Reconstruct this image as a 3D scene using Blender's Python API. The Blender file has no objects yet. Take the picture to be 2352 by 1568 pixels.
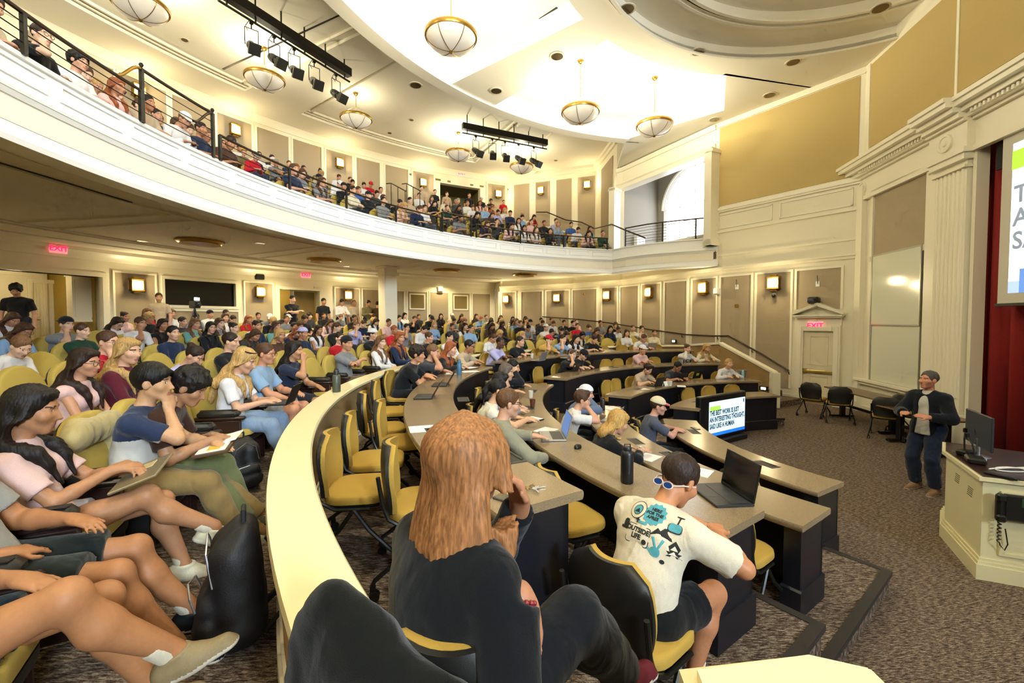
import bpy, math, random
import numpy as np
from mathutils import Vector, Matrix, Euler
from mathutils.bvhtree import BVHTree
random.seed(7)
PI = math.pi
S = bpy.context.scene
COL = S.collection
# ---------------------------------------------------------------- camera model (pixels of a 2352x1568 frame)
FP, PIT, Y0, H = 1000.0, math.radians(1.95), 770.0, 2.42
CX, CY = 6.35, 6.19          # common centre of the curved desks, rows, balcony and rear wall
def ray(px, py):
    x = (px-1176)/FP; y = -(py-Y0)/FP
    c, s = math.cos(PIT), math.sin(PIT)
    return x, c+y*s, -s+y*c
def at_z(px, py, z):
    x, y, w = ray(px, py); t = (z-H)/w
    return x*t, y*t
def at_r(px, py, r):
    """where the sight line through a pixel column meets the circle of radius r round the hall's centre"""
    x, y, w = ray(px, py)
    a = x*x+y*y; b = -2*(x*CX+y*CY); c = CX*CX+CY*CY-r*r
    d = b*b-4*a*c
    if d < 0: return None
    t = (-b+math.sqrt(d))/(2*a)
    return x*t, y*t, H+w*t, t
def at_line(px, py, p, q):
    """sight line through a pixel column meets the vertical plane through plan points p, q"""
    x, y, w = ray(px, py)
    ex, ey = q[0]-p[0], q[1]-p[1]
    den = x*ey-y*ex
    t = (p[0]*ey-p[1]*ex)/den
    return x*t, y*t, H+w*t
def pol(r, deg):
    a = math.radians(deg); return CX+r*math.cos(a), CY+r*math.sin(a)
def ang(x, y): return math.degrees(math.atan2(y-CY, x-CX)) % 360
# ---------------------------------------------------------------- materials
MATS = {}
def lin(c):
    if isinstance(c, str):
        c = tuple(int(c[i:i+2], 16)/255 for i in (0, 2, 4))
    return tuple((v/12.92 if v <= .04045 else ((v+.055)/1.055)**2.4) for v in c[:3])
def newmat(name):
    m = bpy.data.materials.new(name); m.use_nodes = True
    nt = m.node_tree; b = nt.nodes['Principled BSDF']
    return m, nt, b
def nd(nt, typ, **kw):
    n = nt.nodes.new(typ)
    for k, v in kw.items():
        if k in n.inputs: n.inputs[k].default_value = v
        else: setattr(n, k, v)
    return n
def coords(nt, scale=(1, 1, 1), rot=(0, 0, 0), kind='Object'):
    tc = nd(nt, 'ShaderNodeTexCoord'); mp = nd(nt, 'ShaderNodeMapping')
    mp.inputs['Scale'].default_value = scale; mp.inputs['Rotation'].default_value = rot
    nt.links.new(tc.outputs[kind], mp.inputs['Vector']); return mp.outputs['Vector']
def ramp(nt, fac, stops):
    r = nd(nt, 'ShaderNodeValToRGB'); cr = r.color_ramp
    while len(cr.elements) < len(stops): cr.elements.new(.5)
    for e, (p, c) in zip(cr.elements, stops):
        e.position = p; e.color = (*lin(c), 1)
    nt.links.new(fac, r.inputs['Fac']); return r.outputs['Color']
def bump(nt, b, h, strength=.2, dist=.01):
    n = nd(nt, 'ShaderNodeBump', Strength=strength, Distance=dist)
    nt.links.new(h, n.inputs['Height']); nt.links.new(n.outputs['Normal'], b.inputs['Normal'])
def mat(name, col, rough=.6, metal=0., noise=None, var=.0, spec=.5, coat=0., emit=None, estr=0., bmp=.15, stretch=(1, 1, 1)):
    """plain procedural surface: base colour varied by a noise, optional bump"""
    if name in MATS: return MATS[name]
    m, nt, b = newmat(name)
    c = lin(col)
    b.inputs['Base Color'].default_value = (*c, 1); b.inputs['Roughness'].default_value = rough
    b.inputs['Metallic'].default_value = metal; b.inputs['Specular IOR Level'].default_value = spec
    b.inputs['Coat Weight'].default_value = coat
    if noise:
        v = coords(nt, stretch)
        n = nd(nt, 'ShaderNodeTexNoise', Scale=noise, Detail=3.)
        nt.links.new(v, n.inputs['Vector'])
        if var:
            mx = nd(nt, 'ShaderNodeMix', data_type='RGBA')
            mx.inputs[6].default_value = (*[x*(1-var) for x in c], 1); mx.inputs[7].default_value = (*[min(1, x*(1+var)) for x in c], 1)
            nt.links.new(n.outputs['Fac'], mx.inputs[0]); nt.links.new(mx.outputs[2], b.inputs['Base Color'])
        if bmp: bump(nt, b, n.outputs['Fac'], bmp, .004)
    if emit:
        b.inputs['Emission Color'].default_value = (*lin(emit), 1); b.inputs['Emission Strength'].default_value = estr
    MATS[name] = m; return m
def tinted(name, rough=.8, noise=220., bmp=.25, stretch=(1, 1, 1), var=.12, spec=.3, sheen=0., fold=0.):
    """surface whose own colour is the object's colour; fine weave/strand noise"""
    if name in MATS: return MATS[name]
    m, nt, b = newmat(name)
    oi = nd(nt, 'ShaderNodeObjectInfo')
    v = coords(nt, stretch)
    n = nd(nt, 'ShaderNodeTexNoise', Scale=noise, Detail=3.)
    nt.links.new(v, n.inputs['Vector'])
    hs = nd(nt, 'ShaderNodeMix', data_type='RGBA', blend_type='MULTIPLY')
    mr = nd(nt, 'ShaderNodeMapRange'); mr.inputs['From Min'].default_value = .3; mr.inputs['From Max'].default_value = .7
    mr.inputs['To Min'].default_value = 1-var; mr.inputs['To Max'].default_value = 1+var
    nt.links.new(n.outputs['Fac'], mr.inputs['Value'])
    hs.inputs[0].default_value = 1
    nt.links.new(oi.outputs['Color'], hs.inputs[6]); nt.links.new(mr.outputs['Result'], hs.inputs[7])
    nt.links.new(hs.outputs[2], b.inputs['Base Color'])
    b.inputs['Roughness'].default_value = rough; b.inputs['Specular IOR Level'].default_value = spec
    if sheen: b.inputs['Sheen Weight'].default_value = sheen
    if fold:
        n2 = nd(nt, 'ShaderNodeTexNoise', Scale=fold, Detail=2., Distortion=.8)
        nt.links.new(coords(nt, (1, 1, .55)), n2.inputs['Vector'])
        ad = nd(nt, 'ShaderNodeMath', operation='MULTIPLY_ADD'); ad.inputs[1].default_value = .06
        nt.links.new(n.outputs['Fac'], ad.inputs[0]); nt.links.new(n2.outputs['Fac'], ad.inputs[2])
        bump(nt, b, ad.outputs[0], .55, .03)
    elif bmp: bump(nt, b, n.outputs['Fac'], bmp, .003)
    MATS[name] = m; return m
def emis(name, col, strength):
    if name in MATS: return MATS[name]
    m, nt, b = newmat(name)
    b.inputs['Base Color'].default_value = (*lin(col), 1)
    b.inputs['Emission Color'].default_value = (*lin(col), 1); b.inputs['Emission Strength'].default_value = strength
    MATS[name] = m; return m
def carpet_mat():
    m, nt, b = newmat('woven_carpet')
    def streak(rot, sc, scale):
        v = coords(nt, sc, (0, 0, rot)); n = nd(nt, 'ShaderNodeTexNoise', Scale=scale, Detail=2., Roughness=.6)
        nt.links.new(v, n.inputs['Vector']); return n.outputs['Fac']
    a = streak(.62, (1, 5.5, 1), 20.); c = streak(.62+PI/2, (1, 5.5, 1), 20.); f = streak(0, (1, 1, 1), 160.)
    mx = nd(nt, 'ShaderNodeMath', operation='MAXIMUM'); nt.links.new(a, mx.inputs[0]); nt.links.new(c, mx.inputs[1])
    ad = nd(nt, 'ShaderNodeMath', operation='MULTIPLY_ADD'); ad.inputs[1].default_value = .35
    nt.links.new(f, ad.inputs[0]); nt.links.new(mx.outputs[0], ad.inputs[2])
    col = ramp(nt, ad.outputs[0], [(.56, '251c17'), (.69, '56463a'), (.78, '7a6a5a'), (.9, 'a39580')])
    nt.links.new(col, b.inputs['Base Color']); b.inputs['Roughness'].default_value = .95; b.inputs['Specular IOR Level'].default_value = .15
    bump(nt, b, ad.outputs[0], .5, .006)
    MATS['woven_carpet'] = m; return m
def stone_mat():
    m, nt, b = newmat('speckled_counter')
    v = coords(nt); n = nd(nt, 'ShaderNodeTexNoise', Scale=260., Detail=4., Roughness=.75); nt.links.new(v, n.inputs['Vector'])
    col = ramp(nt, n.outputs['Fac'], [(.3, '54432f'), (.45, '806c50'), (.58, '927e60'), (.72, 'ae9c7c')])
    nt.links.new(col, b.inputs['Base Color']); b.inputs['Roughness'].default_value = .22; b.inputs['Specular IOR Level'].default_value = .45
    MATS['speckled_counter'] = m; return m
# ---------------------------------------------------------------- mesh builder
class MB:
    def __init__(s): s.v = []; s.f = []; s.mi = []
    def add(s, vs, fs, mi=0):
        o = len(s.v); s.v += [tuple(p) for p in vs]; s.f += [tuple(i+o for i in f) for f in fs]; s.mi += [mi]*len(fs); return s
    def box(s, x0, x1, y0, y1, z0, z1, mi=0, M=None):
        vs = [(x0, y0, z0), (x1, y0, z0), (x1, y1, z0), (x0, y1, z0), (x0, y0, z1), (x1, y0, z1), (x1, y1, z1), (x0, y1, z1)]
        if M is not None: vs = [M @ Vector(p) for p in vs]
        return s.add(vs, [(0, 3, 2, 1), (4, 5, 6, 7), (0, 1, 5, 4), (1, 2, 6, 5), (2, 3, 7, 6), (3, 0, 4, 7)], mi)
    def rbox(s, x0, x1, y0, y1, z0, z1, r=.01, mi=0, M=None):
        """box with chamfered edges"""
        vs = []; idx = {}
        for i, (x, dx) in enumerate(((x0, r), (x1, -r))):
            for j, (y, dy) in enumerate(((y0, r), (y1, -r))):
                for k, (z, dz) in enumerate(((z0, r), (z1, -r))):
                    for a, p in enumerate(((x, y+dy, z+dz), (x+dx, y, z+dz), (x+dx, y+dy, z))):
                        idx[i, j, k, a] = len(vs); vs.append(p)
        g = lambda *k: idx[k]
        fs = []
        for i in (0, 1): fs.append([g(i, 0, 0, 0), g(i, 1, 0, 0), g(i, 1, 1, 0), g(i, 0, 1, 0)][::1 if i else -1])
        for j in (0, 1): fs.append([g(0, j, 0, 1), g(1, j, 0, 1), g(1, j, 1, 1), g(0, j, 1, 1)][::-1 if j else 1])
        for k in (0, 1): fs.append([g(0, 0, k, 2), g(1, 0, k, 2), g(1, 1, k, 2), g(0, 1, k, 2)][::1 if k else -1])
        for j in (0, 1):
            for k in (0, 1): fs.append([g(0, j, k, 1), g(1, j, k, 1), g(1, j, k, 2), g(0, j, k, 2)][::1 if (j == k) == 0 else -1])
        for i in (0, 1):
            for k in (0, 1): fs.append([g(i, 0, k, 0), g(i, 1, k, 0), g(i, 1, k, 2), g(i, 0, k, 2)][::-1 if (i == k) == 0 else 1])
        for i in (0, 1):
            for j in (0, 1): fs.append([g(i, j, 0, 0), g(i, j, 1, 0), g(i, j, 1, 1), g(i, j, 0, 1)][::1 if (i == j) == 0 else -1])
        for i in (0, 1):
            for j in (0, 1):
                for k in (0, 1): fs.append([g(i, j, k, 0), g(i, j, k, 1), g(i, j, k, 2)][::1 if (i+j+k) % 2 else -1])
        if M is not None: vs = [M @ Vector(p) for p in vs]
        return s.add(vs, fs, mi)
    def tube(s, pts, r, n=8, mi=0, cap=True, closed=False):
        pts = [Vector(p) for p in pts]; rr = r if hasattr(r, '__len__') else [r]*len(pts)
        vs = []; N = len(pts); u = None
        for i, p in enumerate(pts):
            a = pts[i-1] if (i > 0 or closed) else p; b = pts[(i+1) % N] if (i < N-1 or closed) else p
            t = (b-a).normalized()
            if u is None:
                u = t.cross(Vector((0, 0, 1)))
                if u.length < .1: u = t.cross(Vector((1, 0, 0)))
            u = (u-t*u.dot(t)).normalized(); w = t.cross(u)
            for k in range(n):
                th = 2*PI*k/n; vs.append(p+(u*math.cos(th)+w*math.sin(th))*rr[i])
        fs = []
        for i in range(N if closed else N-1):
            j = (i+1) % N
            for k in range(n): fs.append((i*n+k, i*n+(k+1) % n, j*n+(k+1) % n, j*n+k))
        if cap and not closed: fs += [tuple(range(n))[::-1], tuple((N-1)*n+k for k in range(n))]
        return s.add(vs, fs, mi)
    def lathe(s, prof, n=24, mi=0, M=None):
        vs = []
        for r, z in prof:
            for k in range(n): th = 2*PI*k/n; vs.append((r*math.cos(th), r*math.sin(th), z))
        fs = []
        for i in range(len(prof)-1):
            for k in range(n): fs.append((i*n+k, i*n+(k+1) % n, (i+1)*n+(k+1) % n, (i+1)*n+k))
        if prof[0][0] > 1e-5: fs.append(tuple(range(n))[::-1])
        if prof[-1][0] > 1e-5: fs.append(tuple((len(prof)-1)*n+k for k in range(n)))
        if M is not None: vs = [M @ Vector(p) for p in vs]
        return s.add(vs, fs, mi)
    def prism(s, poly, z0, z1, mi=0, M=None):
        n = len(poly); vs = [(x, y, z0) for x, y in poly]+[(x, y, z1) for x, y in poly]
        fs = [tuple(range(n))[::-1], tuple(range(n, 2*n))]+[(i, (i+1) % n, n+(i+1) % n, n+i) for i in range(n)]
        if M is not None: vs = [M @ Vector(p) for p in vs]
        return s.add(vs, fs, mi)
    def arc(s, prof, a0, a1, n=None, mi=0, closed=True, cap=True):
        """sweep a profile of (r, z) points round the hall's centre from a0 to a1 degrees"""
        n = n or max(2, int(abs(a1-a0)/1.5)); m = len(prof); vs = []
        for i in range(n+1):
            a = a0+(a1-a0)*i/n
            for r, z in prof: x, y = pol(r, a); vs.append((x, y, z))
        fs = []
        for i in range(n):
            for k in range(m if closed else m-1):
                fs.append((i*m+k, i*m+(k+1) % m, (i+1)*m+(k+1) % m, (i+1)*m+k))
        if cap and closed: fs += [tuple(range(m)), tuple(n*m+k for k in range(m))[::-1]]
        return s.add(vs, fs, mi)
    def sweep(s, pts, prof, mi=0, cap=True):
        """sweep a closed profile (offset to the left of travel, z) along a plan polyline, mitred"""
        P = [Vector((p[0], p[1])) for p in pts]; m = len(prof); vs = []
        for i, p in enumerate(P):
            d0 = (P[i]-P[i-1]).normalized() if i else None; d1 = (P[i+1]-P[i]).normalized() if i < len(P)-1 else None
            d0 = d0 or d1; d1 = d1 or d0
            n0 = Vector((-d0.y, d0.x)); n1 = Vector((-d1.y, d1.x)); nn = (n0+n1).normalized(); k = 1/max(.3, nn.dot(n0))
            for o, z in prof: q = p+nn*(o*k); vs.append((q.x, q.y, z))
        fs = []
        for i in range(len(P)-1):
            for k in range(m): fs.append((i*m+k, (i+1)*m+k, (i+1)*m+(k+1) % m, i*m+(k+1) % m))
        if cap: fs += [tuple(range(m))[::-1], tuple((len(P)-1)*m+k for k in range(m))]
        return s.add(vs, fs, mi)
    def mesh(s, name, mats, smooth=None):
        me = bpy.data.meshes.new(name); me.from_pydata(s.v, [], s.f); me.update()
        for m in (mats if isinstance(mats, (list, tuple)) else [mats]): me.materials.append(m)
        if any(s.mi): me.polygons.foreach_set('material_index', s.mi)
        import bmesh
        bm = bmesh.new(); bm.from_mesh(me); bmesh.ops.recalc_face_normals(bm, faces=bm.faces); bm.to_mesh(me); bm.free()
        if smooth is not None:
            me.polygons.foreach_set('use_smooth', [True]*len(me.polygons))
            me.set_sharp_from_angle(angle=math.radians(smooth))
        return me
    def build(s, name, mats, parent=None, smooth=None, loc=None, rot=None):
        return link(name, s.mesh(name, mats, smooth), parent, loc, rot)
def link(name, me, parent=None, loc=None, rot=None, color=None):
    o = bpy.data.objects.new(name, me); COL.objects.link(o)
    if parent is not None: o.parent = parent
    if loc is not None: o.location = loc
    if rot is not None: o.rotation_euler = rot if hasattr(rot, '__len__') else (0, 0, rot)
    if color is not None: o.color = (*lin(color), 1)
    return o
def tag(o, label, cat, group=None):
    o['label'] = label; o['category'] = cat
    if group: o['group'] = group
    return o
def struct(o): o['kind'] = 'structure'; return o
def thing(name, label, cat, loc=(0, 0, 0), rot=0, group=None):
    o = bpy.data.objects.new(name, None); COL.objects.link(o); o.location = loc
    o.rotation_euler = rot if hasattr(rot, '__len__') else (0, 0, rot); o.empty_display_size = .1
    return tag(o, label, cat, group)
def dup(root, loc, rot, label=None, group=None, color=None):
    r = root.copy(); COL.objects.link(r); r.location = loc
    r.rotation_euler = rot if hasattr(rot, '__len__') else (0, 0, rot)
    if label: r['label'] = label
    if group: r['group'] = group
    for ch in root.children:
        c = ch.copy(); COL.objects.link(c); c.parent = r
        for g in ch.children:
            d = g.copy(); COL.objects.link(d); d.parent = c
    return r
def text_mesh(txt, size, depth=.002, align='LEFT', bold=0.0, name='lettering', space=1.0):
    cu = bpy.data.curves.new(name, 'FONT'); cu.body = txt; cu.size = size; cu.extrude = depth; cu.align_x = align; cu.align_y = 'CENTER'
    cu.offset = bold; cu.space_line = space; cu.resolution_u = 3
    o = bpy.data.objects.new(name, cu); COL.objects.link(o)
    dg = bpy.context.evaluated_depsgraph_get()
    me = bpy.data.meshes.new_from_object(o.evaluated_get(dg)); me.name = name
    bpy.data.objects.remove(o); bpy.data.curves.remove(cu)
    return me
# ---------------------------------------------------------------- smooth bodies: blended signed-distance solids meshed into one continuous surface
def V3(*a): return np.array(a, np.float64)
def unit(v): return v/(np.linalg.norm(v)+1e-9)
def rotm(ax, deg):
    a = math.radians(deg); c, s = math.cos(a), math.sin(a)
    return {'x': np.array([[1, 0, 0], [0, c, -s], [0, s, c]]), 'y': np.array([[c, 0, s], [0, 1, 0], [-s, 0, c]]), 'z': np.array([[c, -s, 0], [s, c, 0], [0, 0, 1]])}[ax]
def RC(a, b, ra, rb, k=.02, ax=None, sq=1., clip=None):
    """tapered capsule a-b; ax/sq: squash the section along ax; clip: list of (point, outward normal)"""
    return ('rc', np.asarray(a, float), np.asarray(b, float), ra, rb, k, None if ax is None else unit(np.asarray(ax, float)), sq, clip or [])
def EL(c, R, rad, k=.02, clip=None):
    R = np.asarray(R, float); R = R/np.cbrt(abs(np.linalg.det(R)))**2
    return ('el', np.asarray(c, float), np.asarray(R, float), np.asarray(rad, float), k, clip or [])
def prim_d(pr, P):
    if pr[0] == 'rc':
        _, a, b, ra, rb, k, ax, sq, clip = pr
        ab = b-a; L = ab@ab+1e-12
        t = np.clip(((P-a)@ab)/L, 0, 1); q = P-(a+t[:, None]*ab)
        if ax is not None:
            c = q@ax; q = q-ax*(c*(1-1/sq))[:, None]
        d = np.sqrt((q*q).sum(1))-(ra+(rb-ra)*t)
        if ax is not None: d = d*min(1., .5+.5*sq)
    else:
        _, c, R, rad, k, clip = pr
        q = (P-c)@R; n = np.sqrt(((q/rad)**2).sum(1)); g = np.sqrt(((q/rad**2)**2).sum(1))+1e-9
        d = n*(n-1)/g
    for p0, n0 in clip: d = np.maximum(d, (P-p0)@n0)
    return d
def field(prims, P, subs=(), post=None):
    D = np.full(len(P), 9.)
    for pr in prims:
        d = prim_d(pr, P); k = pr[5] if pr[0] == 'rc' else pr[4]
        h = np.maximum(k-np.abs(D-d), 0)/k
        D = np.minimum(D, d)-h*h*k*.25
    for pr in subs:
        d = -prim_d(pr, P); k = pr[5] if pr[0] == 'rc' else pr[4]
        h = np.maximum(k-np.abs(D-d), 0)/k
        D = np.maximum(D, d)+h*h*k*.25
    if post is not None: D = post(P, D)
    return D
def bounds(prims):
    lo, hi = [], []
    for p in prims:
        if p[0] == 'rc':
            for q, r in ((p[1], p[3]), (p[2], p[4])):
                r = r*max(1, p[7]); lo.append(q-r); hi.append(q+r)
        else: lo.append(p[1]-p[3].max()); hi.append(p[1]+p[3].max())
    return np.min(lo, 0)-.03, np.max(hi, 0)+.03
def solid(prims, h, subs=(), post=None):
    """surface nets on a sparse grid -> verts (N,3), quads (M,4)"""
    lo, hi = bounds(prims); C = 4
    nc = np.ceil((hi-lo)/(h*C)).astype(int)+1; n = nc*C
    g = [lo[i]+(np.arange(nc[i])+.5)*h*C-.5*h for i in range(3)]
    cc = np.stack(np.meshgrid(*g, indexing='ij'), -1).reshape(-1, 3)
    dc = field(prims, cc, subs, post)
    near = np.abs(dc) < h*C*1.25+.012
    Vv = np.where(dc > 0, 1., -1.).astype(np.float32).reshape(nc)
    Vv = np.repeat(np.repeat(np.repeat(Vv, C, 0), C, 1), C, 2)
    ci = np.argwhere(near.reshape(nc))
    off = np.stack(np.meshgrid(*[np.arange(C)]*3, indexing='ij'), -1).reshape(-1, 3)
    ii = (ci[:, None, :]*C+off[None]).reshape(-1, 3)
    Vv[ii[:, 0], ii[:, 1], ii[:, 2]] = field(prims, lo+ii*h, subs, post)
    s = Vv < 0
    e = np.zeros(tuple(np.array(s.shape)-1), np.uint8)
    for dx in (0, 1):
        for dy in (0, 1):
            for dz in (0, 1): e += s[dx:s.shape[0]-1+dx, dy:s.shape[1]-1+dy, dz:s.shape[2]-1+dz]
    cell = np.argwhere((e > 0) & (e < 8))
    idx = np.full(e.shape, -1, np.int64); idx[cell[:, 0], cell[:, 1], cell[:, 2]] = np.arange(len(cell))
    acc = np.zeros((len(cell), 3)); cnt = np.zeros(len(cell))
    cr = [(a, b) for a in np.ndindex(2, 2, 2) for b in np.ndindex(2, 2, 2) if sum(b)-sum(a) == 1 and all(y >= x for x, y in zip(a, b))]
    for a, b in cr:
        va = Vv[cell[:, 0]+a[0], cell[:, 1]+a[1], cell[:, 2]+a[2]]; vb = Vv[cell[:, 0]+b[0], cell[:, 1]+b[1], cell[:, 2]+b[2]]
        m = (va < 0) != (vb < 0); t = np.where(m, va/(va-vb+1e-12), 0)
        acc += np.where(m[:, None], np.array(a)+t[:, None]*(np.array(b)-np.array(a)), 0); cnt += m
    vs = lo+(cell+acc/np.maximum(cnt, 1)[:, None])*h
    quads = []
    for ax in range(3):
        u, w = [(1, 2), (2, 0), (0, 1)][ax]
        sl0 = [slice(None)]*3; sl1 = [slice(None)]*3; sl0[ax] = slice(0, -1); sl1[ax] = slice(1, None)
        A = s[tuple(sl0)]; B = s[tuple(sl1)]
        ed = np.argwhere(A != B)
        ok = (ed[:, u] > 0) & (ed[:, w] > 0) & (ed[:, u] < s.shape[u]-1) & (ed[:, w] < s.shape[w]-1); ed = ed[ok]
        eu = np.zeros(3, int); eu[u] = 1; ew = np.zeros(3, int); ew[w] = 1
        q = [idx[tuple((ed-d).T)] for d in (eu+ew, ew, 0*eu, eu)]
        q = np.stack(q, 1); fl = A[tuple(ed.T)]
        q[~fl] = q[~fl][:, ::-1]
        quads.append(q[(q >= 0).all(1)])
    return vs, np.concatenate(quads)
def solid_mesh(name, prims, h, mats, subs=(), post=None, mi=None, smooth_it=1):
    vs, qs = solid(prims, h, subs, post)
    for _ in range(smooth_it):         # light relaxation
        a = np.zeros_like(vs); c = np.zeros(len(vs))
        for i in range(4):
            np.add.at(a, qs[:, i], vs[qs[:, (i+1) % 4]]); np.add.at(c, qs[:, i], 1)
        vs = vs*.5+.5*a/np.maximum(c, 1)[:, None]
    me = bpy.data.meshes.new(name)
    me.vertices.add(len(vs)); me.vertices.foreach_set('co', vs.astype(np.float32).ravel())
    me.loops.add(len(qs)*4); me.loops.foreach_set('vertex_index', qs.astype(np.int32).ravel())
    me.polygons.add(len(qs)); me.polygons.foreach_set('loop_start', np.arange(0, len(qs)*4, 4, dtype=np.int32))
    for m in (mats if isinstance(mats, (list, tuple)) else [mats]): me.materials.append(m)
    if mi is not None:
        cen = vs[qs].mean(1); me.polygons.foreach_set('material_index', mi(cen).astype(np.int32))
    me.update(calc_edges=True); me.polygons.foreach_set('use_smooth', np.ones(len(qs), bool))
    return me
def wob(P, f, ph=0.):
    x, y, z = P[:, 0]*f+ph, P[:, 1]*f+ph*1.7, P[:, 2]*f-ph
    return (np.sin(x+1.7*np.sin(y*.9))*np.sin(y*1.1+1.3*np.sin(z))*np.sin(z*.8+np.sin(x*1.3+.5)))
# ---------------------------------------------------------------- skeleton
def two_bone(a, t, l1, l2, pole):
    d = t-a; L = np.linalg.norm(d); L = min(max(L, abs(l1-l2)+.01), (l1+l2)*.999); u = unit(d)
    x = (l1*l1-l2*l2+L*L)/(2*L); hgt = math.sqrt(max(l1*l1-x*x, 0))
    pv = np.asarray(pole, float); pv = unit(pv-u*(pv@u))
    return a+u*x+pv*hgt, a+u*L
DEF = dict(hip=.51, hy=0., lean=-6, bend=10, side=0, twist=0, yaw=0, pitch=8, tilt=0, fem=0, bulk=1.,
           hr=(.12, .30, .66), hl=(-.12, .30, .66), er=(.6, -.5, -.6), el=(-.6, -.5, -.6), fr=(.13, .46, .07), fl=(-.13, .46, .07),
           kr=(.15, 1, .6), kl=(-.15, 1, .6), toe_r=None, toe_l=None, nr=None, nl=None, curl=.5, fing=True,
           sleeve=.72, hem=None, pants=1.95, hair='short', neck=0, th=.45, sh=.43)
def skel(sp):
    s = dict(DEF); s.update(sp); J = {'s': s}
    R0 = rotm('z', s['twist']*.3)@rotm('y', s['side'])@rotm('x', -s['lean'])
    R1 = rotm('z', s['twist'])@rotm('y', s['side']*1.3)@rotm('x', -(s['lean']+s['bend']))
    R2 = rotm('z', s['twist'])@rotm('y', s['side']*1.3)@rotm('x', -(s['lean']+s['bend']*1.9))
    p = V3(0, s['hy'], s['hip']); J['pel'] = p
    J['waist'] = p+R0@V3(0, 0, .16); J['chest'] = J['waist']+R1@V3(0, .0, .17); J['nb'] = J['chest']+R2@V3(0, -.01, .165)
    J['R0'], J['R1'], J['R2'] = R0, R1, R2
    sw = .156 if s['fem'] else .176
    J['hr'], J['hl'] = p+V3(.092, 0, 0), p+V3(-.092, 0, 0)
    J['sr'], J['sl'] = J['chest']+R2@V3(sw, -.005, .092), J['chest']+R2@V3(-sw, -.005, .092)
    Rh = 1.07*rotm('z', s['yaw'])@rotm('y', s['tilt'])@rotm('x', -s['pitch']); J['Rh'] = Rh
    nk = unit(R2@V3(0, .25, 1)+Rh@V3(0, 0, .6))
    J['hb'] = J['nb']+nk*.085; J['head'] = J['hb']+Rh@V3(0, .014, .092)
    for c in 'rl':
        J['e'+c], J['w'+c] = two_bone(J['s'+c], np.asarray(s['h'+c], float), .285, .25, s['e'+c])
        J['k'+c], J['a'+c] = two_bone(J['h'+c], np.asarray(s['f'+c], float), s['th'], s['sh'], np.asarray(s['k'+c], float))
        J['hd'+c] = unit(np.asarray(s['n'+c], float)) if s['n'+c] is not None else unit(unit(J['w'+c]-J['e'+c])+V3(-.25 if c == 'r' else .25, .1, -.15))
        J['t'+c] = unit(np.asarray(s['toe_'+c], float)) if s['toe_'+c] is not None else unit(V3(.12 if c == 'r' else -.12, 1, -.12))
    return J
def hand(J, c, fing, curl):
    w, e = J['w'+c], J['e'+c]; d = J['hd'+c]; sg = 1 if c == 'r' else -1
    pn = J['s'].get('palm_'+c); up = unit(np.asarray(pn, float)) if pn is not None else V3(0, .25, 1)   # back of the hand
    up = unit(up-d*(up@d)); side = np.cross(up, d)*sg     # towards the thumb
    side = -side
    pm = w+d*.085
    out = [RC(w-d*.01, w+d*.03, .026, .03, .02, up, .75), RC(w+d*.03+side*.012, pm+side*.02, .03, .024, .02, up, .55), RC(w+d*.03-side*.014, pm-side*.022, .028, .022, .02, up, .55)]
    if not fing:
        out += [RC(pm, pm+d*.05-up*.03*curl, .026, .02, .02, up, .7), RC(pm+d*.05-up*.03*curl, pm+d*.05-up*.06*curl-d*.02*curl, .02, .016, .02, up, .7)]
    else:
        for i, (o, L, r) in enumerate(((.030, .072, .0088), (.010, .082, .0092), (-.010, .076, .0088), (-.029, .060, .0078))):
            b = pm+side*o-d*.004*abs(i-1); cv = curl*(1+.12*i); dirs = []
            for kx in (.35, .8, 1.15): a = cv*kx; dirs.append(unit(d*math.cos(a)-up*math.sin(a)+side*o*(.9-curl)))
            p1 = b+dirs[0]*L*.46; p2 = p1+dirs[1]*L*.32; p3 = p2+dirs[2]*L*.24
            out += [RC(b-d*.02, p1, r*1.12, r, .006), RC(p1, p2, r, r*.93, .003), RC(p2, p3, r*.93, r*.78, .003)]
    tb = w+d*.032+side*.028; t1 = tb+unit(d*.7+side*.75-up*.25)*.042; t2 = t1+unit(d*.95+side*.25-up*.3*curl)*.034
    out += [RC(w+d*.018+side*.012, tb, .02, .016, .015), RC(tb, t1, .0145, .0115, .008), RC(t1, t2, .0115, .009, .004)]
    return out
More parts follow.
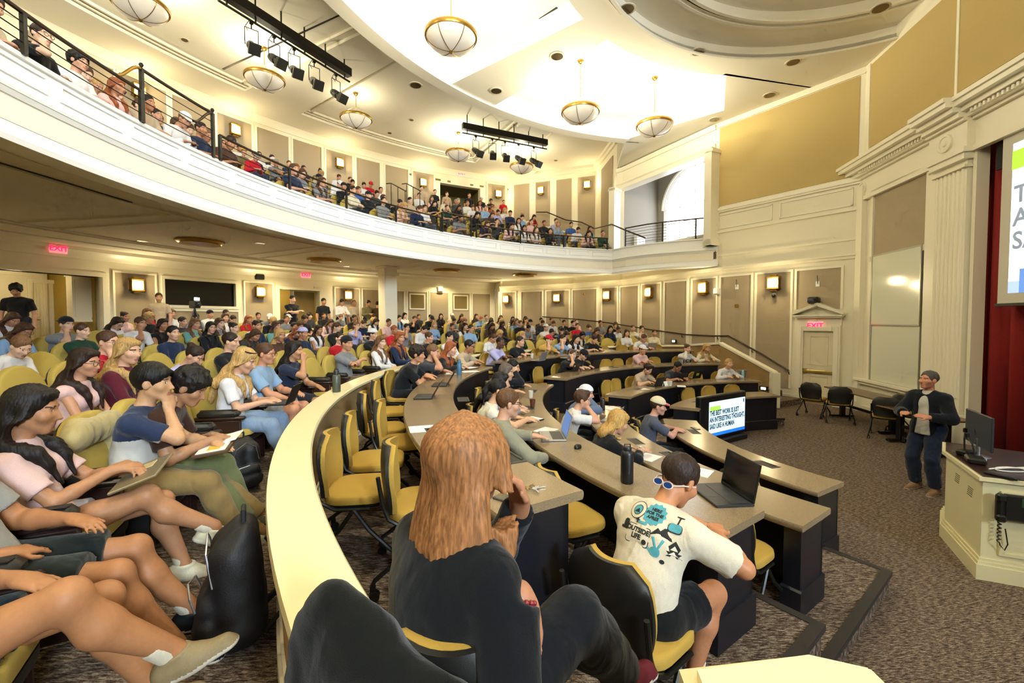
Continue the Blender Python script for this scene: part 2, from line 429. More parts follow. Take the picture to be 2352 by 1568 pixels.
def body_prims(J, fing=True):
    s = J['s']; f = s['fem']; b = s['bulk']; R0, R1, R2 = J['R0'], J['R1'], J['R2']; X1 = R1@V3(0, 1, 0); X2 = R2@V3(0, 1, 0); P = []
    P.append(RC(J['hr']*1.0, J['hl'], .09*b, .09*b, .04))
    P.append(RC(J['pel']+V3(0, 0, .02), J['waist'], .128*b, (.108 if f else .125)*b, .05, R0@V3(0, 1, 0), .8))
    P.append(RC(J['waist'], J['chest'], (.102 if f else .118)*b, (.116 if f else .132)*b, .05, X1, .74))
    P.append(RC(J['chest']+R2@V3(.05, 0, .02), J['chest']+R2@V3(-.05, 0, .02), .1*b, .1*b, .05, X2, .78))
    P.append(RC(J['sr'], J['nb']+R2@V3(.02, -.008, -.018), .05*b, .046, .05)); P.append(RC(J['sl'], J['nb']+R2@V3(-.02, -.008, -.018), .05*b, .046, .05))
    if f:
        for q in (-1, 1): P.append(EL(J['chest']+R1@V3(q*.075, .085, .0), R1, (.062, .055, .06), .04))
    P.append(RC(J['nb']-R2@V3(0, 0, .02), J['hb']+J['Rh']@V3(0, -.01, .02), .06 if not f else .052, .05 if not f else .045, .03))
    for c in 'rl':
        P.append(RC(J['s'+c], J['e'+c], .05*b if not f else .042*b, .041*b if not f else .035*b, .03))
        m = J['e'+c]*.7+J['w'+c]*.3
        P.append(RC(J['e'+c], m, .041*b if not f else .035*b, .042*b if not f else .036*b, .02)); P.append(RC(m, J['w'+c], .042*b if not f else .036*b, .027, .02))
        hx = J['h'+c]; k = J['k'+c]; a = J['a'+c]; m = hx*.5+k*.5
        P.append(RC(hx, m, .088*b, .074*b, .04)); P.append(RC(m, k, .074*b, .055*b, .03)); P.append(EL(k+unit(k-hx)*.012, np.eye(3), (.055, .055, .058), .03))
        q = k*.65+a*.35; bk = unit(np.cross(np.cross(k-hx, a-k), a-k)) if np.linalg.norm(np.cross(k-hx, a-k)) > 1e-3 else V3(0, -1, 0)
        if bk@unit(k-hx) > 0: bk = -bk
        P.append(RC(k, q+bk*.022, .053*b, .06*b, .03)); P.append(RC(q+bk*.022, a+V3(0, 0, .03), .06*b, .036, .03))
        t = J['t'+c]; P.append(RC(a, a+t*.1+V3(0, 0, -.042), .034, .024, .03)); P.append(RC(a-t*.03+V3(0, 0, -.035), a+t*.13+V3(0, 0, -.05), .03, .02, .02))
        P += hand(J, c, fing, s.get('curl_'+c, s['curl']))
    h, Rh = J['head'], J['Rh']*1.0; w = lambda x, y, z: h+Rh@V3(x, y, z)
    j = .92 if f else 1.
    P.append(EL(w(0, -.012, .03), Rh, (.074, .093, .088), .02))
    P.append(EL(w(0, .018, -.045), Rh, (.056*j, .064, .07), .03)); P.append(RC(w(0, .05, -.03), w(0, .066*j+.002, -.093), .046, .026*j, .03))
    P.append(RC(w(-.04*j, .0, -.055), w(-.014, .062, -.098), .024, .016, .02)); P.append(RC(w(.04*j, .0, -.055), w(.014, .062, -.098), .024, .016, .02))
    P.append(RC(w(0, .084, .006), w(0, .108, -.034), .009, .0125*j, .012)); P.append(RC(w(-.011, .09, -.038), w(.011, .09, -.038), .0105, .0105, .008))
    P.append(RC(w(-.034, .072, .024), w(.034, .072, .024), .015, .015, .014))
    P.append(RC(w(-.017, .083, -.066), w(.017, .083, -.066), .0085, .0085, .008)); P.append(RC(w(-.014, .083, -.075), w(.014, .083, -.075), .0085, .0085, .008))
    for q in (-1, 1):
        P.append(EL(w(q*.045, .058, -.022), Rh, (.024, .024, .024), .03))
        P.append(EL(w(q*.077, -.006, -.008), Rh@rotm('z', q*20), (.011, .021, .033), .008))
    subs = [EL(w(q*.031, .1, .006), Rh, (.016, .022, .0095), .012) for q in (-1, 1)]
    return P, subs
def eyes_prims(J):
    h, Rh = J['head'], J['Rh']; w = lambda x, y, z: h+Rh@V3(x, y, z)
    return [EL(w(q*.031, .0715, .004), Rh, (.0125, .0125, .0115), .004) for q in (-1, 1)]
def face_index(J):
    """material slot per face: 0 skin, 1 lips, 2 eye white, 3 iris, 4 brow"""
    h, Rh = J['head'], J['Rh']
    def f(C):
        q = (C-h)@Rh/1.145; x, y, z = np.abs(q[:, 0]), q[:, 1], q[:, 2]; o = np.zeros(len(C), int); fr = y > .045
        o[fr & (x < .024) & (np.abs(z+.0695) < .0085) & (y > .080)] = 1
        e = fr & (((x-.031)/.0115)**2+((z-.004)/.0048)**2 < 1); o[e] = 2
        o[e & ((x-.031)**2+(z-.004)**2 < .0052**2)] = 3
        o[fr & (np.abs(x-.033) < .019) & (np.abs(z-.0245+.12*(x-.033)) < .0036)] = 4
        return o
    return f
def hair_prims(J, style):
    h, Rh = J['head'], J['Rh']; w = lambda x, y, z: h+Rh@V3(x, y, z); n = lambda x, y, z: Rh@unit(V3(x, y, z))
    vol = {'short': .0, 'long': .002, 'curly': .018, 'bun': -.004, 'bowl': .008, 'pony': -.003, 'buzz': -.007, 'wavy': .008, 'bob': .006, 'mid': .006, 'quiff': .006}.get(style, 0)
    P = [EL(w(0, -.017, .038), Rh, (.083+vol, .1+vol, .092+vol), .02)]
    lowf = {'bowl': .052, 'curly': .06, 'buzz': .072}.get(style, .072)
    S_ = [EL(w(0, .105, lowf-.085), Rh, (.078, .078, .085), .012),                # face opening
          RC(w(-.09, .035, -.075), w(.09, .035, -.075), .055, .055, .015), RC(w(-.12, -.0, -.1), w(.12, -.0, -.1), .05, .05, .015)]
    if style in ('short', 'buzz', 'curly', 'bowl', 'quiff', 'bun', 'pony'):
        S_.append(RC(w(-.12, -.07, -.13), w(.12, -.07, -.13), .06, .06, .02))
        for q in (-1, 1): S_.append(EL(w(q*.088, .006, -.012), Rh, (.02, .026, .034), .01))
    if style == 'quiff': P.append(RC(w(-.04, .06, .1), w(.04, .05, .105), .033, .033, .03))
    if style == 'bowl': P.append(RC(w(-.045, .07, .06), w(.045, .07, .06), .022, .022, .03))
    if style == 'curly':
        rng = random.Random(3)
        for i in range(26):
            a = rng.uniform(0, 2*PI); el = rng.uniform(.1, 1.4); P.append(EL(w(.085*math.cos(a)*math.cos(el), -.02+.1*math.sin(a)*math.cos(el), .035+.095*math.sin(el)), Rh, (.026, .026, .024), .012))
        for q in (-1, 0, 1): P.append(EL(w(q*.045, .066, .075), Rh, (.028, .024, .022), .015))
    if style == 'bun': P += [EL(w(0, -.1, .085), Rh, (.042, .04, .038), .015)]
    if style == 'pony': P += [RC(w(0, -.1, .06), w(0, -.14, -.03), .03, .034, .02), RC(w(0, -.14, -.03), w(.01, -.125, -.17), .034, .014, .02)]
    nb = J['nb']; R2 = J['R2']
    if style == 'lob':
        P += [EL(w(0, -.02, .03), Rh, (.1, .118, .1), .03), RC(w(0, -.05, 0), w(0, -.075, -.19), .108, .125, .03, Rh@V3(0, 1, 0), .62)]
        for q in (-1, 1): P += [RC(w(q*.075, .02, .03), w(q*.1, .01, -.1), .035, .045, .03), RC(w(q*.1, .01, -.1), w(q*.115, -.01, -.2), .045, .035, .03)]
    if style in ('long', 'wavy', 'bob', 'mid'):
        L = {'long': .3, 'wavy': .26, 'bob': .1, 'mid': .18}[style]; dn = unit(V3(0, 0, -1)*.55+R2@V3(0, 0, -1)*.45)
        bk = R2@V3(0, -1, 0)
        P.append(RC(w(0, -.05, .0), w(0, -.055, -.07)+dn*.02, .082, .085, .03, Rh@V3(0, 1, 0), .85))
        sp_ = [w(0, -.055, -.06), nb+R2@V3(0, -.1, .01)]
        if L > .15: sp_ += [J['chest']+R2@V3(0, -.165, .03)]
        if L > .22: sp_ += [J['chest']+J['R1']@V3(0, -.185, -.1)]
        for i_, (a, b) in enumerate(zip(sp_, sp_[1:])): P.append(RC(a, b, .088-.006*i_, .086-.012*i_, .03, R2@V3(0, 1, 0), .52))
        for q in (-1, 1):
            a = w(q*.07, .0, .015); b = w(q*.084, .0, -.075)
            P.append(RC(a, b, .028, .034, .02))
            if L < .15: P.append(RC(b, b+dn*.07+R2@V3(0, .012, 0), .036, .03, .02))
            elif L < .2: c = nb+R2@V3(q*.1, -.02, -.0); P += [RC(b, c, .044, .05, .03), RC(c, c+R2@V3(q*.012, -.02, -.07), .05, .03, .02)]
            else:
                c = J['chest']+R2@V3(q*.085, .135 if J['s']['fem'] else .118, .065); e = J['chest']+J['R1']@V3(q*.07, .17, .02-(L-.2)*1.0)
                g_ = nb+R2@V3(q*.082, .068, .0); s1 = J['chest']+R2@V3(q*.098, -.012, .158); s2 = J['chest']+R2@V3(q*.094, .085, .128)
                P += [RC(b, s1, .04, .05, .03), RC(s1, s2, .046, .036, .03), RC(s2, c, .036, .03, .03), RC(c, e, .03, .012, .02, R2@V3(0, 1, 0), .6), RC(s1, J['chest']+R2@V3(q*.1, -.14, .05), .048, .05, .03)]
        P.append(RC(w(-.05, .055, .085), w(.05, .055, .085), .018, .018, .03))
    def post(Pt, D):
        f, a = {'curly': (62, .008), 'lob': (30, .008), 'wavy': (38, .007), 'long': (40, .004), 'bowl': (45, .004)}.get(style, (55, .0045))
        q = (Pt-h)@Rh; q2 = q*np.array([1., .8, .45 if style != 'curly' else 1.])
        st = np.arctan2(q[:, 0], q[:, 1]+.02)
        D = D+a*wob(q2, f)+.0022*np.sin(st*38+6*np.sin(q[:, 2]*14))
        return D
    return P, S_, post
def cap_prims(J, back=False):
    h, Rh = J['head'], J['Rh']; w = lambda x, y, z: h+Rh@V3(x, y, z)
    P = [EL(w(0, -.012, .045), Rh, (.09, .108, .092), .01, [(w(0, 0, .042), Rh@unit(V3(0, -.12 if not back else .12, -1)))])]
    b = -1 if back else 1
    P.append(RC(w(-.03, b*.085, .046), w(.03, b*.085, .046), .072, .072, .012, Rh@unit(V3(0, .12*b, 1)), .13, [(w(0, b*.075, 0), Rh@V3(0, -b, 0))]))
    return P
def shirt_prims(J, loose=.011):
    s = J['s']; P, _ = body_prims(J, False); f = s['fem']; b = s['bulk']; R0, R1, R2 = J['R0'], J['R1'], J['R2']; g = loose
    out = []
    hem = (J['pel']+R0@V3(0, 0, -.1 if s['hem'] is None else s['hem']), R0@V3(0, 0, -1))
    out.append(RC(J['pel']+R0@V3(0, 0, -.07), J['waist'], .15*b+g, (.118 if f else .132)*b+g, .05, R0@V3(0, 1, 0), .88, [hem]))
    out.append(RC(J['waist'], J['chest'], (.115 if f else .13)*b+g, (.128 if f else .145)*b+g, .05, R1@V3(0, 1, 0), .78))
    out.append(RC(J['chest']+R2@V3(.052, 0, .025), J['chest']+R2@V3(-.052, 0, .025), .104*b+g, .104*b+g, .05, R2@V3(0, 1, 0), .8))
    nclip = [(J['nb']+R2@V3(0, .0, .022+s['neck']), R2@unit(V3(0, -.35, 1)))]
    for q, c in ((1, 'r'), (-1, 'l')): out.append(RC(J['s'+c], J['nb']+R2@V3(q*.02, -.006, -.016), .05*b+g, .05+g, .05, None, 1., nclip))
    if f:
        for q in (-1, 1): out.append(EL(J['chest']+R1@V3(q*.075, .085, .0), R1, (.062+g*.8, .055+g*.8, .06+g*.8), .05))
    sl = s['sleeve']; rb = (.041 if not f else .035)*b; rs = (.05 if not f else .042)*b
    for c in 'rl':
        S0, E, W = J['s'+c], J['e'+c], J['w'+c]
        if sl <= 0: continue
        if sl <= 1:
            e = S0+(E-S0)*sl; out.append(RC(S0, e+(E-S0)*.08, rs+g, rs+g*1.5-(rs-rb)*sl*.5, .03, None, 1., [(e, unit(E-S0))]))
        else:
            out.append(RC(S0, E, rs+g, rb+g*1.1, .03)); e = E+(W-E)*(sl-1); out.append(RC(E, e+(W-E)*.05, rb+g*1.1, .03+g, .03, None, 1., [(e, unit(W-E))]))
    def post(Pt, D): return D+.0042*wob(Pt*np.array([1, 1, .6]), 26.)+.0022*wob(Pt, 55., 1.)
    return out, post
def pants_prims(J):
    s = J['s']; b = s['bulk']; p = s['pants']; out = []; g = .015
    out.append(RC(J['hr'], J['hl'], .09*b+g, .09*b+g, .04)); out.append(RC(J['pel'], J['pel']+J['R0']@V3(0, 0, .09), .118*b+g, .115*b+g*.6, .05, J['R0']@V3(0, 1, 0), .8, [(J['pel']+J['R0']@V3(0, 0, .1), J['R0']@V3(0, 0, 1))]))
    for c in 'rl':
        hx, k, a = J['h'+c], J['k'+c], J['a'+c]; m = hx*.5+k*.5
        if p <= 1:
            e = hx+(k-hx)*p; out += [RC(hx, e+(k-hx)*.08, .088*b+g, .078*b+g*1.7, .04, None, 1., [(e, unit(k-hx))])]
        else:
            e = k+(a-k)*(p-1); out += [RC(hx, m, .088*b+g, .075*b+g, .04), RC(m, k, .075*b+g, .06*b+g, .03), RC(k, k*.65+a*.35-V3(0, .012, 0), .06*b+g, .066*b+g, .03), RC(k*.7+a*.3, e+(a-k)*.03, .062*b+g, .052*b+g, .03, None, 1., [(e, unit(a-k))])]
    def post(Pt, D): return D+.004*wob(Pt, 24., 2.)+.002*wob(Pt, 50.)
    return out, post
def shoe_prims(J, c):
    a, t = J['a'+c], J['t'+c]; up = unit(V3(0, 0, 1)-t*t[2]); lat = np.cross(t, up)
    base = a-up*.052
    bot = (base-up*.022, -up)
    return [RC(base-t*.045+up*.012, base+t*.05+up*.012, .045, .05, .03, None, 1., [bot]), RC(base+t*.04+up*.0, base+t*.155-up*.002, .05, .037, .03, up, .9, [bot]), RC(base-t*.03+up*.03, a+up*.02+t*.012, .045, .048, .02, None, 1., [(a+up*.02, up)]),
            RC(base-t*.05-up*.012, base+t*.16-up*.012, .047, .042, .01, up, .5, [bot])]
def sock_prims(J, c):
    a, k = J['a'+c], J['k'+c]; u = unit(k-a); return [RC(a-u*.02, a+u*.10, .038, .0425, .02, None, 1., [(a+u*.10, u)])]
MSKIN = tinted('skin', .5, 60., .06, var=.05, spec=.35)
MHAIR = tinted('hair', .55, 42., .7, (3., 3., .35), .45, .3)
MCLOTH = tinted('cloth', .88, 300., .25, var=.07, spec=.15, sheen=.15, fold=9.)
MSHOE = tinted('shoe', .6, 120., .15, var=.06)
MLIP = mat('lips', 'a86a5c', .45); MWHITE = mat('eye_white', 'c9bfb2', .3); MIRIS = mat('iris', '2c1d14', .2); MBROW = mat('brow', '3a2a20', .8)
MSOLE = mat('shoe_sole', 'c9c0ac', .7)
PCACHE = {}
def person_meshes(key, sp, h, fing, shoes=True):
    """meshes of one pose: body, shirt, trousers, shoes (hair apart)"""
    if key in PCACHE: return PCACHE[key]
    J = skel(sp); P, subs = body_prims(J, fing)
    P2 = P+eyes_prims(J) if h < .0085 else P
    d = {'J': J}
    Dm = lambda Pt, D: D
    d['body'] = solid_mesh('body', P, h, [MSKIN, MLIP, MWHITE, MIRIS, MBROW], subs, None, face_index(J))
    q, post = shirt_prims(J, sp.get('loose', .014)); d['shirt'] = solid_mesh('shirt', q, max(h, .009), [MCLOTH], (), post)
    q, post = pants_prims(J); d['trousers'] = solid_mesh('trousers', q, max(h, .01), [MCLOTH], (), post)
    if shoes:
        for c in 'rl':
            a, t = J['a'+c], J['t'+c]; up = unit(V3(0, 0, 1)-t*t[2]); b0 = a-up*.052
            d['shoe'+c] = solid_mesh('shoe', shoe_prims(J, c), max(h*.8, .006), [MSHOE, MSOLE], (), None, lambda C, b0=b0, up=up: (((C-b0)@up) < -.006).astype(int))
            d['sock'+c] = solid_mesh('sock', sock_prims(J, c), max(h*.8, .006), [MCLOTH])
    PCACHE[key] = d; return d
def hair_mesh(key, sp, style, h):
    k = (key, 'hair', style)
    if k not in PCACHE:
        J = PCACHE[key]['J']
        if style.startswith('cap'):
            PCACHE[k] = solid_mesh('cap', cap_prims(J, style == 'capback'), max(h*.8, .0055), [MCLOTH])
        else:
            P, S_, post = hair_prims(J, style); PCACHE[k] = solid_mesh('hair', P, max(h*.8, .0055), [MHAIR], S_, post)
    return PCACHE[k]
def glasses_mesh(key):
    k = (key, 'glasses')
    if k not in PCACHE:
        J = PCACHE[key]['J']; h, Rh = J['head'], J['Rh']; w = lambda x, y, z: Vector(h+Rh@V3(x, y, z)); m = MB()
        for q in (-1, 1):
            m.tube([w(q*.033+.024*math.cos(a), .1, .003+.019*math.sin(a)) for a in np.linspace(0, 2*PI, 15)[:-1]], .0022, 5, closed=True)
            m.tube([w(q*.056, .098, .008), w(q*.079, .06, .01), w(q*.081, -.005, .006)], .002, 5)
        m.tube([w(-.011, .102, .006), w(.011, .102, .006)], .002, 5)
        PCACHE[k] = m.mesh('glasses', mat('spectacle_frame', '1c1815', .3))
    return PCACHE[k]
PERSONS = []
def person(key, sp, label, loc, rot, skin='c89a7c', hair='short', hairc='3a281c', top='333333', bot='2a2c33', shoe='d8d2c4', h=.011, fing=False, glasses=False, cap=None, scale=1., group=None, sock='dcd6c6', full=True):
    """one person: the body is the top-level object; hair, cap and clothes are its parts"""
    d = person_meshes(key, sp, h, fing, True)
    o = link('person', d['body'], None, loc, rot, skin); o.scale = (scale,)*3
    tag(o, label, 'person', group)
    if hair: link('hair', hair_mesh(key, sp, hair, h), o, color=hairc)
    if cap: link('cap', hair_mesh(key, sp, cap[0], h), o, color=cap[1])
    link('shirt', d['shirt'], o, color=top); link('trousers', d['trousers'], o, color=bot)
    if full:
        for c in 'rl':
            link('shoe', d['shoe'+c], o, color=shoe)
            if sock: link('sock', d['sock'+c], o, color=sock)
    if glasses: link('glasses', glasses_mesh(key), o)
    PERSONS.append(o)
    return o
# ---------------------------------------------------------------- room shell
carpet_mat(); stone_mat()
M_CREAM = mat('cream_paint', 'f0e7cd', .45, noise=40, bmp=.02)
M_TRIM = mat('cream_trim_gloss', 'f4ecd4', .35)
M_WHITE = mat('white_plaster', 'f6f5f1', .5)
M_CEIL = mat('ceiling_plaster', 'f1ead8', .8, noise=30, bmp=.03)
M_TAN = mat('tan_fabric_panel', 'a6957a', .9, noise=240, var=.12, bmp=.3)
M_GOLD = mat('ochre_wall_fabric', 'bda56a', .9, noise=90, var=.08, bmp=.2)
M_GREY = mat('grey_wall_paint', '9a9488', .7)
M_CAP = mat('cream_laminate', 'f2e4b4', .3, noise=60, bmp=.01)
M_BRWALL = mat('tan_wall_fabric', '97794a', .85, noise=200, var=.1, bmp=.25)
M_BLACK = mat('black_metal', '15140f', .4, spec=.4)
M_PANEL = mat('black_navy_laminate', '15161d', .38, noise=30, var=.1, bmp=.02)
M_BRASS = mat('brass', 'a5823c', .3, metal=.85)
M_BRONZE = mat('bronze_rail', '3b2e22', .35, metal=.5)
M_CARPET = MATS['woven_carpet']; M_STONE = MATS['speckled_counter']
M_NOSE = mat('rubber_nosing', '2b2621', .6)
ZB, ZS = 4.30, 4.52                      # balcony lip, soffit
RW = 19.9                                # rear wall radius
RP = [(9.45, 11.85), (7.2, 15.0), (6.05, 17.2), (4.9, 19.5), (3.0, 21.4), (-.65, 23.4)]     # right wall in plan
def at_wall(px, py, off=0.):
    """point of the right wall seen in a pixel; off moves it into the room"""
    best = None
    for p, q in zip(RP, RP[1:]):
        x, y, z = at_line(px, py, p, q)
        ex, ey = q[0]-p[0], q[1]-p[1]; u = ((x-p[0])*ex+(y-p[1])*ey)/(ex*ex+ey*ey)
        if -.02 <= u <= 1.02:
            L = math.hypot(ex, ey); n = (-ey/L, ex/L)
            if n[0]*(5-x)+n[1]*(10-y) < 0: n = (-n[0], -n[1])
            best = (x+n[0]*off, y+n[1]*off, z, math.atan2(ey, ex), n)
    return best
def a_of(px, py, r=RW): q = at_r(px, py, r); return ang(q[0], q[1])
# floors and platforms
m = MB(); m.prism([(-16, -14), (11, -14), (11, 26), (-16, 26)], -.12, 0)
struct(m.build('floor', M_CARPET))
lev = [(3.78, 5.6, .17), (5.6, 6.95, .485), (6.95, 8.42, .775)]
for r0, r1, z in lev:
    m = MB(); m.arc([(r0, -.02), (r1, -.02), (r1, z), (r0, z)], 91, 218.5); struct(m.build('floor', M_CARPET))
    m = MB(); m.arc([(r0-.02, z-.035), (r0+.045, z-.035), (r0+.045, z+.006), (r0-.02, z+.006)], 91, 218.7)
    a = math.radians(218.5); d = Vector((math.cos(a), math.sin(a), 0)); nn = Vector((-d.y, d.x, 0)); c = Vector((CX, CY, 0))
    p0, p1 = c+d*r0, c+d*r1
    T = Matrix((( d.x, nn.x, 0, p0.x), (d.y, nn.y, 0, p0.y), (0, 0, 1, 0), (0, 0, 0, 1)))
    m.box(0, r1-r0, -.05, .02, z-.035, z+.008, M=T)
    struct(m.build('trim', M_NOSE))
ROW_R = [9.5+.98*k for k in range(10)]; ROW_Z = [.83+.068*k for k in range(10)]
m = MB()
for k in range(10):
    r0 = 8.42 if k == 0 else ROW_R[k]-.5; r1 = RW+.6 if k == 9 else ROW_R[k+1]-.5
    m.arc([(r0, -.02), (r1, -.02), (r1, ROW_Z[k]), (r0, ROW_Z[k])], 92, 250)
struct(m.build('floor', M_CARPET))
# parapet between the desks and the raked seats
m = MB(); A0, A1 = 92.5, 218.3
m.arc([(8.43, .3), (8.53, .3), (8.53, 1.55), (8.43, 1.55)], A0, A1)
pw = m.build('wall_parapet', M_BRWALL, smooth=30); struct(pw)
m = MB(); m.arc([(8.37, 1.545), (8.585, 1.545), (8.59, 1.56), (8.585, 1.59), (8.375, 1.59), (8.365, 1.575)], A0, A1, 110)
struct(m.build('trim_cap', M_CAP, pw, smooth=30))
m = MB()
for r, s in ((8.43, -1), (8.53, 1)):
    z = .775 if s < 0 else .83
    m.arc([(r, z), (r+s*.025, z), (r+s*.025, z+.11), (r+s*.012, z+.125), (r+s*.012, z+.16), (r, z+.17)], A0, A1)
struct(m.build('baseboard_parapet', M_TRIM, pw))
x, y = pol(8.48, A1)
m = MB(); T = Matrix.Translation((x, y, 0))@Matrix.Rotation(math.radians(A1), 4, 'Z')
m.box(-.115, .115, -.02, .06, 0, 1.55, 0, T); struct(m.build('trim_post', M_CREAM, pw))
# cream newel wall of the stair beside the camera
m = MB(); m.prism([(.45, .35), (.83, .72), (.83, 1.0), (.73, 1.04), (.42, 1.0), (.4, .7)], 0, 1.54); nw = m.build('wall_stair', M_CREAM)
struct(nw); m = MB()
m.prism([(.43, .3), (.86, .7), (.86, 1.015), (.735, 1.06), (.4, 1.015), (.37, .68)], 1.54, 1.585); m.prism([(.45, .36), (.83, .73), (.83, .99), (.72, 1.03), (.43, .985), (.4, .7)], 1.585, 1.61)
struct(m.build('trim_cap', M_CAP, nw))
# ---------------------------------------------------------------- rear wall, lower
aC = a_of(1137, 672)
doorA = (a_of(234, 650), a_of(-40, 650)); doorB = (a_of(733, 650), a_of(641, 650)); win = (a_of(540, 650), a_of(377, 650))
ZD = 3.72
wr = MB()
def seg(a0, a1, z0, z1, r0=RW, r1=RW+.35): wr.arc([(r0, z0), (r1, z0), (r1, z1), (r0, z1)], a0, a1)
cuts = sorted([(doorA, 0, ZD), (doorB, 0, 3.72), (win, 2.95, 3.82)], key=lambda c: min(c[0]))
a = aC
for (p, q), zl, zt in cuts:
    p, q = min(p, q), max(p, q); seg(a, p, 0, ZS)
    if zl: seg(p, q, 0, zl)
    seg(p, q, zt, ZS); a = q
seg(a, 250, 0, ZS)
wall_rear = struct(wr.build('wall_rear', M_CREAM, smooth=30))
def rear_panel(px0, px1, z0, z1, m_, d=.02, name='panel', frame=True, zpy=660):
    a0, a1 = sorted((a_of(px0, zpy), a_of(px1, zpy)))
    m = MB(); m.arc([(RW-d, z0), (RW+.02, z0), (RW+.02, z1), (RW-d, z1)], a0, a1, 6)
    struct(m.build(name, m_, wall_rear))
    if frame:
        m = MB(); w = .055; da = math.degrees(w/RW); R0 = RW-d-.02
        for (b0, b1, y0, y1) in ((a0-da, a1+da, z1, z1+w), (a0-da, a1+da, z0-w, z0), (a0-da, a0, z0, z1), (a1, a1+da, z0, z1)):
            m.arc([(R0, y0), (RW+.01, y0), (RW+.01, y1), (R0, y1)], b0, b1, 5)
        struct(m.build('trim_frame', M_TRIM, wall_rear))
for p in ((263, 355), (562, 625), (770, 824), (833, 872), (896, 927), (936, 980), (987, 1029), (1038, 1078), (1085, 1125)): rear_panel(*p, 2.0, 3.9, M_TAN)
for p in ((942, 973), (1043, 1072)):
    rear_panel(*p, 3.05, 3.75, mat('loudspeaker_cloth', '7d6a40', .9, noise=300, bmp=.4), .035, 'speaker_panel')
for p in ((372, 545), ): rear_panel(*p, 2.0, 2.75, M_TAN)
# projection booth window
a0, a1 = sorted(win)
m = MB(); m.arc([(RW+.12, 2.95), (RW+.14, 2.95), (RW+.14, 3.82), (RW+.12, 3.82)], a0, a1, 6)
w1 = m.build('window_1', mat('dark_booth_glass', '0a0c0a', .25, spec=.25)); struct(w1)
m = MB(); w = .09; da = math.degrees(w/RW)
for (b0, b1, y0, y1) in ((a0-da, a1+da, 3.82, 3.92), (a0-da*1.3, a1+da*1.3, 2.85, 2.95), (a0-da, a0, 2.95, 3.82), (a1, a1+da, 2.95, 3.82)):
    m.arc([(RW-.05, y0), (RW+.13, y0), (RW+.13, y1), (RW-.05, y1)], b0, b1, 6)
struct(m.build('window_frame', M_TRIM, w1))
# cornice of the rear wall
m = MB(); m.arc([(RW+.01, 4.2), (RW-.05, 4.2), (RW-.07, 4.27), (RW-.16, 4.4), (RW-.2, 4.42), (RW-.2, ZS), (RW+.01, ZS)], aC, 250); struct(m.build('trim_1', M_TRIM, wall_rear, smooth=30))
# corridors behind the two openings
def corridor(dr, depth, name, zt):
    a0, a1 = sorted(dr); m = MB(); z0 = ROW_Z[9]; r1 = RW+depth; e = .5
    m.arc([(r1, z0), (r1+.1, z0), (r1+.1, zt+.3), (r1, zt+.3)], a0-4, a1+4)
    for b in (a0-e, a1): m.arc([(RW+.3, z0), (r1, z0), (r1, zt+.3), (RW+.3, zt+.3)], b, b+e, 1)
    m.arc([(RW+.3, zt+.2), (r1, zt+.2), (r1, zt+.3), (RW+.3, zt+.3)], a0-4, a1+4)
    o = m.build(name, mat('ochre_paint', 'b59a4a', .7)); struct(o)
    m = MB(); w = .13; da = math.degrees(w/RW)
    for (b0, b1, y0, y1) in ((a0-da, a1+da, zt, zt+w), (a0-da, a0, z0, zt), (a1, a1+da, z0, zt)): m.arc([(RW-.05, y0), (RW+.36, y0), (RW+.36, y1), (RW-.05, y1)], b0, b1, 6)
    struct(m.build('trim_2', M_TRIM, o)); m = MB()
    m.arc([(RW-.4, z0-.1), (r1, z0-.1), (r1, z0+.002), (RW-.4, z0+.002)], a0-3, a1+3); struct(m.build('floor', M_CARPET)); return o
corridor(doorA, 2.6, 'wall_corridor', ZD); corridor(doorB, 2.2, 'wall_passage', 3.72)
def panel_door(name, x, y, rot, w, h, z, m_=None, leafs=((.12, .45), (.52, .92)), knob=True):
    """a panelled door leaf with its casing; local x along the wall, y into the wall"""
    m_ = m_ or M_CREAM
    m = MB(); m.box(-w/2, w/2, 0, .05, 0, h); o = m.build(name, m_, None, None, (x, y, z), rot); struct(o)
    m = MB()
    for f0, f1 in leafs:
        x0, x1, z0, z1 = -w/2+.13, w/2-.13, h*f0, h*f1; t = .03
        for b in ((x0, x1, z0, z0+t), (x0, x1, z1-t, z1), (x0, x0+t, z0+t, z1-t), (x1-t, x1, z0+t, z1-t)): m.box(b[0], b[1], -.012, .004, b[2], b[3])
    struct(m.build('door_panel', m_, o))
    m = MB(); c = .12
    for b in ((-w/2-c, -w/2, 0, h+c), (w/2, w/2+c, 0, h+c), (-w/2, w/2, h, h+c)): m.box(b[0], b[1], -.05, .06, b[2], b[3]); m.box(b[0]+.03, b[1]-.03, -.065, -.05, b[2], b[3]-.03)
    struct(m.build('door_frame', M_TRIM, o))
    if knob: m = MB(); m.tube([(w/2-.09, -.02, 1.0), (w/2-.09, -.07, 1.0), (w/2-.2, -.075, 1.0)], .012); struct(m.build('door_handle', M_BRASS, o))
    return o
r = RW+2.58
for n, px, w in (('door_1', 116, .85), ('door_2', 40, 1.1)):
    q = at_r(px, 690, r); a = ang(q[0], q[1]); x, y = pol(r-.02, a); panel_door(n, x, y, math.radians(a-90), w, 2.15 if n == 'door_1' else 2.35, ROW_Z[9])
q = at_r(704, 690, RW+.5); a = ang(q[0], q[1]); x, y = pol(RW+.45, a)
panel_door('door_3', x, y, math.radians(a-90+8), 1.25, 2.25, ROW_Z[9], mat('oak_door', '8d7340', .5, noise=6, var=.15, stretch=(6, 6, .6)), leafs=())
q = at_r(205, 690, RW+.6); a = ang(q[0], q[1]); x, y = pol(RW+.55, a)
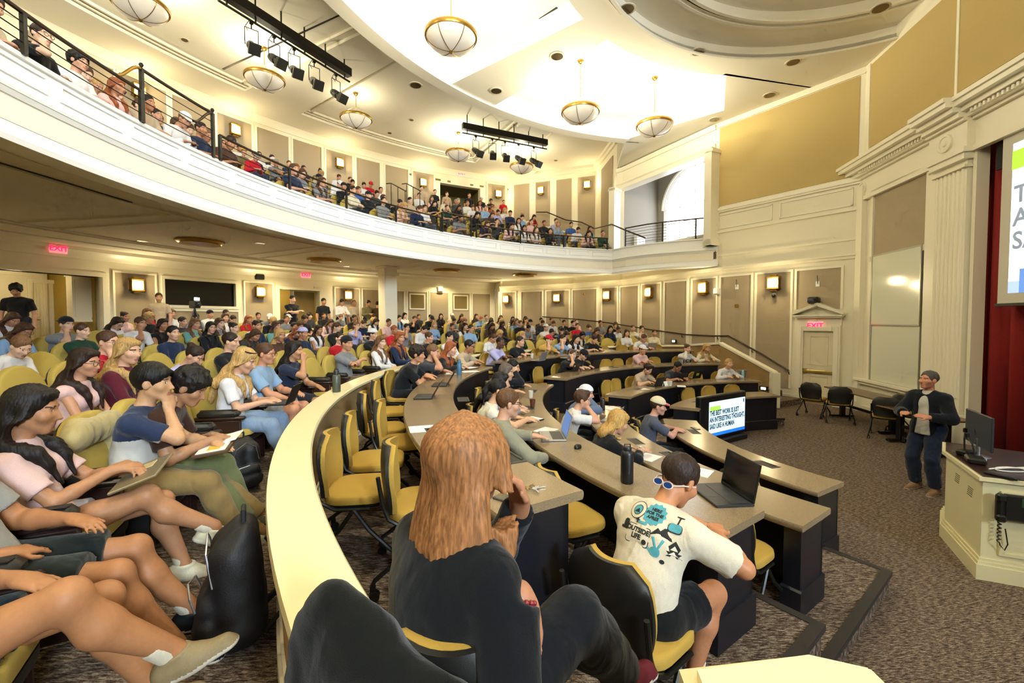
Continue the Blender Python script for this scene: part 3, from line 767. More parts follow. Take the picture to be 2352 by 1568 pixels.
m = MB(); m.box(-.42, .42, 0, .3, 1.0, 2.28); m.box(-.36, .36, -.02, 0, 1.08, 2.2); m.box(-.46, .46, -.03, .3, .94, 1.0); m.box(-.46, .46, -.03, .3, 2.28, 2.34)
struct(m.build('trim_3', M_CREAM, None, None, (x, y, ROW_Z[9]), math.radians(a-90)))
# ---------------------------------------------------------------- right wall, lower
LZ = 5.5
back = lambda z0, z1, t=.35: [(-t, z0), (0, z0), (0, z1), (-t, z1)]
def wall_sweep(pts, prof): return MB().sweep(pts, prof)
RPr = RP
wall_right = struct(wall_sweep(RPr, back(0, LZ)).build('wall_right', M_CREAM))
# the run of the polyline has the room on its left: offsets into the room are positive
def wpanel(px0, px1, z0, z1, m_, d=.015, zb1=None, name='panel', frame=.06):
    A, B = at_wall(px0, 660), at_wall(px1, 660)
    if not A or not B: return
    P = [(B[0], B[1]), (A[0], A[1])] if 0 else [(A[0], A[1]), (B[0], B[1])]
    zb1 = z0 if zb1 is None else zb1
    n = A[4]; L = math.hypot(P[1][0]-P[0][0], P[1][1]-P[0][1]); e = ((P[1][0]-P[0][0])/L, (P[1][1]-P[0][1])/L)
    T = Matrix(((e[0], n[0], 0, P[0][0]), (e[1], n[1], 0, P[0][1]), (0, 0, 1, 0), (0, 0, 0, 1)))
    def slab(x0, x1, y0, y1, za, zb, zt, mb): mb.add([T@Vector(p) for p in ((x0, y0, za), (x1, y0, zb), (x1, y1, zb), (x0, y1, za), (x0, y0, zt), (x1, y0, zt), (x1, y1, zt), (x0, y1, zt))], [(0, 3, 2, 1), (4, 5, 6, 7), (0, 1, 5, 4), (1, 2, 6, 5), (2, 3, 7, 6), (3, 0, 4, 7)])
    m = MB(); slab(0, L, -.01, d, z0, zb1, z1, m); struct(m.build(name, m_, wall_right))
    if frame:
        m = MB(); w = frame; f = d+.025
        m.box(-w, L+w, -.01, f, z1, z1+w, 0, T); m.box(-w, 0, -.01, f, min(z0, zb1), z1, 0, T); m.box(L, L+w, -.01, f, min(z0, zb1), z1, 0, T)
        struct(m.build('trim_frame', M_TRIM, wall_right))
for p in ((1148, 1184), (1198, 1245), (1255, 1307), (1316, 1370), (1384, 1418), (1426, 1466), (1475, 1518), (1528, 1578)): wpanel(*p, 1.5, 3.9, M_TAN)
for p in ((1591, 1646), (1657, 1726), (1739, 1817)): wpanel(*p, .35, 3.9, M_TAN)
wpanel(1831, 1932, 2.75, 3.9, M_TAN)
# mouldings over the panels and the raised wainscot of the balcony level
def run(z0, z1, o, pts=RPr, name='trim_4', par=None, m_=None):
    return struct(MB().sweep(pts, [(-.01, z0), (o, z0), (o, z1), (-.01, z1)]).build(name, m_ or M_TRIM, par or wall_right))
run(4.12, 4.2, .05); run(4.2, 4.24, .09); run(4.62, 4.68, .03); run(5.42, 5.5, .06)
run(0, .18, .03, name='baseboard_right')
# ---------------------------------------------------------------- right wall, upper: ochre bay, then the opening to the window corridor
ZC = 9.2
U0, U1 = RP[0], RP[1]
oA = at_wall(1643, 500); oB = at_wall(1416, 500)
pA, pB = (oA[0], oA[1]), (oB[0], oB[1])
up = [U0, pA]
wall_upper = struct(wall_sweep(up, back(LZ, 10.7)).build('wall_upper', M_CREAM))
def on(p, q, f): return (p[0]+(q[0]-p[0])*f, p[1]+(q[1]-p[1])*f)
g0, g1 = on(U0, pA, .03), on(U0, pA, .97)
struct(MB().sweep([g0, g1], [(-.01, 6.35), (.02, 6.35), (.02, 9.0), (-.01, 9.0)]).build('panel', M_GOLD, wall_upper))
for z0, z1, o in ((6.12, 6.18, .05), (6.18, 6.26, .09), (6.26, 6.3, .04), (9.02, 9.06, .04)): run(z0, z1, o, up, 'trim_5', wall_upper)
for f0, f1 in ((.05, .5), (.55, .97)):
    a, b = on(U0, pA, f0), on(U0, pA, f1); m = MB()
    for z0, z1 in ((5.56, 5.6), (6.02, 6.06)): m.sweep([a, b], [(-.01, z0), (.025, z0), (.025, z1), (-.01, z1)])
    for p, q in ((a, on(a, b, .02)), (on(a, b, .98), b)): m.sweep([p, q], [(-.01, 5.56), (.025, 5.56), (.025, 6.06), (-.01, 6.06)])
    struct(m.build('trim_6', M_TRIM, wall_upper))
# beam over the opening, jambs
opn = [pA]+[p for p in RP[1:] if p[1] > pA[1]+.1 and p[1] < pB[1]-.1]+[pB]
wb = struct(MB().sweep(opn, back(8.35, 10.7, .4)).build('wall_beam', M_CREAM))
struct(MB().sweep(opn, [(-.4, 8.25), (.05, 8.25), (.05, 8.4), (.09, 8.46), (.09, 8.52), (-.4, 8.52)]).build('trim_7', M_TRIM, wb))
struct(MB().sweep(opn, [(0, 9.0), (.06, 9.0), (.1, 9.1), (.1, 9.16), (0, 9.16)]).build('trim_8', M_TRIM, wb))
for nm, c in (('wall_pier', pA), ('wall_jamb', pB)):
    m = MB(); a = oA[3] if c is pA else oB[3]; T = Matrix.Translation((c[0], c[1], 0))@Matrix.Rotation(a, 4, 'Z')
    m.box(-.14, .14, -.1, .42, 5.0, 8.3, 0, T); m.box(-.18, .18, -.14, .42, 8.15, 8.25, 0, T); m.box(-.18, .18, -.14, .42, 5.0, 5.2, 0, T); struct(m.build(nm, M_TRIM))
# corridor behind the opening with the big arched window
nx, ny = -oA[4][0], -oA[4][1]; ex, ey = (pB[0]-pA[0]), (pB[1]-pA[1]); LL = math.hypot(ex, ey); ex, ey = ex/LL, ey/LL
T = Matrix(((ex, nx, 0, pA[0]), (ey, ny, 0, pA[1]), (0, 0, 1, 0), (0, 0, 0, 1)))     # local x along the opening (away from the stage), y outwards
D = 2.6
wx, ww, wz0, wz1 = None, None, 5.0, 0
def loc_of(px, py, d):      # local x on the outer wall at depth d
    x, y, z = at_line(px, py, (pA[0]+nx*d, pA[1]+ny*d), (pA[0]+nx*d+ex, pA[1]+ny*d+ey)); return (x-pA[0])*ex+(y-pA[1])*ey, z
xl, _ = loc_of(1524, 470, D); xa, zapex = loc_of(1592, 378, D); wid = xl-xa; wc = xa; zs = zapex-wid
m = MB(); N = 20; arcp = [(wc+wid*math.cos(t), zs+wid*math.sin(t)) for t in np.linspace(0, PI, N)]
hole = [(wc+wid, 5.1)]+arcp+[(wc-wid, 5.1)]
outer = [(LL+.1, 5.1)]+[(LL+.1, zs)]+[(wc+(LL+.1-wc)*math.cos(t) if math.cos(t) > 0 else wc+(wc+1.4)*math.cos(t), 9.9) for t in np.linspace(.1, PI-.1, N-2)]+[(-1.4, zs)]+[(-1.4, 5.1)]
n = len(hole)
vs = [T@Vector((x, D, z)) for x, z in hole]+[T@Vector((x, D, z)) for x, z in outer]+[T@Vector((x, D+.3, z)) for x, z in hole]
m.add(vs, [(i, i+1, n+i+1, n+i) for i in range(n-1)]+[(i, 2*n+i, 2*n+i+1, i+1) for i in range(n-1)])
m.box(-1.4, LL+.1, D, D+.3, 4.3, 5.1, 0, T)
wc_o = struct(m.build('wall_window', M_GREY)); m = MB()
m.box(LL+.05, LL+.15, .4, D, 4.3, 9.9, 0, T); m.box(-1.4, -1.3, .36, D, 4.3, 9.9, 0, T); struct(m.build('wall_end', M_GREY))
struct(MB().box(-1.4, LL+.1, .36, D+.3, 9.85, 9.95, 0, T).build('ceiling', M_GREY))
m = MB(); m.box(-1.4, LL+.1, .36, D, 4.4, 4.9, 0, T); m.box(-.1, LL, -.1, .4, 4.55, 4.86, 0, T); struct(m.build('floor', M_CARPET))
m = MB(); vs = [T@Vector((x, D+.2, z)) for x, z in hole]; m.add(vs, [tuple(range(n))])
win2 = struct(m.build('window_2', emis('daylight_pane', 'eef4ff', 5.)))
m = MB()
for q in (-.5, 0, .5): m.box(wc+wid*q-.015, wc+wid*q+.015, D+.12, D+.18, 5.1, zs+wid*math.sqrt(1-q*q), 0, T)
for z in (6.0, 6.9, zs): m.box(wc-wid, wc+wid, D+.12, D+.18, z-.015, z+.015, 0, T)
struct(m.build('window_frame', M_WHITE, win2)); m = MB()
m.tube([T@Vector((wc+(wid+.06)*math.cos(t), D-.02, zs+(wid+.06)*math.sin(t))) for t in np.linspace(0, PI, 24)], .06, 6); struct(m.build('window_trim', M_TRIM, win2))
q = T@Vector((loc_of(1462, 520, 1.6)[0], 1.6, 4.9)); m = MB(); m.box(-.55, .55, 0, .5, 0, 1.35); m.box(-.5, .02, -.02, 0, .08, 1.3); m.box(.04, .5, -.02, 0, .08, 1.3); m.box(-.6, .6, -.04, .52, 1.35, 1.4)
struct(m.build('trim_9', M_WHITE, None, None, q, math.atan2(ey, ex)))
# upper walls of the balcony: rear arc, stepped right side
ZG = 10.6
wru = MB(); dB = (a_of(1103, 430), a_of(1011, 430)); p, q = sorted(dB); aU = a_of(1168, 430)
zd0 = ROW_Z[0]
for s0, s1, z0, z1 in ((aU, p, ZS, ZG), (p, q, 9.72, ZG), (q, 250, ZS, ZG)): wru.arc([(RW, z0), (RW+.35, z0), (RW+.35, z1), (RW, z1)], s0, s1)
wall_bal = struct(wru.build('wall_balcony', M_CREAM, smooth=30))
m = MB(); m.arc([(RW+2.5, 6.5), (RW+2.6, 6.5), (RW+2.6, ZG), (RW+2.5, ZG)], p-6, q+6); m.arc([(RW, 9.8), (RW+2.6, 9.8), (RW+2.6, 9.9), (RW, 9.9)], p-6, q+6)
m.arc([(RW+.3, 6.5), (RW+2.5, 6.5), (RW+2.5, 9.9), (RW+.3, 9.9)], q+.3, q+.8, 1); m.arc([(RW+.3, 6.5), (RW+2.5, 6.5), (RW+2.5, 9.9), (RW+.3, 9.9)], p-.8, p-.3, 1)
struct(m.build('wall_vestibule', mat('olive_paint', '7b6d3c', .8)))
def uppanel(px0, px1, py, z0, z1):
    a0, a1 = sorted((a_of(px0, py), a_of(px1, py))); m = MB()
    m.arc([(RW-.02, z0), (RW+.02, z0), (RW+.02, z1), (RW-.02, z1)], a0, a1, 5); struct(m.build('panel', M_TAN, wall_bal))
    m = MB(); w = .06; da = math.degrees(w/RW)
    for (b0, b1, y0, y1) in ((a0-da, a1+da, z1, z1+w), (a0-da, a0, z0, z1), (a1, a1+da, z0, z1)): m.arc([(RW-.04, y0), (RW+.01, y0), (RW+.01, y1), (RW-.04, y1)], b0, b1, 4)
    struct(m.build('trim_frame', M_TRIM, wall_bal))
for p_ in ((60, 112, 60), (188, 258, 140), (272, 380, 200), (395, 484, 260), (498, 577, 300), (590, 662, 340), (673, 738, 380), (749, 809, 400), (819, 872, 420), (885, 937, 430), (948, 996, 440), (1120, 1160, 450)):
    uppanel(*p_, 7.9, 10.05)
m = MB(); m.arc([(RW+.01, 10.2), (RW-.06, 10.2), (RW-.09, 10.3), (RW-.22, 10.48), (RW-.26, 10.5), (RW-.26, ZG), (RW+.01, ZG)], aU, 250); struct(m.build('trim_10', M_TRIM, wall_bal, smooth=30))
q0 = at_r(1168, 430, RW); Uc = (4.45, 23.2); Ud = (q0[0], q0[1])
ru = [pB, Uc, Ud]; wall_bar = struct(MB().sweep(ru, back(ZB, ZG)).build('wall_side', M_CREAM))
def upanel2(px0, px1, z0a, z0b, z1, A_, B_):
    a = at_line(px0, 430, A_, B_); b = at_line(px1, 430, A_, B_); m = MB()
    ex_, ey_ = B_[0]-A_[0], B_[1]-A_[1]; L_ = math.hypot(ex_, ey_); n_ = (-ey_/L_*.03, ex_/L_*.03)
    P = [(a[0]+n_[0]*k, a[1]+n_[1]*k) for k in (-.3, 1)]+[(b[0]+n_[0]*k, b[1]+n_[1]*k) for k in (1, -.3)]
    zz = (z0a, z0a, z0b, z0b)
    m.add([(x, y, z) for (x, y), z in zip(P, zz)]+[(x, y, z1) for x, y in P], [(0, 3, 2, 1), (4, 5, 6, 7), (0, 1, 5, 4), (1, 2, 6, 5), (2, 3, 7, 6), (3, 0, 4, 7)])
    struct(m.build('panel', M_TAN, wall_bar))
for a_, b_, c_, d_ in ((1181, 1216, 8.0, 8.0), (1231, 1263, 7.6, 7.6), (1278, 1313, 7.5, 7.1), (1328, 1367, 7.0, 6.5)): upanel2(a_, b_, c_, d_, 10.05, Uc, Ud)
upanel2(1382, 1408, 6.4, 6.2, 10.0, pB, Uc)
run(10.3, 10.45, .1, ru, 'trim_11', wall_bar); run(10.45, 10.6, .2, ru, 'trim_11', wall_bar)
# ---------------------------------------------------------------- balcony: slab, stepped floor, curved front
FR = [pol(11.74, a) for a in np.linspace(250, 101.2, 92)]+[(4.42, 17.02), (4.7, 16.7), (5.05, 16.32), (5.5, 15.98), (6.0, 15.7), (6.5, 15.45), (7.12, 15.12)]
FR = [tuple(p) for p in FR]
inn = [pol(RW+.2, a) for a in np.linspace(250, aU, 60)]
slab = FR+[(7.3, 15.3)]+[pB]+[Uc]+inn[::-1]
m = MB(); m.prism(slab, ZS, 4.85); struct(m.build('floor', M_CEIL))
BR = [12.55+.93*k for k in range(8)]; BZ = [4.87+.37*k for k in range(8)]
m = MB()
for k in range(8):
    r0 = 11.76 if k == 0 else BR[k]-.42; r1 = RW+.1 if k == 7 else BR[k+1]-.42
    m.arc([(r0, 4.6), (r1, 4.6), (r1, BZ[k]), (r0, BZ[k])], 110 if k > 1 else 103, 248)
struct(m.build('floor', M_CARPET))
# the front runs with the stage on its left: negative offset = towards the rear
FRS = FR[::-1]
prof = [(-.1, 5.24), (.04, 5.24), (.05, 5.27), (.04, 5.29), (-.1, 5.29)]
m = MB(); m.sweep(FRS, [(-.08, 4.86), (.0, 4.86), (.0, 5.25), (-.08, 5.25)]); m.sweep(FRS, [(-.2, ZB+.1), (-.01, ZB+.1), (-.01, 4.86), (-.2, 4.86)])
bf = struct(m.build('wall_balcony_front', M_WHITE, smooth=20))
m = MB(); m.sweep(FRS, prof)
for pr in ([(-.05, 4.85), (.05, 4.85), (.06, 4.88), (.03, 4.92), (.03, 4.95), (-.05, 4.95)], [(-.05, 4.79), (.02, 4.79), (.05, 4.84), (-.05, 4.85)], [(-.25, ZB), (.03, ZB), (.045, ZB+.06), (.02, ZB+.12), (-.25, ZB+.12)]): m.sweep(FRS, pr)
for i in range(30):        # row of raised panels
    a = 249-i*4.95
    for z0, z1, b0, b1 in ((5.0, 5.02, a, a-4.2), (5.17, 5.19, a, a-4.2), (5.02, 5.17, a, a-.12), (5.02, 5.17, a-4.08, a-4.2)):
        m.arc([(11.715, z0), (11.76, z0), (11.76, z1), (11.715, z1)], b0, b1, 3)
struct(m.build('trim_12', M_WHITE, bf, smooth=30))
m = MB(); m.sweep(FRS, [(-.35, ZB+.02), (-.24, ZB+.02), (-.24, ZS), (-.35, ZS)]); struct(m.build('trim_13', M_CEIL, bf))
# soffit mouldings
m = MB()
for r in (12.6, 13.2, 17.2, 17.5, 18.6): m.arc([(r, ZS-.03), (r+.05, ZS-.03), (r+.05, ZS), (r, ZS)], aC+2, 248)
struct(m.build('trim_14', M_CEIL))
for a in (133, 150, 167, 184, 201, 218):
    m = MB(); m.arc([(13.3, ZS-.03), (17.1, ZS-.03), (17.1, ZS), (13.3, ZS)], a, a+.2, 1); m.arc([(13.3, ZS-.03), (17.1, ZS-.03), (17.1, ZS), (13.3, ZS)], a+2.2, a+2.4, 1); struct(m.build('trim_15', M_CEIL))
m = MB(); p0, p1 = at_z(-60, 355, ZS), at_z(302, 464, ZS)
m.sweep([p0, p1], [(-.02, ZS-.012), (.02, ZS-.012), (.02, ZS), (-.02, ZS)]); struct(m.build('trim_16', M_BLACK))
# round-cornered column under the balcony
cp = at_r(891, 690, 15.6); m = MB(); x, y = cp[0], cp[1]; a = math.radians(ang(x, y))
T = Matrix.Translation((x, y, 0))@Matrix.Rotation(a, 4, 'Z')
m.rbox(-.27, .27, -.27, .27, ROW_Z[6], ZS, .03, 0, T); m.rbox(-.32, .32, -.32, .32, ZS-.35, ZS-.28, .01, 0, T); m.rbox(-.33, .33, -.33, .33, ZS-.1, ZS, .01, 0, T); m.rbox(-.31, .31, -.31, .31, ROW_Z[6], ROW_Z[6]+.2, .01, 0, T)
struct(m.build('column', M_TRIM))
# ---------------------------------------------------------------- ceilings
m = MB(); z0, z1 = ZC, ZC+.12
box = lambda r0, r1, a0, a1, n=None: m.arc([(r0, z0), (r1, z0), (r1, z1), (r0, z1)], a0, a1, n)
box(10.45, 10.75, 101, 262); box(5.35, 6.1, 0, 360)
for a0, a1 in ((131.5, 141), (172, 181), (212, 221), (250, 262)): box(6.1, 10.45, a0, a1)
wA, wB = (5.88, 12.2), (6.85, 14.3)
inner = [pol(6.1, a) for a in np.linspace(-110, 95, 60)]
right = inner+[wA, wB, pol(10.45, 101), pol(10.75, 101), pB, (6.3, 17.4), (7.5, 15.2), (13.2, 14), (13.2, -12), (4, -12)]
m.prism(right, z0, z1)
ceil = struct(m.build('ceiling', M_CEIL))
m = MB()
m.arc([(10.75, ZC), (10.8, ZC), (10.8, ZG), (10.75, ZG)], 98, 262); m.arc([(10.42, ZC-.05), (10.8, ZC-.05), (10.8, ZC), (10.42, ZC)], 101, 262)
struct(m.build('trim_17', M_CEIL, ceil, smooth=30))
m = MB(); a = [pol(10.76, t) for t in np.linspace(250, 99, 80)]
m.prism(a+[pB, Uc]+[pol(RW+.3, t) for t in np.linspace(aU, 250, 60)], ZG, ZG+.1); struct(m.build('ceiling', M_CEIL))
# gallery ceiling ribs and mouldings
m = MB()
for r0, r1 in ((10.8, 11.9), (18.3, RW)): m.arc([(r0, ZG-.14), (r1, ZG-.14), (r1, ZG), (r0, ZG)], 106, 250)
for r in (12.0, 12.15, 17.95, 18.15): m.arc([(r, ZG-.07), (r+.06, ZG-.07), (r+.06, ZG), (r, ZG)], 106, 250)
for a in (113.5, 146, 171.5, 200, 228):
    m.arc([(11.9, ZG-.14), (18.3, ZG-.14), (18.3, ZG), (11.9, ZG)], a-3.2, a+3.2, 5)
    for s in (-4, 4): m.arc([(12.2, ZG-.07), (18, ZG-.07), (18, ZG), (12.2, ZG)], a+s-.12, a+s+.12, 1)
struct(m.build('trim_18', M_CEIL, smooth=30))
m = MB(); m.arc([(12.4, ZG-.012), (17.8, ZG-.012), (17.8, ZG), (12.4, ZG)], 152.2, 152.4, 1); struct(m.build('trim_19', M_BLACK))
# recessed bays over the middle of the hall
def bay(poly, zt):
    m = MB(); n = len(poly); m.add([(x, y, ZC+.1) for x, y in poly]+[(x, y, zt) for x, y in poly], [(i, (i+1) % n, n+(i+1) % n, n+i) for i in range(n)]+[tuple(range(n, 2*n))])
    return struct(m.build('ceiling_bay', M_WHITE))
grow = .28
def arcpoly(r0, r1, a0, a1): return [pol(r0, t) for t in np.linspace(a0, a1, 16)]+[pol(r1, t) for t in np.linspace(a1, a0, 16)]
for a0, a1 in ((141, 172), (181, 212), (221, 250)): bay(arcpoly(6.1-grow, 10.45+grow, a0-2, a1+2), 9.95)
bay([pol(6.1-grow, t) for t in np.linspace(133.5, 93, 16)]+[(wA[0]+.25, wA[1]-.1), (wB[0]+.3, wB[1]), pol(10.45+grow, 100)]+[pol(10.45+grow, t) for t in np.linspace(101, 133.5, 16)], 9.95)
for a in (152,):
    m = MB(); p0, p1 = at_z(1047, 172, 9.94), at_z(1280, 18, 9.94); m.sweep([p0, p1], [(-.03, 9.93), (.03, 9.93), (.03, 9.95), (-.03, 9.95)]); struct(m.build('trim_20', M_BLACK))
# stepped dome over the stage
m = MB()
m.arc([(5.35, ZC), (5.4, ZC), (5.4, ZC+.3), (5.35, ZC+.3)], 0, 360); m.arc([(4.4, ZC+.3), (5.4, ZC+.3), (5.4, ZC+.36), (4.4, ZC+.36)], 0, 360)
m.arc([(4.4, ZC+.3), (4.45, ZC+.3), (4.45, ZC+.55), (4.4, ZC+.55)], 0, 360); m.arc([(0.02, ZC+.55), (4.45, ZC+.55), (4.45, ZC+.6), (0.02, ZC+.6)], 0, 360)
for r, z in ((5.28, ZC), (4.5, ZC+.3), (4.3, ZC+.3)): m.arc([(r, z-.05), (r+.08, z-.05), (r+.08, z), (r, z)], 0, 360)
struct(m.build('ceiling_dome', M_CEIL, smooth=30))
# ---------------------------------------------------------------- proscenium wall (right of the picture)
PA, PB = (9.45, 11.85), (8.36, 6.0)
ln = math.hypot(PB[0]-PA[0], PB[1]-PA[1]); pe = ((PB[0]-PA[0])/ln, (PB[1]-PA[1])/ln); pn = (pe[1], -pe[0])    # pn points into the room
if pn[0] > 0: pn = (-pn[0], -pn[1])
TP = Matrix(((pe[0], pn[0], 0, PA[0]), (pe[1], pn[1], 0, PA[1]), (0, 0, 1, 0), (0, 0, 0, 1)))     # x towards the stage, y into the room
def ps(px, py=900, off=0.):
    x, y, z = at_line(px, py, (PA[0]+pn[0]*off, PA[1]+pn[1]*off), (PB[0]+pn[0]*off, PB[1]+pn[1]*off)); return (x-PA[0])*pe[0]+(y-PA[1])*pe[1], z
sj = ps(2230)[0]; s1, s2 = ps(2000)[0], ps(2115)[0]; s3, s4 = ps(2152)[0], ps(2214)[0]
m = MB(); m.box(-.3, sj, -.16, 0, 0, 10.7, 0, TP); m.box(sj, 16, -.45, 0, 6.0, 10.7, 0, TP)
wp = struct(m.build('wall_stage', M_CREAM))
P_ = lambda mb, nm, mt, **k: struct(mb.build(nm, mt, wp, **k))
m = MB(); m.box(s1-.02, s2+.02, -.01, .012, 4.1, 5.7, 0, TP); P_(m, 'panel', M_TAN)
m = MB(); m.box(.25, ps(2172)[0], -.01, .012, 6.95, 9.1, 0, TP); m.box(ps(2172)[0]+.06, 14, -.01, .012, 6.95, 9.1, 0, TP); P_(m, 'panel', M_GOLD)
m = MB(); m.box(-.05, .2, 0, .12, 0, 6.0, 0, TP); m.box(s3-.3, s4+.06, 0, .12, 0, 5.5, 0, TP)
for i in range(7): u = s3+.02+(s4-s3-.04)*i/6; m.tube([TP@Vector((u, .12, .9)), TP@Vector((u, .12, 5.35))], .032, 8)
m.box(s3-.09, s4+.12, 0, .22, 5.5, 5.62, 0, TP); m.box(s3-.07, s4+.1, 0, .19, 5.35, 5.4, 0, TP); m.box(s3-.09, s4+.12, 0, .22, 0, .5, 0, TP); m.box(s3-.07, s4+.1, 0, .2, .5, .58, 0, TP)
m.box(s1-.12, s1-.04, 0, .05, .8, 5.75, 0, TP); m.box(s2+.04, s2+.1, 0, .05, .8, 5.75, 0, TP); m.box(s1-.12, s2+.1, 0, .05, 3.95, 4.08, 0, TP); m.box(s1-.12, s2+.1, 0, .05, 5.7, 5.78, 0, TP)
m.box(.05, s3-.05, 0, .16, .82, .88, 0, TP); m.box(.05, s3-.05, 0, .1, .74, .82, 0, TP); m.box(-.05, s3-.05, 0, .05, 0, .16, 0, TP)
P_(m, 'trim_21', M_TRIM, smooth=35)
# entablature, breaking forward over the fluted pilaster
m = MB()
def ent(u0, u1, o): 
    for y, z0, z1 in ((.1, 5.62, 5.72), (.05, 5.72, 6.2), (.12, 6.2, 6.26), (.3, 6.36, 6.46), (.42, 6.46, 6.56), (.46, 6.56, 6.64), (.2, 6.26, 6.36)): m.box(u0-(y if u0 < 0 else 0), u1, 0, y+o, z0, z1, 0, TP)
ent(-.12, s3-.12, 0); ent(s3-.12, s4+.16, .16); ent(s4+.16, 16, .02)
for i in range(26): u = .25+i*(s3-.45)/25; m.box(u, u+.03, 0, .26, 6.28, 6.35, 0, TP)
for i in range(90): u = s4+.3+i*.09; m.box(u, u+.045, 0, .28, 6.28, 6.35, 0, TP)
for u, o in ((.08, .05), ((s3+s4)/2, .22)):
    q = TP@Vector((u, o, 5.95)); R_ = Matrix.Translation(q)@Matrix.Rotation(math.atan2(pn[1], pn[0]), 4, 'Z')@Matrix.Rotation(PI/2, 4, 'Y')
    m.lathe([(.17, -.02), (.17, .03), (.13, .035), (.12, .015), (.07, .015), (.05, .04), (0, .05)], 20, 0, R_)
P_(m, 'trim_22', M_TRIM, smooth=30)
m = MB(); m.box(.19, .23, 0, .03, 6.7, 9.15, 0, TP); u = ps(2172)[0]; m.box(u, u+.06, 0, .03, 6.7, 9.15, 0, TP); P_(m, 'trim_23', M_TRIM)
# jamb of the stage opening, stage house
m = MB(); m.box(sj-.06, sj+.02, -.16, .05, 0, 6.0, 0, TP); P_(m, 'trim_24', M_TRIM)
m = MB(); m.box(sj, 16, -1.2, -1.1, 0, 7, 0, TP); struct(m.build('wall_backstage', M_BLACK))
# walls out of the picture that close the room
m = MB(); m.sweep([(9.45, -12), (-.65, -14)], back(0, 10.7)); m.sweep([(-.65, -14.)]+[pol(RW, 251)], back(0, 10.7)); struct(m.build('wall_left', M_CREAM))
m = MB(); x = TP@Vector((16, 0, 0)); m.sweep([(x.x, x.y), (9.45, -12)], [(-.2, 0), (0, 0), (0, 10.7), (-.2, 10.7)]); struct(m.build('wall_front', M_CREAM))

# assumed window behind the camera, unseen, added for cool light on the balcony front
m = MB(); T = Matrix.Translation((9.3, -11.4, 0))@Matrix.Rotation(math.radians(11), 4, 'Z'); m.box(-3.6, -1.0, -.25, -.2, 5.2, 8.8, 0, T); struct(m.build('window_added', emis('daylight_pane', 'eef4ff', 5.)))

m = MB(); q = pol(RW, aC); m.sweep([(-.60, 23.3), (q[0]+.02, q[1]+.02)], back(0, ZS+.3)); struct(m.build('wall_corner', M_CREAM))
# ---------------------------------------------------------------- lamps and fittings
WARM = (1, .92, .66); COOL = (.82, .92, 1)
def point(loc, e, col=WARM, r=.1, typ='POINT', rot=None, size=None, spot=None):
    l = bpy.data.lights.new('lamp_light', typ); l.energy = e; l.color = col
    if typ in ('POINT', 'SPOT'): l.shadow_soft_size = r
    if typ == 'AREA': l.shape = 'DISK'; l.size = size
    if spot: l.spot_size = math.radians(spot); l.spot_blend = .6
    o = bpy.data.objects.new('lamp_light', l); COL.objects.link(o); o.location = loc
    if rot is not None: o.rotation_euler = rot
    return o
M_GLASS = mat('alabaster_glass', 'e2d9c8', .35, noise=3, var=.06, bmp=0, emit='f2e4cc', estr=.22)
def pendant_meshes():
    P = [(.0, -.33)]+[(.53*math.sin(t), -.33*math.cos(t)) for t in np.linspace(.1, PI/2, 12)]
    b = MB().lathe(P, 32).mesh('bowl', M_GLASS, 60)
    r = MB(); r.lathe([(.52, -.05), (.555, -.05), (.565, -.02), (.565, .015), (.55, .04), (.52, .04), (.52, -.05)], 32); r.lathe([(0, -.385), (.03, -.37), (.05, -.335), (0, -.32)], 12)
    m = MB()
    for k in range(6):
        a = PI*k/3+.3; m.tube([(.535*math.sin(t)*math.cos(a), .535*math.sin(t)*math.sin(a), -.335*math.cos(t)) for t in np.linspace(.08, PI/2-.05, 10)], .008, 5)
    c = MB()
    for k in range(3): a = 2*PI*k/3; c.tube([(.52*math.cos(a), .52*math.sin(a), .03), (.03*math.cos(a), .03*math.sin(a), .42)], .005, 5)
    return b, r.mesh('rim', M_BRASS, 40), m.mesh('rib', M_BRASS, 60), c.mesh('chain', M_BRASS)
PM = pendant_meshes()
def pendant(px, py, z, ztop, label, e):
    x, y = at_z(px, py, z); o = thing('pendant_lamp', label, 'pendant lamp', (x, y, z), random.random()*6, 'glass bowl pendant lamps under the ceiling')
    for me in PM: link(me.name.split('.')[0], me, o)
    m = MB(); m.tube([(0, 0, .4), (0, 0, ztop-z)], .012, 6); m.build('rod', M_BRASS, o)
    m = MB(); m.lathe([(0, ztop-z-.09), (.05, ztop-z-.08), (.1, ztop-z-.02), (.1, ztop-z)], 16); m.lathe([(0, ztop-z-.2), (.035, ztop-z-.17), (0, ztop-z-.14)], 12); m.build('canopy', M_BRASS, o, 60)
    point((x, y, z+.12), e, WARM, .15)
for px, py, z, zt, lb, e in ((1036, 82, 8.5, 9.95, 'largest glass bowl pendant lamp, hanging in the first white ceiling bay', 480), (1333, 256, 8.5, 9.95, 'glass bowl pendant in the second white ceiling bay, above the balcony end', 480), (1503, 287, 8.5, 9.95, 'glass bowl pendant closest to the arched window', 420),
        (322, 12, 9.7, ZG, 'glass bowl pendant over the near end of the balcony, cut by the picture edge', 230), (608, 180, 9.7, ZG, 'glass bowl pendant under the long black spotlight track', 140), (818, 272, 9.7, ZG, 'glass bowl pendant between the two spotlight tracks', 60),
        (1053, 352, 9.7, ZG, 'small distant glass bowl pendant above the lit exit doorway of the balcony', 200), (1198, 382, 9.7, ZG, 'small distant glass bowl pendant beneath the short spotlight track', 180)):
    pendant(px, py, z, zt, lb, e)
for a, r in ((196, 8.), (235, 8.), (190, 15.35), (215, 15.35)):     # the lamps behind the camera's back
    x, y = pol(r, a); point((x, y, 8.6 if r < 10 else 9.8), 450 if r < 10 else 300, WARM, .15)
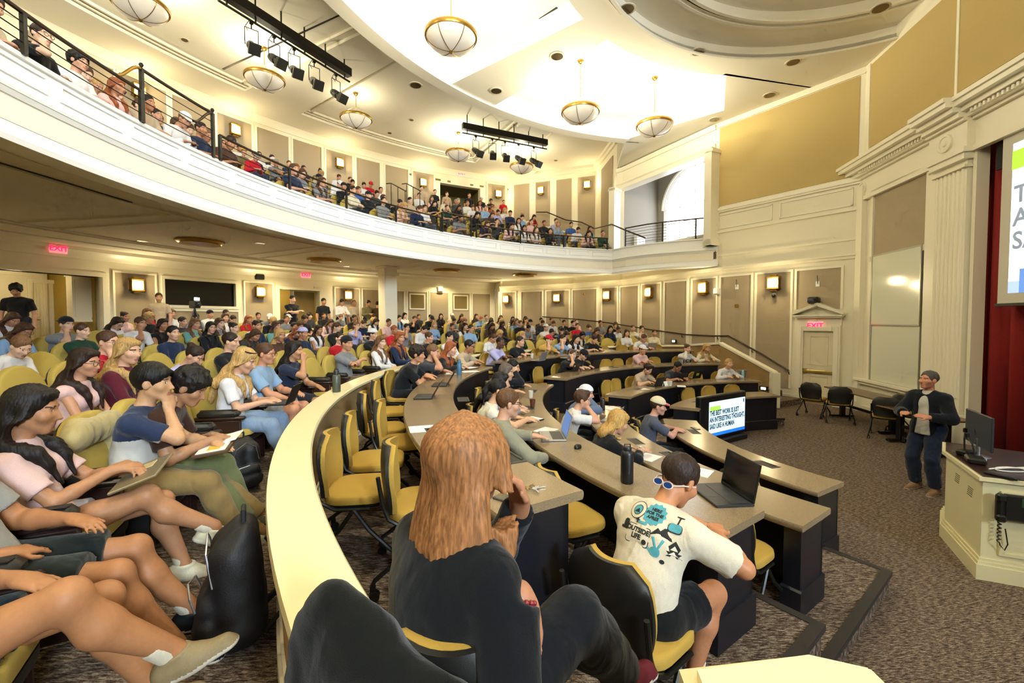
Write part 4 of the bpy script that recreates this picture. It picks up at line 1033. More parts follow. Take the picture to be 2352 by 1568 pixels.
# wall sconces
M_SCGL = emis('sconce_glass', 'ffe6b8', 9.)
sc_g = MB().rbox(-.15, .15, -.02, .13, -.14, .14, .02).mesh('shade', M_SCGL)
sf = MB(); sf.rbox(-.18, .18, -.03, .16, -.2, -.14, .01); sf.rbox(-.18, .18, -.03, .16, .14, .2, .01); sf.rbox(-.1, .1, -.03, .11, -.26, -.2, .01); sf.rbox(-.1, .1, -.03, .11, .2, .25, .01)
for x in (-.155, .155): sf.rbox(x-.012, x+.012, -.03, .145, -.14, .14, .004)
sc_f = sf.mesh('frame', M_BRASS)
def sconce(x, y, z, n, label, e=42):
    o = thing('wall_sconce', label, 'wall lamp', (x+n[0]*.03, y+n[1]*.03, z), math.atan2(n[1], n[0])-PI/2, 'brass box sconces on the tan wall panels')
    link('shade', sc_g, o); link('frame', sc_f, o)
    point((x+n[0]*.28, y+n[1]*.28, z), e, (1, .83, .47), .08)
for px, py, lb in ((310, 655, 'box wall lamp left of the dark projection window'), (595, 670, 'box wall lamp between the projection window and the open rear door'), (797, 678, 'box wall lamp above the people standing along the rear wall')):
    q = at_r(px, py, RW-.03); a = math.radians(ang(q[0], q[1])); sconce(q[0], q[1], q[2], (-math.cos(a), -math.sin(a)), lb)
for (px, py), k in zip(((1165, 687), (1281, 684), (1397, 678), (1495, 671), (1620, 661), (1781, 650)), ('farthest, by the corner of the rear wall', 'second from the far corner', 'third from the far corner', 'fourth from the far corner', 'fifth from the far corner', 'nearest to the pedimented exit door')):
    q = at_wall(px, py, .02); sconce(q[0], q[1], q[2], q[4], 'box wall lamp on the side wall, '+k)
for px, py, lb in ((315, 210, 'balcony wall lamp behind the raised railing'), (537, 299, 'balcony wall lamp right of the raised railing'), (778, 375, 'balcony wall lamp above the people with silver laptops'), (970, 420, 'balcony wall lamp left of the dark upper doorway'), (1143, 446, 'balcony wall lamp right of the dark upper doorway')):
    q = at_r(px, py, RW-.03); a = math.radians(ang(q[0], q[1])); sconce(q[0], q[1], q[2], (-math.cos(a), -math.sin(a)), lb)
for px, py, lb in ((1244, 439, 'left box lamp of the two beside the balcony stair rail'), (1350, 426, 'right box lamp of the two beside the balcony stair rail')):
    x, y, z = at_line(px, py, Uc, Ud); L = math.hypot(Ud[0]-Uc[0], Ud[1]-Uc[1]); n = (-(Ud[1]-Uc[1])/L, (Ud[0]-Uc[0])/L); sconce(x+n[0]*.05, y+n[1]*.05, z, n, lb)
# big round flush lamps and small downlights under the balcony
M_DOWN = emis('lamp_disc', 'fff3d6', 14.)
fl = MB(); fl.lathe([(.4, -.09), (.46, -.1), (.52, -.05), (.55, -.05), (.55, 0), (.1, 0)], 32); FLM = fl.mesh('ring', M_BRASS, 40)
FLG = MB().lathe([(0, -.1), (.2, -.1), (.41, -.075), (.41, -.05), (0, -.05)], 32).mesh('diffuser', mat('amber_glass', 'a88a4c', .35), 40)
for px, py, lb in ((460, 557, 'nearest'), (745, 599, 'second'), (1026, 622, 'third'), (1205, 632, 'farthest')):
    x, y = at_z(px, py, ZS-.05); o = thing('ceiling_lamp', 'unlit round brass ceiling lamp under the balcony, %s of the four in the row' % lb, 'ceiling lamp', (x, y, ZS), 0, 'round brass lamps under the balcony'); link('ring', FLM, o); link('diffuser', FLG, o)
DLR = MB().lathe([(.085, -.012), (.12, -.012), (.12, 0), (.085, 0)], 20).mesh('trim_ring', mat('lamp_trim', 'e8dfc8', .4)); DLD = MB().lathe([(0, -.006), (.086, -.006)], 20).mesh('diffuser', M_DOWN)
DOFF = MB().lathe([(.15, -.02), (.15, .0), (.0, .0)], 20).mesh('diffuser', mat('dark_reflector', '6b5a3a', .25, metal=.7))
DOR = MB().lathe([(.14, -.015), (.19, -.015), (.19, 0), (.14, 0)], 20).mesh('trim_ring', mat('lamp_ring_cream', 'd9cfb6', .4))
DL = [(327, 553), (597, 558), (561, 587), (752, 584), (738, 606), (795, 611), (846, 617), (976, 628), (1051, 622), (1127, 643), (1128, 632), (1020, 643), (640, 612), (545, 614), (914, 641)]
for i, (px, py) in enumerate(DL):
    x, y = at_z(px, py, ZS); o = thing('downlight', 'small lit downlight in the ceiling under the balcony', 'ceiling light', (x, y, ZS), 0, 'lit downlights under the balcony'); link('trim_ring', DLR, o); link('diffuser', DLD, o)
    point((x, y, ZS-.04), 150, (1, .85, .45), .07, 'SPOT', (0, 0, 0), spot=150)
for a, r in ((203, 14), (214, 12.6), (188, 17.8), (200, 17.8), (176, 17.8), (212, 17.5), (222, 14)):
    x, y = pol(r, a); point((x, y, ZS-.04), 150, (1, .85, .45), .07, 'SPOT', (0, 0, 0), spot=150)
dl2 = [((955, 195), ZC), ((1140, 208), ZC), ((1280, 129), ZC), ((1604, 118), ZC), ((1440, 20), ZC), ((1822, 142), ZC), ((1768, 218), ZC), ((1641, 274), ZC), ((2022, 18), ZC)]
for (px, py), z in dl2:
    x, y = at_z(px, py, z); o = thing('downlight', 'large unlit downlight recessed in the main ceiling', 'ceiling light', (x, y, z), 0, 'large downlights in the main ceiling'); link('trim_ring', DOR, o); link('diffuser', DOFF, o)
for px, py in ((280, 103), (424, 91), (613, 256), (740, 306), (466, 193), (1216, 297), (1276, 368), (895, 305), (945, 275), (940, 357), (1024, 381)):
    z = ZG-.14 if (px, py) in ((895, 305),) else ZG-.0
    x, y = at_z(px, py, z); o = thing('downlight', 'small unlit downlight in the gallery ceiling', 'ceiling light', (x, y, z), 0, 'small downlights in the gallery ceiling'); link('trim_ring', DLR, o); link('diffuser', DOFF, o).scale = (.55, .55, 1)
# theatre spotlights hanging from two black tracks
M_LENS = mat('lens_glass', '40403c', .1, spec=.8)
sb = MB(); RX = Matrix.Rotation(math.radians(55), 4, 'X')
sb.lathe([(0, .2), (.09, .19), (.11, .1), (.11, -.1), (.09, -.12), (.09, -.25), (0, -.25)], 14, 0, RX)
for q in (-1, 1): sb.box(q*.1-.1*(q > 0), q*.1+.1*(q < 0), -.12, .12, -.26, -.25, 0, RX)
sb.box(-.13, .13, -.13, .13, -.42, -.3, 0, RX)
SPB = sb.mesh('housing', M_BLACK, 40); SPL = MB().lathe([(0, -.255), (.085, -.255)], 14, 0, RX).mesh('lens', M_LENS)
yk = MB(); yk.tube([(-.14, 0, 0), (-.15, 0, .1), (-.15, 0, .42), (.15, 0, .42), (.15, 0, .1), (.14, 0, 0)], .012, 6); yk.tube([(0, 0, .42), (0, 0, .62)], .015, 6); yk.box(-.04, .04, -.03, .03, .54, .62); SPY = yk.mesh('yoke', M_BLACK)
sj_ = MB(); SPJ = sj_.tube([(.1, .1, .3), (.13, .0, .45), (.05, 0, .6)], .008, 5).mesh('cable', M_BLACK)
def track(p0, p1, spots, lb, lb2):
    (x0, y0), (x1, y1) = at_z(*p0, 9.95), at_z(*p1, 9.95); L = math.hypot(x1-x0, y1-y0); a = math.atan2(y1-y0, x1-x0)
    o = thing('spotlight_track', lb, 'lighting track', (x0, y0, 9.95), a)
    MB().box(0, L, -.1, .1, .06, .3).build('housing', M_BLACK, o); MB().tube([(0, .0, -.08), (L, .0, -.08)], .028, 8).build('pipe', M_BLACK, o)
    for k in range(6): u = .2+(L-.4)*k/5; MB().box(u-.015, u+.015, -.015, .015, -.08, .65).build('hanger', M_BLACK, o)
    for i, (px, py) in enumerate(spots):
        q = at_line(px, py, (x0, y0), (x1, y1)); s = thing('spotlight', '%s, number %d from its near end' % (lb2, i+1), 'stage spotlight', (q[0], q[1], 9.95-.7), a+PI+random.uniform(-.4, .4), 'black theatre spotlights hanging from the tracks')
        for me in (SPB, SPL, SPY, SPJ): link(me.name.split('.')[0], me, s)
track((500, -8), (803, 182), ((578, 100), (630, 128), (676, 152), (722, 180), (772, 208)), 'long black lighting track on the gallery ceiling, nearest the camera', 'black theatre spotlight on the long near track')
track((1062, 300), (1256, 338), ((1093, 340), (1131, 346), (1160, 350), (1191, 357), (1226, 361)), 'short black lighting track at the far side of the gallery ceiling', 'black theatre spotlight on the short far track')
# exit signs
M_SIGN = mat('exit_sign_face', 'f0d8d4', .4, emit='ff7a86', estr=.9); M_RED = emis('exit_letters', 'ff1e50', 2.2)
EXM = text_mesh('EXIT', .2, .004, 'CENTER', .004)
EXM.materials.append(M_RED)
def exit_sign(x, y, z, n, label, s=1.):
    o = thing('exit_sign', label, 'exit sign', (x, y, z), math.atan2(n[1], n[0])+PI/2); o.scale = (s,)*3
    MB().rbox(-.19, .19, 0, .05, -.12, .12, .008).build('case', M_SIGN, o); l = link('lettering', EXM, o, (0, -.006, 0), (PI/2, 0, 0))
    MB().box(-.05, .05, 0, .04, .12, .2).build('bracket', M_CREAM, o)
for px, py, lb in ((135, 571, 'lit red exit sign above the corridor opening with the young man'), (703, 631, 'lit red exit sign above the rear door')):
    q = at_r(px, py, RW-.2); a = math.radians(ang(q[0], q[1])); exit_sign(q[0], q[1], q[2], (-math.cos(a), -math.sin(a)), lb)
q = at_r(1061, 398, RW-.12); a = math.radians(ang(q[0], q[1])); exit_sign(q[0], q[1], q[2], (-math.cos(a), -math.sin(a)), 'lit red exit sign above the dark doorway at the top of the balcony')
q = at_wall(1876, 748, .12); exit_sign(q[0], q[1], q[2], q[4], 'lit red exit sign over the pedimented cream door', 1.0)

o = point((7.2, -9.2, 7.0), 820, (.72, .86, 1), 1, 'AREA', (Vector((7.2, -9.2, 7.0))-Vector((-3.5, 9, 5))).to_track_quat('Z', 'Y').to_euler(), 3.2); o.data.spread = math.radians(75); o.rotation_euler = (Vector((7.2, -9.2, 7.0))-Vector((-4.5, 12, 6.5))).to_track_quat('Z', 'Y').to_euler()  # added cool area lamp for the unseen near-side window, aimed at the balcony

for dr_, e in ((doorA, 26), (doorB, 22)): x, y = pol(RW+1.4, sum(dr_)/2); point((x, y, 3.6), e, (1, .85, .5), .15)

q = at_r(146, 690, RW+2.5); a = ang(q[0], q[1]); x, y = pol(RW+2.57, a); o = thing('notice_frame', 'small black framed notice on the ochre corridor wall', 'notice', (x, y, q[2]), math.radians(a-90)); MB().rbox(-.16, .16, -.04, 0, -.22, .22, .01).build('frame', M_BLACK, o); MB().box(-.12, .12, -.045, -.04, -.18, .18).build('sheet', mat('notice_sheet', 'd8d0b0', .7), o)
# ---------------------------------------------------------------- furniture
M_YEL = mat('mustard_upholstery', 'b3903a', .85, noise=260, var=.08, bmp=.3)
M_YEL2 = mat('mustard_theatre_fabric', 'b29a48', .85, noise=260, var=.08, bmp=.3)
M_SHELL = mat('black_plastic_shell', '1a1916', .45, noise=400, bmp=.1)
M_WOOD = mat('dark_mahogany', '2a1712', .35, noise=14, var=.35, stretch=(1, 1, .15), bmp=.02)
M_CHROME = mat('brushed_steel', 'b9bcc0', .25, metal=.9)
M_SILVER = mat('silver_laptop_shell', 'a9a9a6', .35, metal=.6)
M_DGREY = mat('dark_grey_plastic', '2b2c2e', .45)
M_PAPER = mat('white_paper', 'f4f2ec', .8)
def pillow(mb, outline, t0, bulge, M=None, mi=0, rings=(1, .985, .94, .86, .7, .45, .18), back=True):
    """cushion over a plan outline (x, y): flat back at z=0, softly domed front"""
    n = len(outline); cx = sum(p[0] for p in outline)/n; cy = sum(p[1] for p in outline)/n; vs = []; fs = []
    vs += [(x, y, 0) for x, y in outline]
    for k, s in enumerate(rings):
        z = t0*(0.45 if k == 0 else (.85 if k == 1 else 1))+bulge*(1-s*s) if k else t0*.45
        vs += [(cx+(x-cx)*s, cy+(y-cy)*s, z) for x, y in outline]
    R_ = len(rings)
    for k in range(R_):
        for i in range(n): fs.append((k*n+i, k*n+(i+1) % n, (k+1)*n+(i+1) % n, (k+1)*n+i))
    fs.append(tuple(R_*n+i for i in range(n)))
    if back: fs.append(tuple(range(n))[::-1])
    if M is not None: vs = [M@Vector(p) for p in vs]
    return mb.add(vs, fs, mi)
def rrect(w, h, r, n=5):
    o = []
    for cx, cy, a in ((w/2-r, h/2-r, 0), (-w/2+r, h/2-r, 90), (-w/2+r, -h/2+r, 180), (w/2-r, -h/2+r, 270)):
        for i in range(n+1): t = math.radians(a+90*i/n); o.append((cx+r*math.cos(t), cy+r*math.sin(t)))
    return o
# ---- curved desks
DESK = [(7.13, 7.66, 1.515, .775), (5.9, 6.43, 1.225, .485), (4.66, 5.19, .908, .17), (3.43, 3.96, .764, 0.)]
def desk(i, a0, a1, label, outlets):
    r0, r1, zt, zf = DESK[i]; o = thing('curved_desk', label, 'desk', (0, 0, 0), 0, 'curved counter desks')
    n = int(abs(a1-a0)/1.2)
    MB().arc([(r0, zt-.05), (r0-.008, zt-.035), (r0-.008, zt-.012), (r0, zt), (r1, zt), (r1+.008, zt-.012), (r1+.008, zt-.035), (r1, zt-.05)], a0, a1, n).build('desk_top', M_STONE, o, 35)
    e = .35
    MB().arc([(r0+.06, zf+.005), (r0+.1, zf+.005), (r0+.1, zt-.05), (r0+.06, zt-.05)], a0+e, a1-e, n).build('modesty_panel', M_PANEL, o, 35)
    MB().arc([(r0+.035, zf+.005), (r0+.06, zf+.005), (r0+.06, zf+.2), (r0+.05, zf+.215), (r0+.035, zf+.2)], a0+e, a1-e, n).build('plinth', M_PANEL, o, 35)
    for s, a in ((1, a0+e), (-1, a1-e)):
        da = s*math.degrees(.11/r0); m = MB(); m.arc([(r0+.06, zf+.005), (r1-.06, zf+.005), (r1-.06, zt-.05), (r0+.06, zt-.05)], a, a+da, 2)
        m.arc([(r0+.035, zf+.005), (r1-.04, zf+.005), (r1-.04, zf+.2), (r1-.055, zf+.215), (r0+.055, zf+.215), (r0+.035, zf+.2)], a-s*.15, a+da*1.1, 2); m.build('end_panel', M_PANEL, o, 35)
    for px, py in outlets:
        x, y = at_z(px, py, zt); a = math.radians(ang(x, y)); g = link('power_outlet', OUTM, o, (x, y, zt), a+PI/2); link('cover', OUTL, g)
    return o
om = MB(); om.rbox(-.13, .13, -.065, .065, -.002, .004, .002); OUTM = om.mesh('power_outlet', M_DGREY)
ol = MB(); ol.box(-.095, .095, -.045, .035, .0035, .0045); ol.box(-.095, .095, .038, .05, .0035, .008); OUTL = ol.mesh('cover', mat('outlet_recess', '0d0d0c', .5))
desk(0, 160.9, 213.1, 'outer curved desk, near half, with loose papers and a blue bottle on it', ((1064, 917), (998, 991), (1170, 1050)))
desk(0, 96.5, 152.6, 'outermost curved desk, far half, in front of the raked seats', ((1178, 825), (1330, 813)))
desk(1, 160.9, 216.2, 'second curved desk, near half, holding the open grey laptop and mouse', ((1215, 936), (1224, 898), (1268, 1000)))
desk(1, 95.5, 152, 'second curved desk, far half, behind the person with the yellow sticky note laptop', ((1410, 844),))
desk(2, 162, 215.8, 'third curved desk, near half, ending beside the white T-shirt person', ((1460, 1013), (1540, 1045)))
desk(2, 91.5, 148.8, 'third curved desk, far half, holding the open dark laptops and a white card', ((1465, 893),))
desk(3, 163.5, 211, 'innermost curved desk, near half, beside the floor television', ((1594, 991), (1760, 1066)))
desk(3, 97, 146, 'innermost curved desk, far half, empty, behind the floor television', ((1600, 922),))
# ---- swivel chairs on castors
def chair_protos():
    d = {}
    m = MB(); T = Matrix.Translation((0, .03, .43)); pillow(m, rrect(.47, .45, .14), .05, .015, T); d['seat'] = m.mesh('seat', M_YEL, 50)
    m = MB(); T = Matrix.Translation((0, .03, .43))@Matrix.Rotation(PI, 4, 'X'); pillow(m, rrect(.45, .43, .14), .03, .015, T); d['seat_shell'] = m.mesh('seat_shell', M_SHELL, 50)
    def bk(off, w, h, flip):
        N, K = 9, 9; vs = []; fs = []
        for j in range(K):
            v = j/(K-1); z = .47+.40*v; hw = 1.05*w*(.82+.18*math.sin(PI*min(1, v*1.0)))*(1 if v < .8 else math.sqrt(max(.35, 1-((v-.8)/.2)**2*.65)))
            for i in range(N):
                u = 2*i/(N-1)-1; y = -.20-.05*v*1.2+.045*u*u-.05*(v-.4)**2*(-1 if v > .4 else 1)*2
                vs.append((u*hw, y, z))
        n0 = len(vs)
        for th in (1,): vs += [(x, y+off, z) for x, y, z in vs[:n0]]
        for j in range(K-1):
            for i in range(N-1):
                a = j*N+i; fs += [(a, a+1, a+N+1, a+N), (n0+a, n0+a+N, n0+a+N+1, n0+a+1)]
        ring = list(range(N))+[j*N+N-1 for j in range(1, K)]+[(K-1)*N+i for i in range(N-2, -1, -1)]+[j*N for j in range(K-2, 0, -1)]
        for a, b in zip(ring, ring[1:]+ring[:1]): fs.append((a, n0+a, n0+b, b))
        return MB().add(vs, fs)
    d['backrest'] = bk(.028, .215, .4, 0).mesh('backrest', M_YEL, 50); d['back_shell'] = bk(-.02, .225, .4, 1).mesh('back_shell', M_SHELL, 50)
    m = MB()
    for q in (-1, 1): m.tube([(q*.235, -.25, .72), (q*.235, -.225, .55), (q*.235, -.19, .46), (q*.235, -.1, .405), (q*.235, .12, .4)], .013, 7)
    m.tube([(-.235, -.06, .4), (.235, -.06, .4)], .013, 7); m.tube([(-.235, .1, .4), (.235, .1, .4)], .012, 7); d['frame'] = m.mesh('frame', M_BLACK, 50)
    for k, (q, f) in enumerate(((-1, 1), (1, 1), (-1, -1), (1, -1))):
        m = MB(); m.tube([(q*.235, .02, .4), (q*.245, f*.1+.02, .26), (q*.265, f*.27, .12), (q*.265, f*.285, .09)], .014, 7); d['leg%d' % k] = m.mesh('leg', M_BLACK, 50)
        m = MB(); R_ = Matrix.Translation((q*.265, f*.285+.012, .032))@Matrix.Rotation(PI/2, 4, 'Y')
        for w in (-.018, .012): m.lathe([(0, w), (.031, w), (.031, w+.012), (0, w+.012)], 12, 0, R_)
        m.box(q*.265-.012, q*.265+.012, f*.285-.012, f*.285+.02, .04, .09); d['castor%d' % k] = m.mesh('castor', M_BLACK, 50)
    return d
CH = chair_protos()
def swivel_chair(x, y, z, rot, label, group='mustard swivel chairs at the desks', far=False):
    o = thing('swivel_chair', label, 'chair', (x, y, z), rot, group)
    for k in ('seat', 'seat_shell', 'backrest', 'back_shell', 'frame'): link(k, CH[k], o)
    for k in range(4):
        l = link('leg', CH['leg%d' % k], o)
        if not far: link('castor', CH['castor%d' % k], l)
    return o
def face_in(x, y): return math.atan2(CY-y, CX-x)-PI/2      # rotation that turns +y towards the stage centre
def desk_chair(i, a, label, dr=.32, turn=0., **k):
    r = DESK[i][1]+dr; x, y = pol(r, a); return swivel_chair(x, y, DESK[i][3], face_in(x, y)+turn, label, **k)
# ---- raked theatre seats
def seat_protos():
    d = {}
    def outl(w, h, n=10):
        o = [(w/2*.9, 0), (w/2, .08), (w/2, h*.55)]
        for i in range(1, n): t = PI*i/n; o.append((w/2*math.cos(t), h*.55+h*.45*math.sin(t)))
        return o+[(-w/2, h*.55), (-w/2, .08), (-w/2*.9, 0)]
    T = Matrix.Translation((0, -.2, .38))@Matrix.Rotation(math.radians(90+14), 4, 'X')@Matrix.Scale(-1, 4, (0, 0, 1))
    m = MB(); pillow(m, outl(.53, .60), .065, .02, T); d['backrest'] = m.mesh('backrest', M_YEL2, 50)
    T = Matrix.Translation((0, -.2, .37))@Matrix.Rotation(math.radians(90+14), 4, 'X'); m = MB(); pillow(m, outl(.55, .60), .02, .006, T); d['back_shell'] = m.mesh('back_shell', M_WOOD, 50)
    T = Matrix.Translation((0, .05, .39))@Matrix.Rotation(math.radians(4), 4, 'X'); m = MB(); pillow(m, rrect(.5, .46, .08), .06, .02, T); d['seat'] = m.mesh('seat', M_YEL2, 50)
    T = Matrix.Translation((0, .05, .388))@Matrix.Rotation(PI, 4, 'X'); m = MB(); pillow(m, rrect(.49, .45, .08), .06, .02, T); d['seat_pan'] = m.mesh('seat_pan', M_SHELL, 50)
    m = MB(); m.rbox(-.305, -.265, -.24, .22, .02, .58, .012); m.rbox(-.32, -.25, -.22, .26, .58, .615, .014); d['arm_panel'] = m.mesh('arm_panel', M_WOOD, 40)
    m = MB(); pillow(m, rrect(.26, .36, .07), .018, .002, Matrix.Translation((-.16, .24, .66))@Matrix.Rotation(math.radians(18), 4, 'Y')); d['tablet'] = m.mesh('tablet_arm', M_SHELL, 40)
    m = MB(); m.rbox(-.37, -.25, -.18, .2, .6, .68, .03); m.prism([(-.335, -.16), (-.3, -.16), (-.27, .17), (-.3, .18)], .68, .684); d['folded'] = m.mesh('folded_tablet', M_SHELL, 40)
    m = MB(); m.box(-.05, .05, -.12, .08, .0, .34); d['pedestal'] = m.mesh('pedestal', M_SHELL)
    return d
SE = seat_protos()
SEATS = []
def theatre_seat(x, y, z, rot, label, group, lod=0):
    o = thing('theatre_seat', label, 'theatre seat', (x, y, z), rot, group)
    for k in (('backrest', 'back_shell', 'seat', 'seat_pan', 'arm_panel', 'pedestal') if lod == 0 else ('backrest', 'back_shell', 'seat') if lod == 1 else ('backrest', 'seat')): link(k, SE[k], o)
    if lod == 0 and 'first raked' in label or 'under' in label: link('folded_tablet', SE['folded'], o)
    SEATS.append(o); return o
# ---- laptops and small things
def laptop_meshes(w, d, shell, screen):
    b = MB(); b.rbox(-w/2, w/2, -d/2, d/2, 0, .016, .004); k = MB(); k.box(-w*.43, w*.43, -d*.05, d*.42, .016, .0172)
    k2 = MB(); k2.box(-w*.14, w*.14, -d*.45, -d*.12, .016, .0168)
    l = MB(); l.rbox(-w/2, w/2, -.004, .004, 0, d*.98, .003); s = MB(); s.box(-w*.47, w*.47, -.0052, -.004, .02, d*.94)
    return [x.mesh(n, m_) for x, n, m_ in ((b, 'base', shell), (k, 'keyboard', M_DGREY), (k2, 'trackpad', shell), (l, 'lid', shell), (s, 'screen', screen))]
SC_BLUE = emis('screen_blue', '5a7fc4', .55); SC_OFF = mat('screen_dark', '0b0c10', .12, spec=.6); SC_WHITE = emis('screen_white', 'e8f0fa', 1.0)
M_BLKL = mat('black_laptop_shell', '191a1c', .4)
LT = {}
def laptop(x, y, z, rot, label, kind='black', open_=110, w=.31, tilt=0., screen=None, group=None):
    """rot: direction its user faces (+y away from the user)"""
    key = (kind, w, screen)
    if key not in LT: LT[key] = laptop_meshes(w, w*.68, M_SILVER if kind == 'silver' else M_BLKL, {'blue': SC_BLUE, 'white': SC_WHITE}.get(screen, SC_OFF))
    b, k, p, l, s = LT[key]; d = w*.68
    o = thing('laptop', label, 'laptop', (x, y, z), (tilt, 0, rot), group); link('base', b, o); link('keyboard', k, o); link('trackpad', p, o)
    q = link('lid', l, o, (0, d/2-.004, .016), (math.radians(90-open_)*-1 if 0 else math.radians(-(open_-90)), 0, 0)); link('screen', s, q); return o
def paper(px, py, z, rot, label, w=.21, h=.28, name='paper_sheet', m_=None, t=.002, cat='paper', group=None):
    x, y = at_z(px, py, z) if px is not None else py
    m = MB(); m.box(-w/2, w/2, -h/2, h/2, .001, .001+t); return tag(m.build(name, m_ or M_PAPER, None, None, (x, y, z), rot), label, cat, group)
def bottle(x, y, z, r, h, col, label, cap='202020', neck=.72, clear=False):
    o = thing('water_bottle', label, 'bottle', (x, y, z)); m_ = mat('bottle_'+col, col, .4)
    MB().lathe([(r*.9, 0), (r, .008), (r, h*neck), (r*.85, h*(neck+.06)), (r*.6, h*(neck+.1)), (r*.6, h*.9), (0, h*.9)], 24).build('flask', m_, o, 40)
    m = MB(); m.lathe([(r*.68, h*(neck+.11)), (r*.7, h*.97), (r*.6, h), (0, h)], 20); m.tube([(-r*.5, 0, h*.96), (-r*.45, 0, h*1.06), (r*.45, 0, h*1.06), (r*.5, 0, h*.96)], r*.12, 6); m.build('lid', mat('cap_'+cap, cap, .45), o, 40); return o
# ---------------------------------------------------------------- stage side: exit door, whiteboard, tables, lectern, speaker's screen, curtain
q0, q1 = at_wall(1833, 900), at_wall(1928, 900); mx = ((q0[0]+q1[0])/2, (q0[1]+q1[1])/2); ra = math.atan2(q0[1]-q1[1], q0[0]-q1[0]); ra0 = math.atan2(RP[1][1]-RP[0][1], RP[1][0]-RP[0][0])+PI
n_ = q0[4]; dw = math.hypot(q0[0]-q1[0], q0[1]-q1[1])
D0 = thing('door_4', 'cream exit door', 'door', (mx[0]+n_[0]*.02, mx[1]+n_[1]*.02, 0), ra0); del D0['label'], D0['category']; D0['kind'] = 'structure'
M_DOORP = mat('pale_door_paint', 'e6d9b8', .5)
w, hh = dw-.28, 2.12
m = MB(); m.box(-w/2, w/2, -.02, .03, 0, hh); struct(m.build('door_leaf', M_DOORP, D0))
m = MB()
for z0, z1 in ((.2, .82), (1.12, 1.98)):
    t = .03; x0, x1 = -w/2+.14, w/2-.14
    for b in ((x0, x1, z0, z0+t), (x0, x1, z1-t, z1), (x0, x0+t, z0, z1), (x1-t, x1, z0, z1)): m.box(b[0], b[1], -.035, -.02, b[2], b[3])
struct(m.build('door_panel', M_DOORP, D0))
m = MB()
for b in ((-w/2-.16, -w/2, 0, hh+.16), (w/2, w/2+.16, 0, hh+.16), (-w/2, w/2, hh, hh+.16)): m.box(b[0], b[1], -.1, .02, b[2], b[3]); m.box(b[0]+.04, b[1]-.04, -.125, -.1, b[2], b[3]-.04)
m.box(-w/2-.17, w/2+.17, -.06, .02, hh+.16, hh+.4); m.box(-w/2-.2, w/2+.2, -.2, .02, hh+.38, hh+.42); m.box(-w/2-.24, w/2+.24, -.25, .02, hh+.42, hh+.46)
for s in (-1, 1):
    vs = []; a = Vector((s*(w/2+.26), 0, hh+.46)); b = Vector((0, 0, hh+.72))
    for p in (a, b, b+Vector((0, 0, .1)), a+Vector((0, 0, .06))): vs += [(p.x, -.25, p.z), (p.x, .02, p.z)]
    m.add(vs, [(0, 2, 4, 6), (1, 7, 5, 3), (0, 1, 3, 2), (2, 3, 5, 4), (4, 5, 7, 6), (6, 7, 1, 0)])
m.prism([(-w/2-.2, hh+.46), (w/2+.2, hh+.46), (0, hh+.73)], -.05, .02, 0, Matrix.Rotation(PI/2, 4, 'X'))
m.box(-w/2-.2, -w/2-.02, -.14, .02, 0, .22); m.box(w/2+.02, w/2+.2, -.14, .02, 0, .22)
struct(m.build('door_frame', M_TRIM, D0))
m = MB(); m.rbox(-w/2+.02, w/2-.02, -.1, -.03, .9, .98, .012); m.box(-w/2, -w/2+.1, -.09, -.02, .88, 1.0); struct(m.build('push_bar', mat('satin_brass', 'b49a4e', .35, metal=.7), D0))
m = MB(); m.box(-w/2+.02, w/2-.02, -.028, -.02, .02, .22); struct(m.build('kick_plate', mat('satin_brass', 'b49a4e'), D0))
def wallbox(px, py, sx, sy, sz, m_, name, label, cat, off=0., lens=None):
    q = at_wall(px, py, off); o = thing(name, label, cat, (q[0], q[1], q[2]), math.atan2(q[4][1], q[4][0])-PI/2)
    MB().rbox(-sx/2, sx/2, 0, sy, -sz/2, sz/2, min(sx, sy, sz)*.2).build('housing', m_, o)
    return o
o = wallbox(1875, 690, .28, .24, .2, M_BLACK, 'security_camera', 'black pan camera perched on the door pediment', 'camera', .05); MB().lathe([(.09, 0), (.08, .08), (0, .1)], 14, 0, Matrix.Translation((0, .26, -.02))@Matrix.Rotation(-PI/2, 4, 'X')).build('lens', M_DGREY, o)
o = wallbox(1780, 677, .09, .08, .1, M_WHITE, 'dome_camera', 'small white dome camera under the nearest side wall lamp', 'camera'); MB().lathe([(.06, 0), (.05, .04), (0, .06)], 14, 0, Matrix.Translation((0, .08, -.03))@Matrix.Rotation(-PI/2, 4, 'X')).build('lens', M_BLACK, o)
for px, py, lb in ((1693, 659, 'left'), (1879, 652, 'right')):
    o = wallbox(px, py, .1, .03, .16, M_WHITE, 'wall_antenna', 'white wall plate with a thin black aerial, the %s of two' % lb, 'antenna'); MB().tube([(0, .04, 0), (.01, .05, .25)], .009, 6).build('aerial', M_BLACK, o)
for px, py, lb in ((1693, 702, 'beneath the left white aerial plate'), (1342, 675, 'on the far side wall panel')): wallbox(px, py, .13, .04, .1, M_BRASS, 'wall_plate', 'brass wall plate '+lb, 'wall plate')
wallbox(1650, 669, .2, .16, .22, M_WHITE, 'wall_speaker', 'small white loudspeaker beside the fifth side wall lamp', 'speaker')
q = at_r(1010, 664, RW-.05); o = thing('wall_speaker', 'small white loudspeaker on the rear wall right of the column', 'speaker', q[:3], math.radians(ang(q[0], q[1])+90)); MB().rbox(-.13, .13, 0, .16, -.13, .13, .03).build('housing', M_WHITE, o); MB().rbox(-.1, .1, -.01, .0, -.1, .1, .005).build('grille', M_PAPER, o)
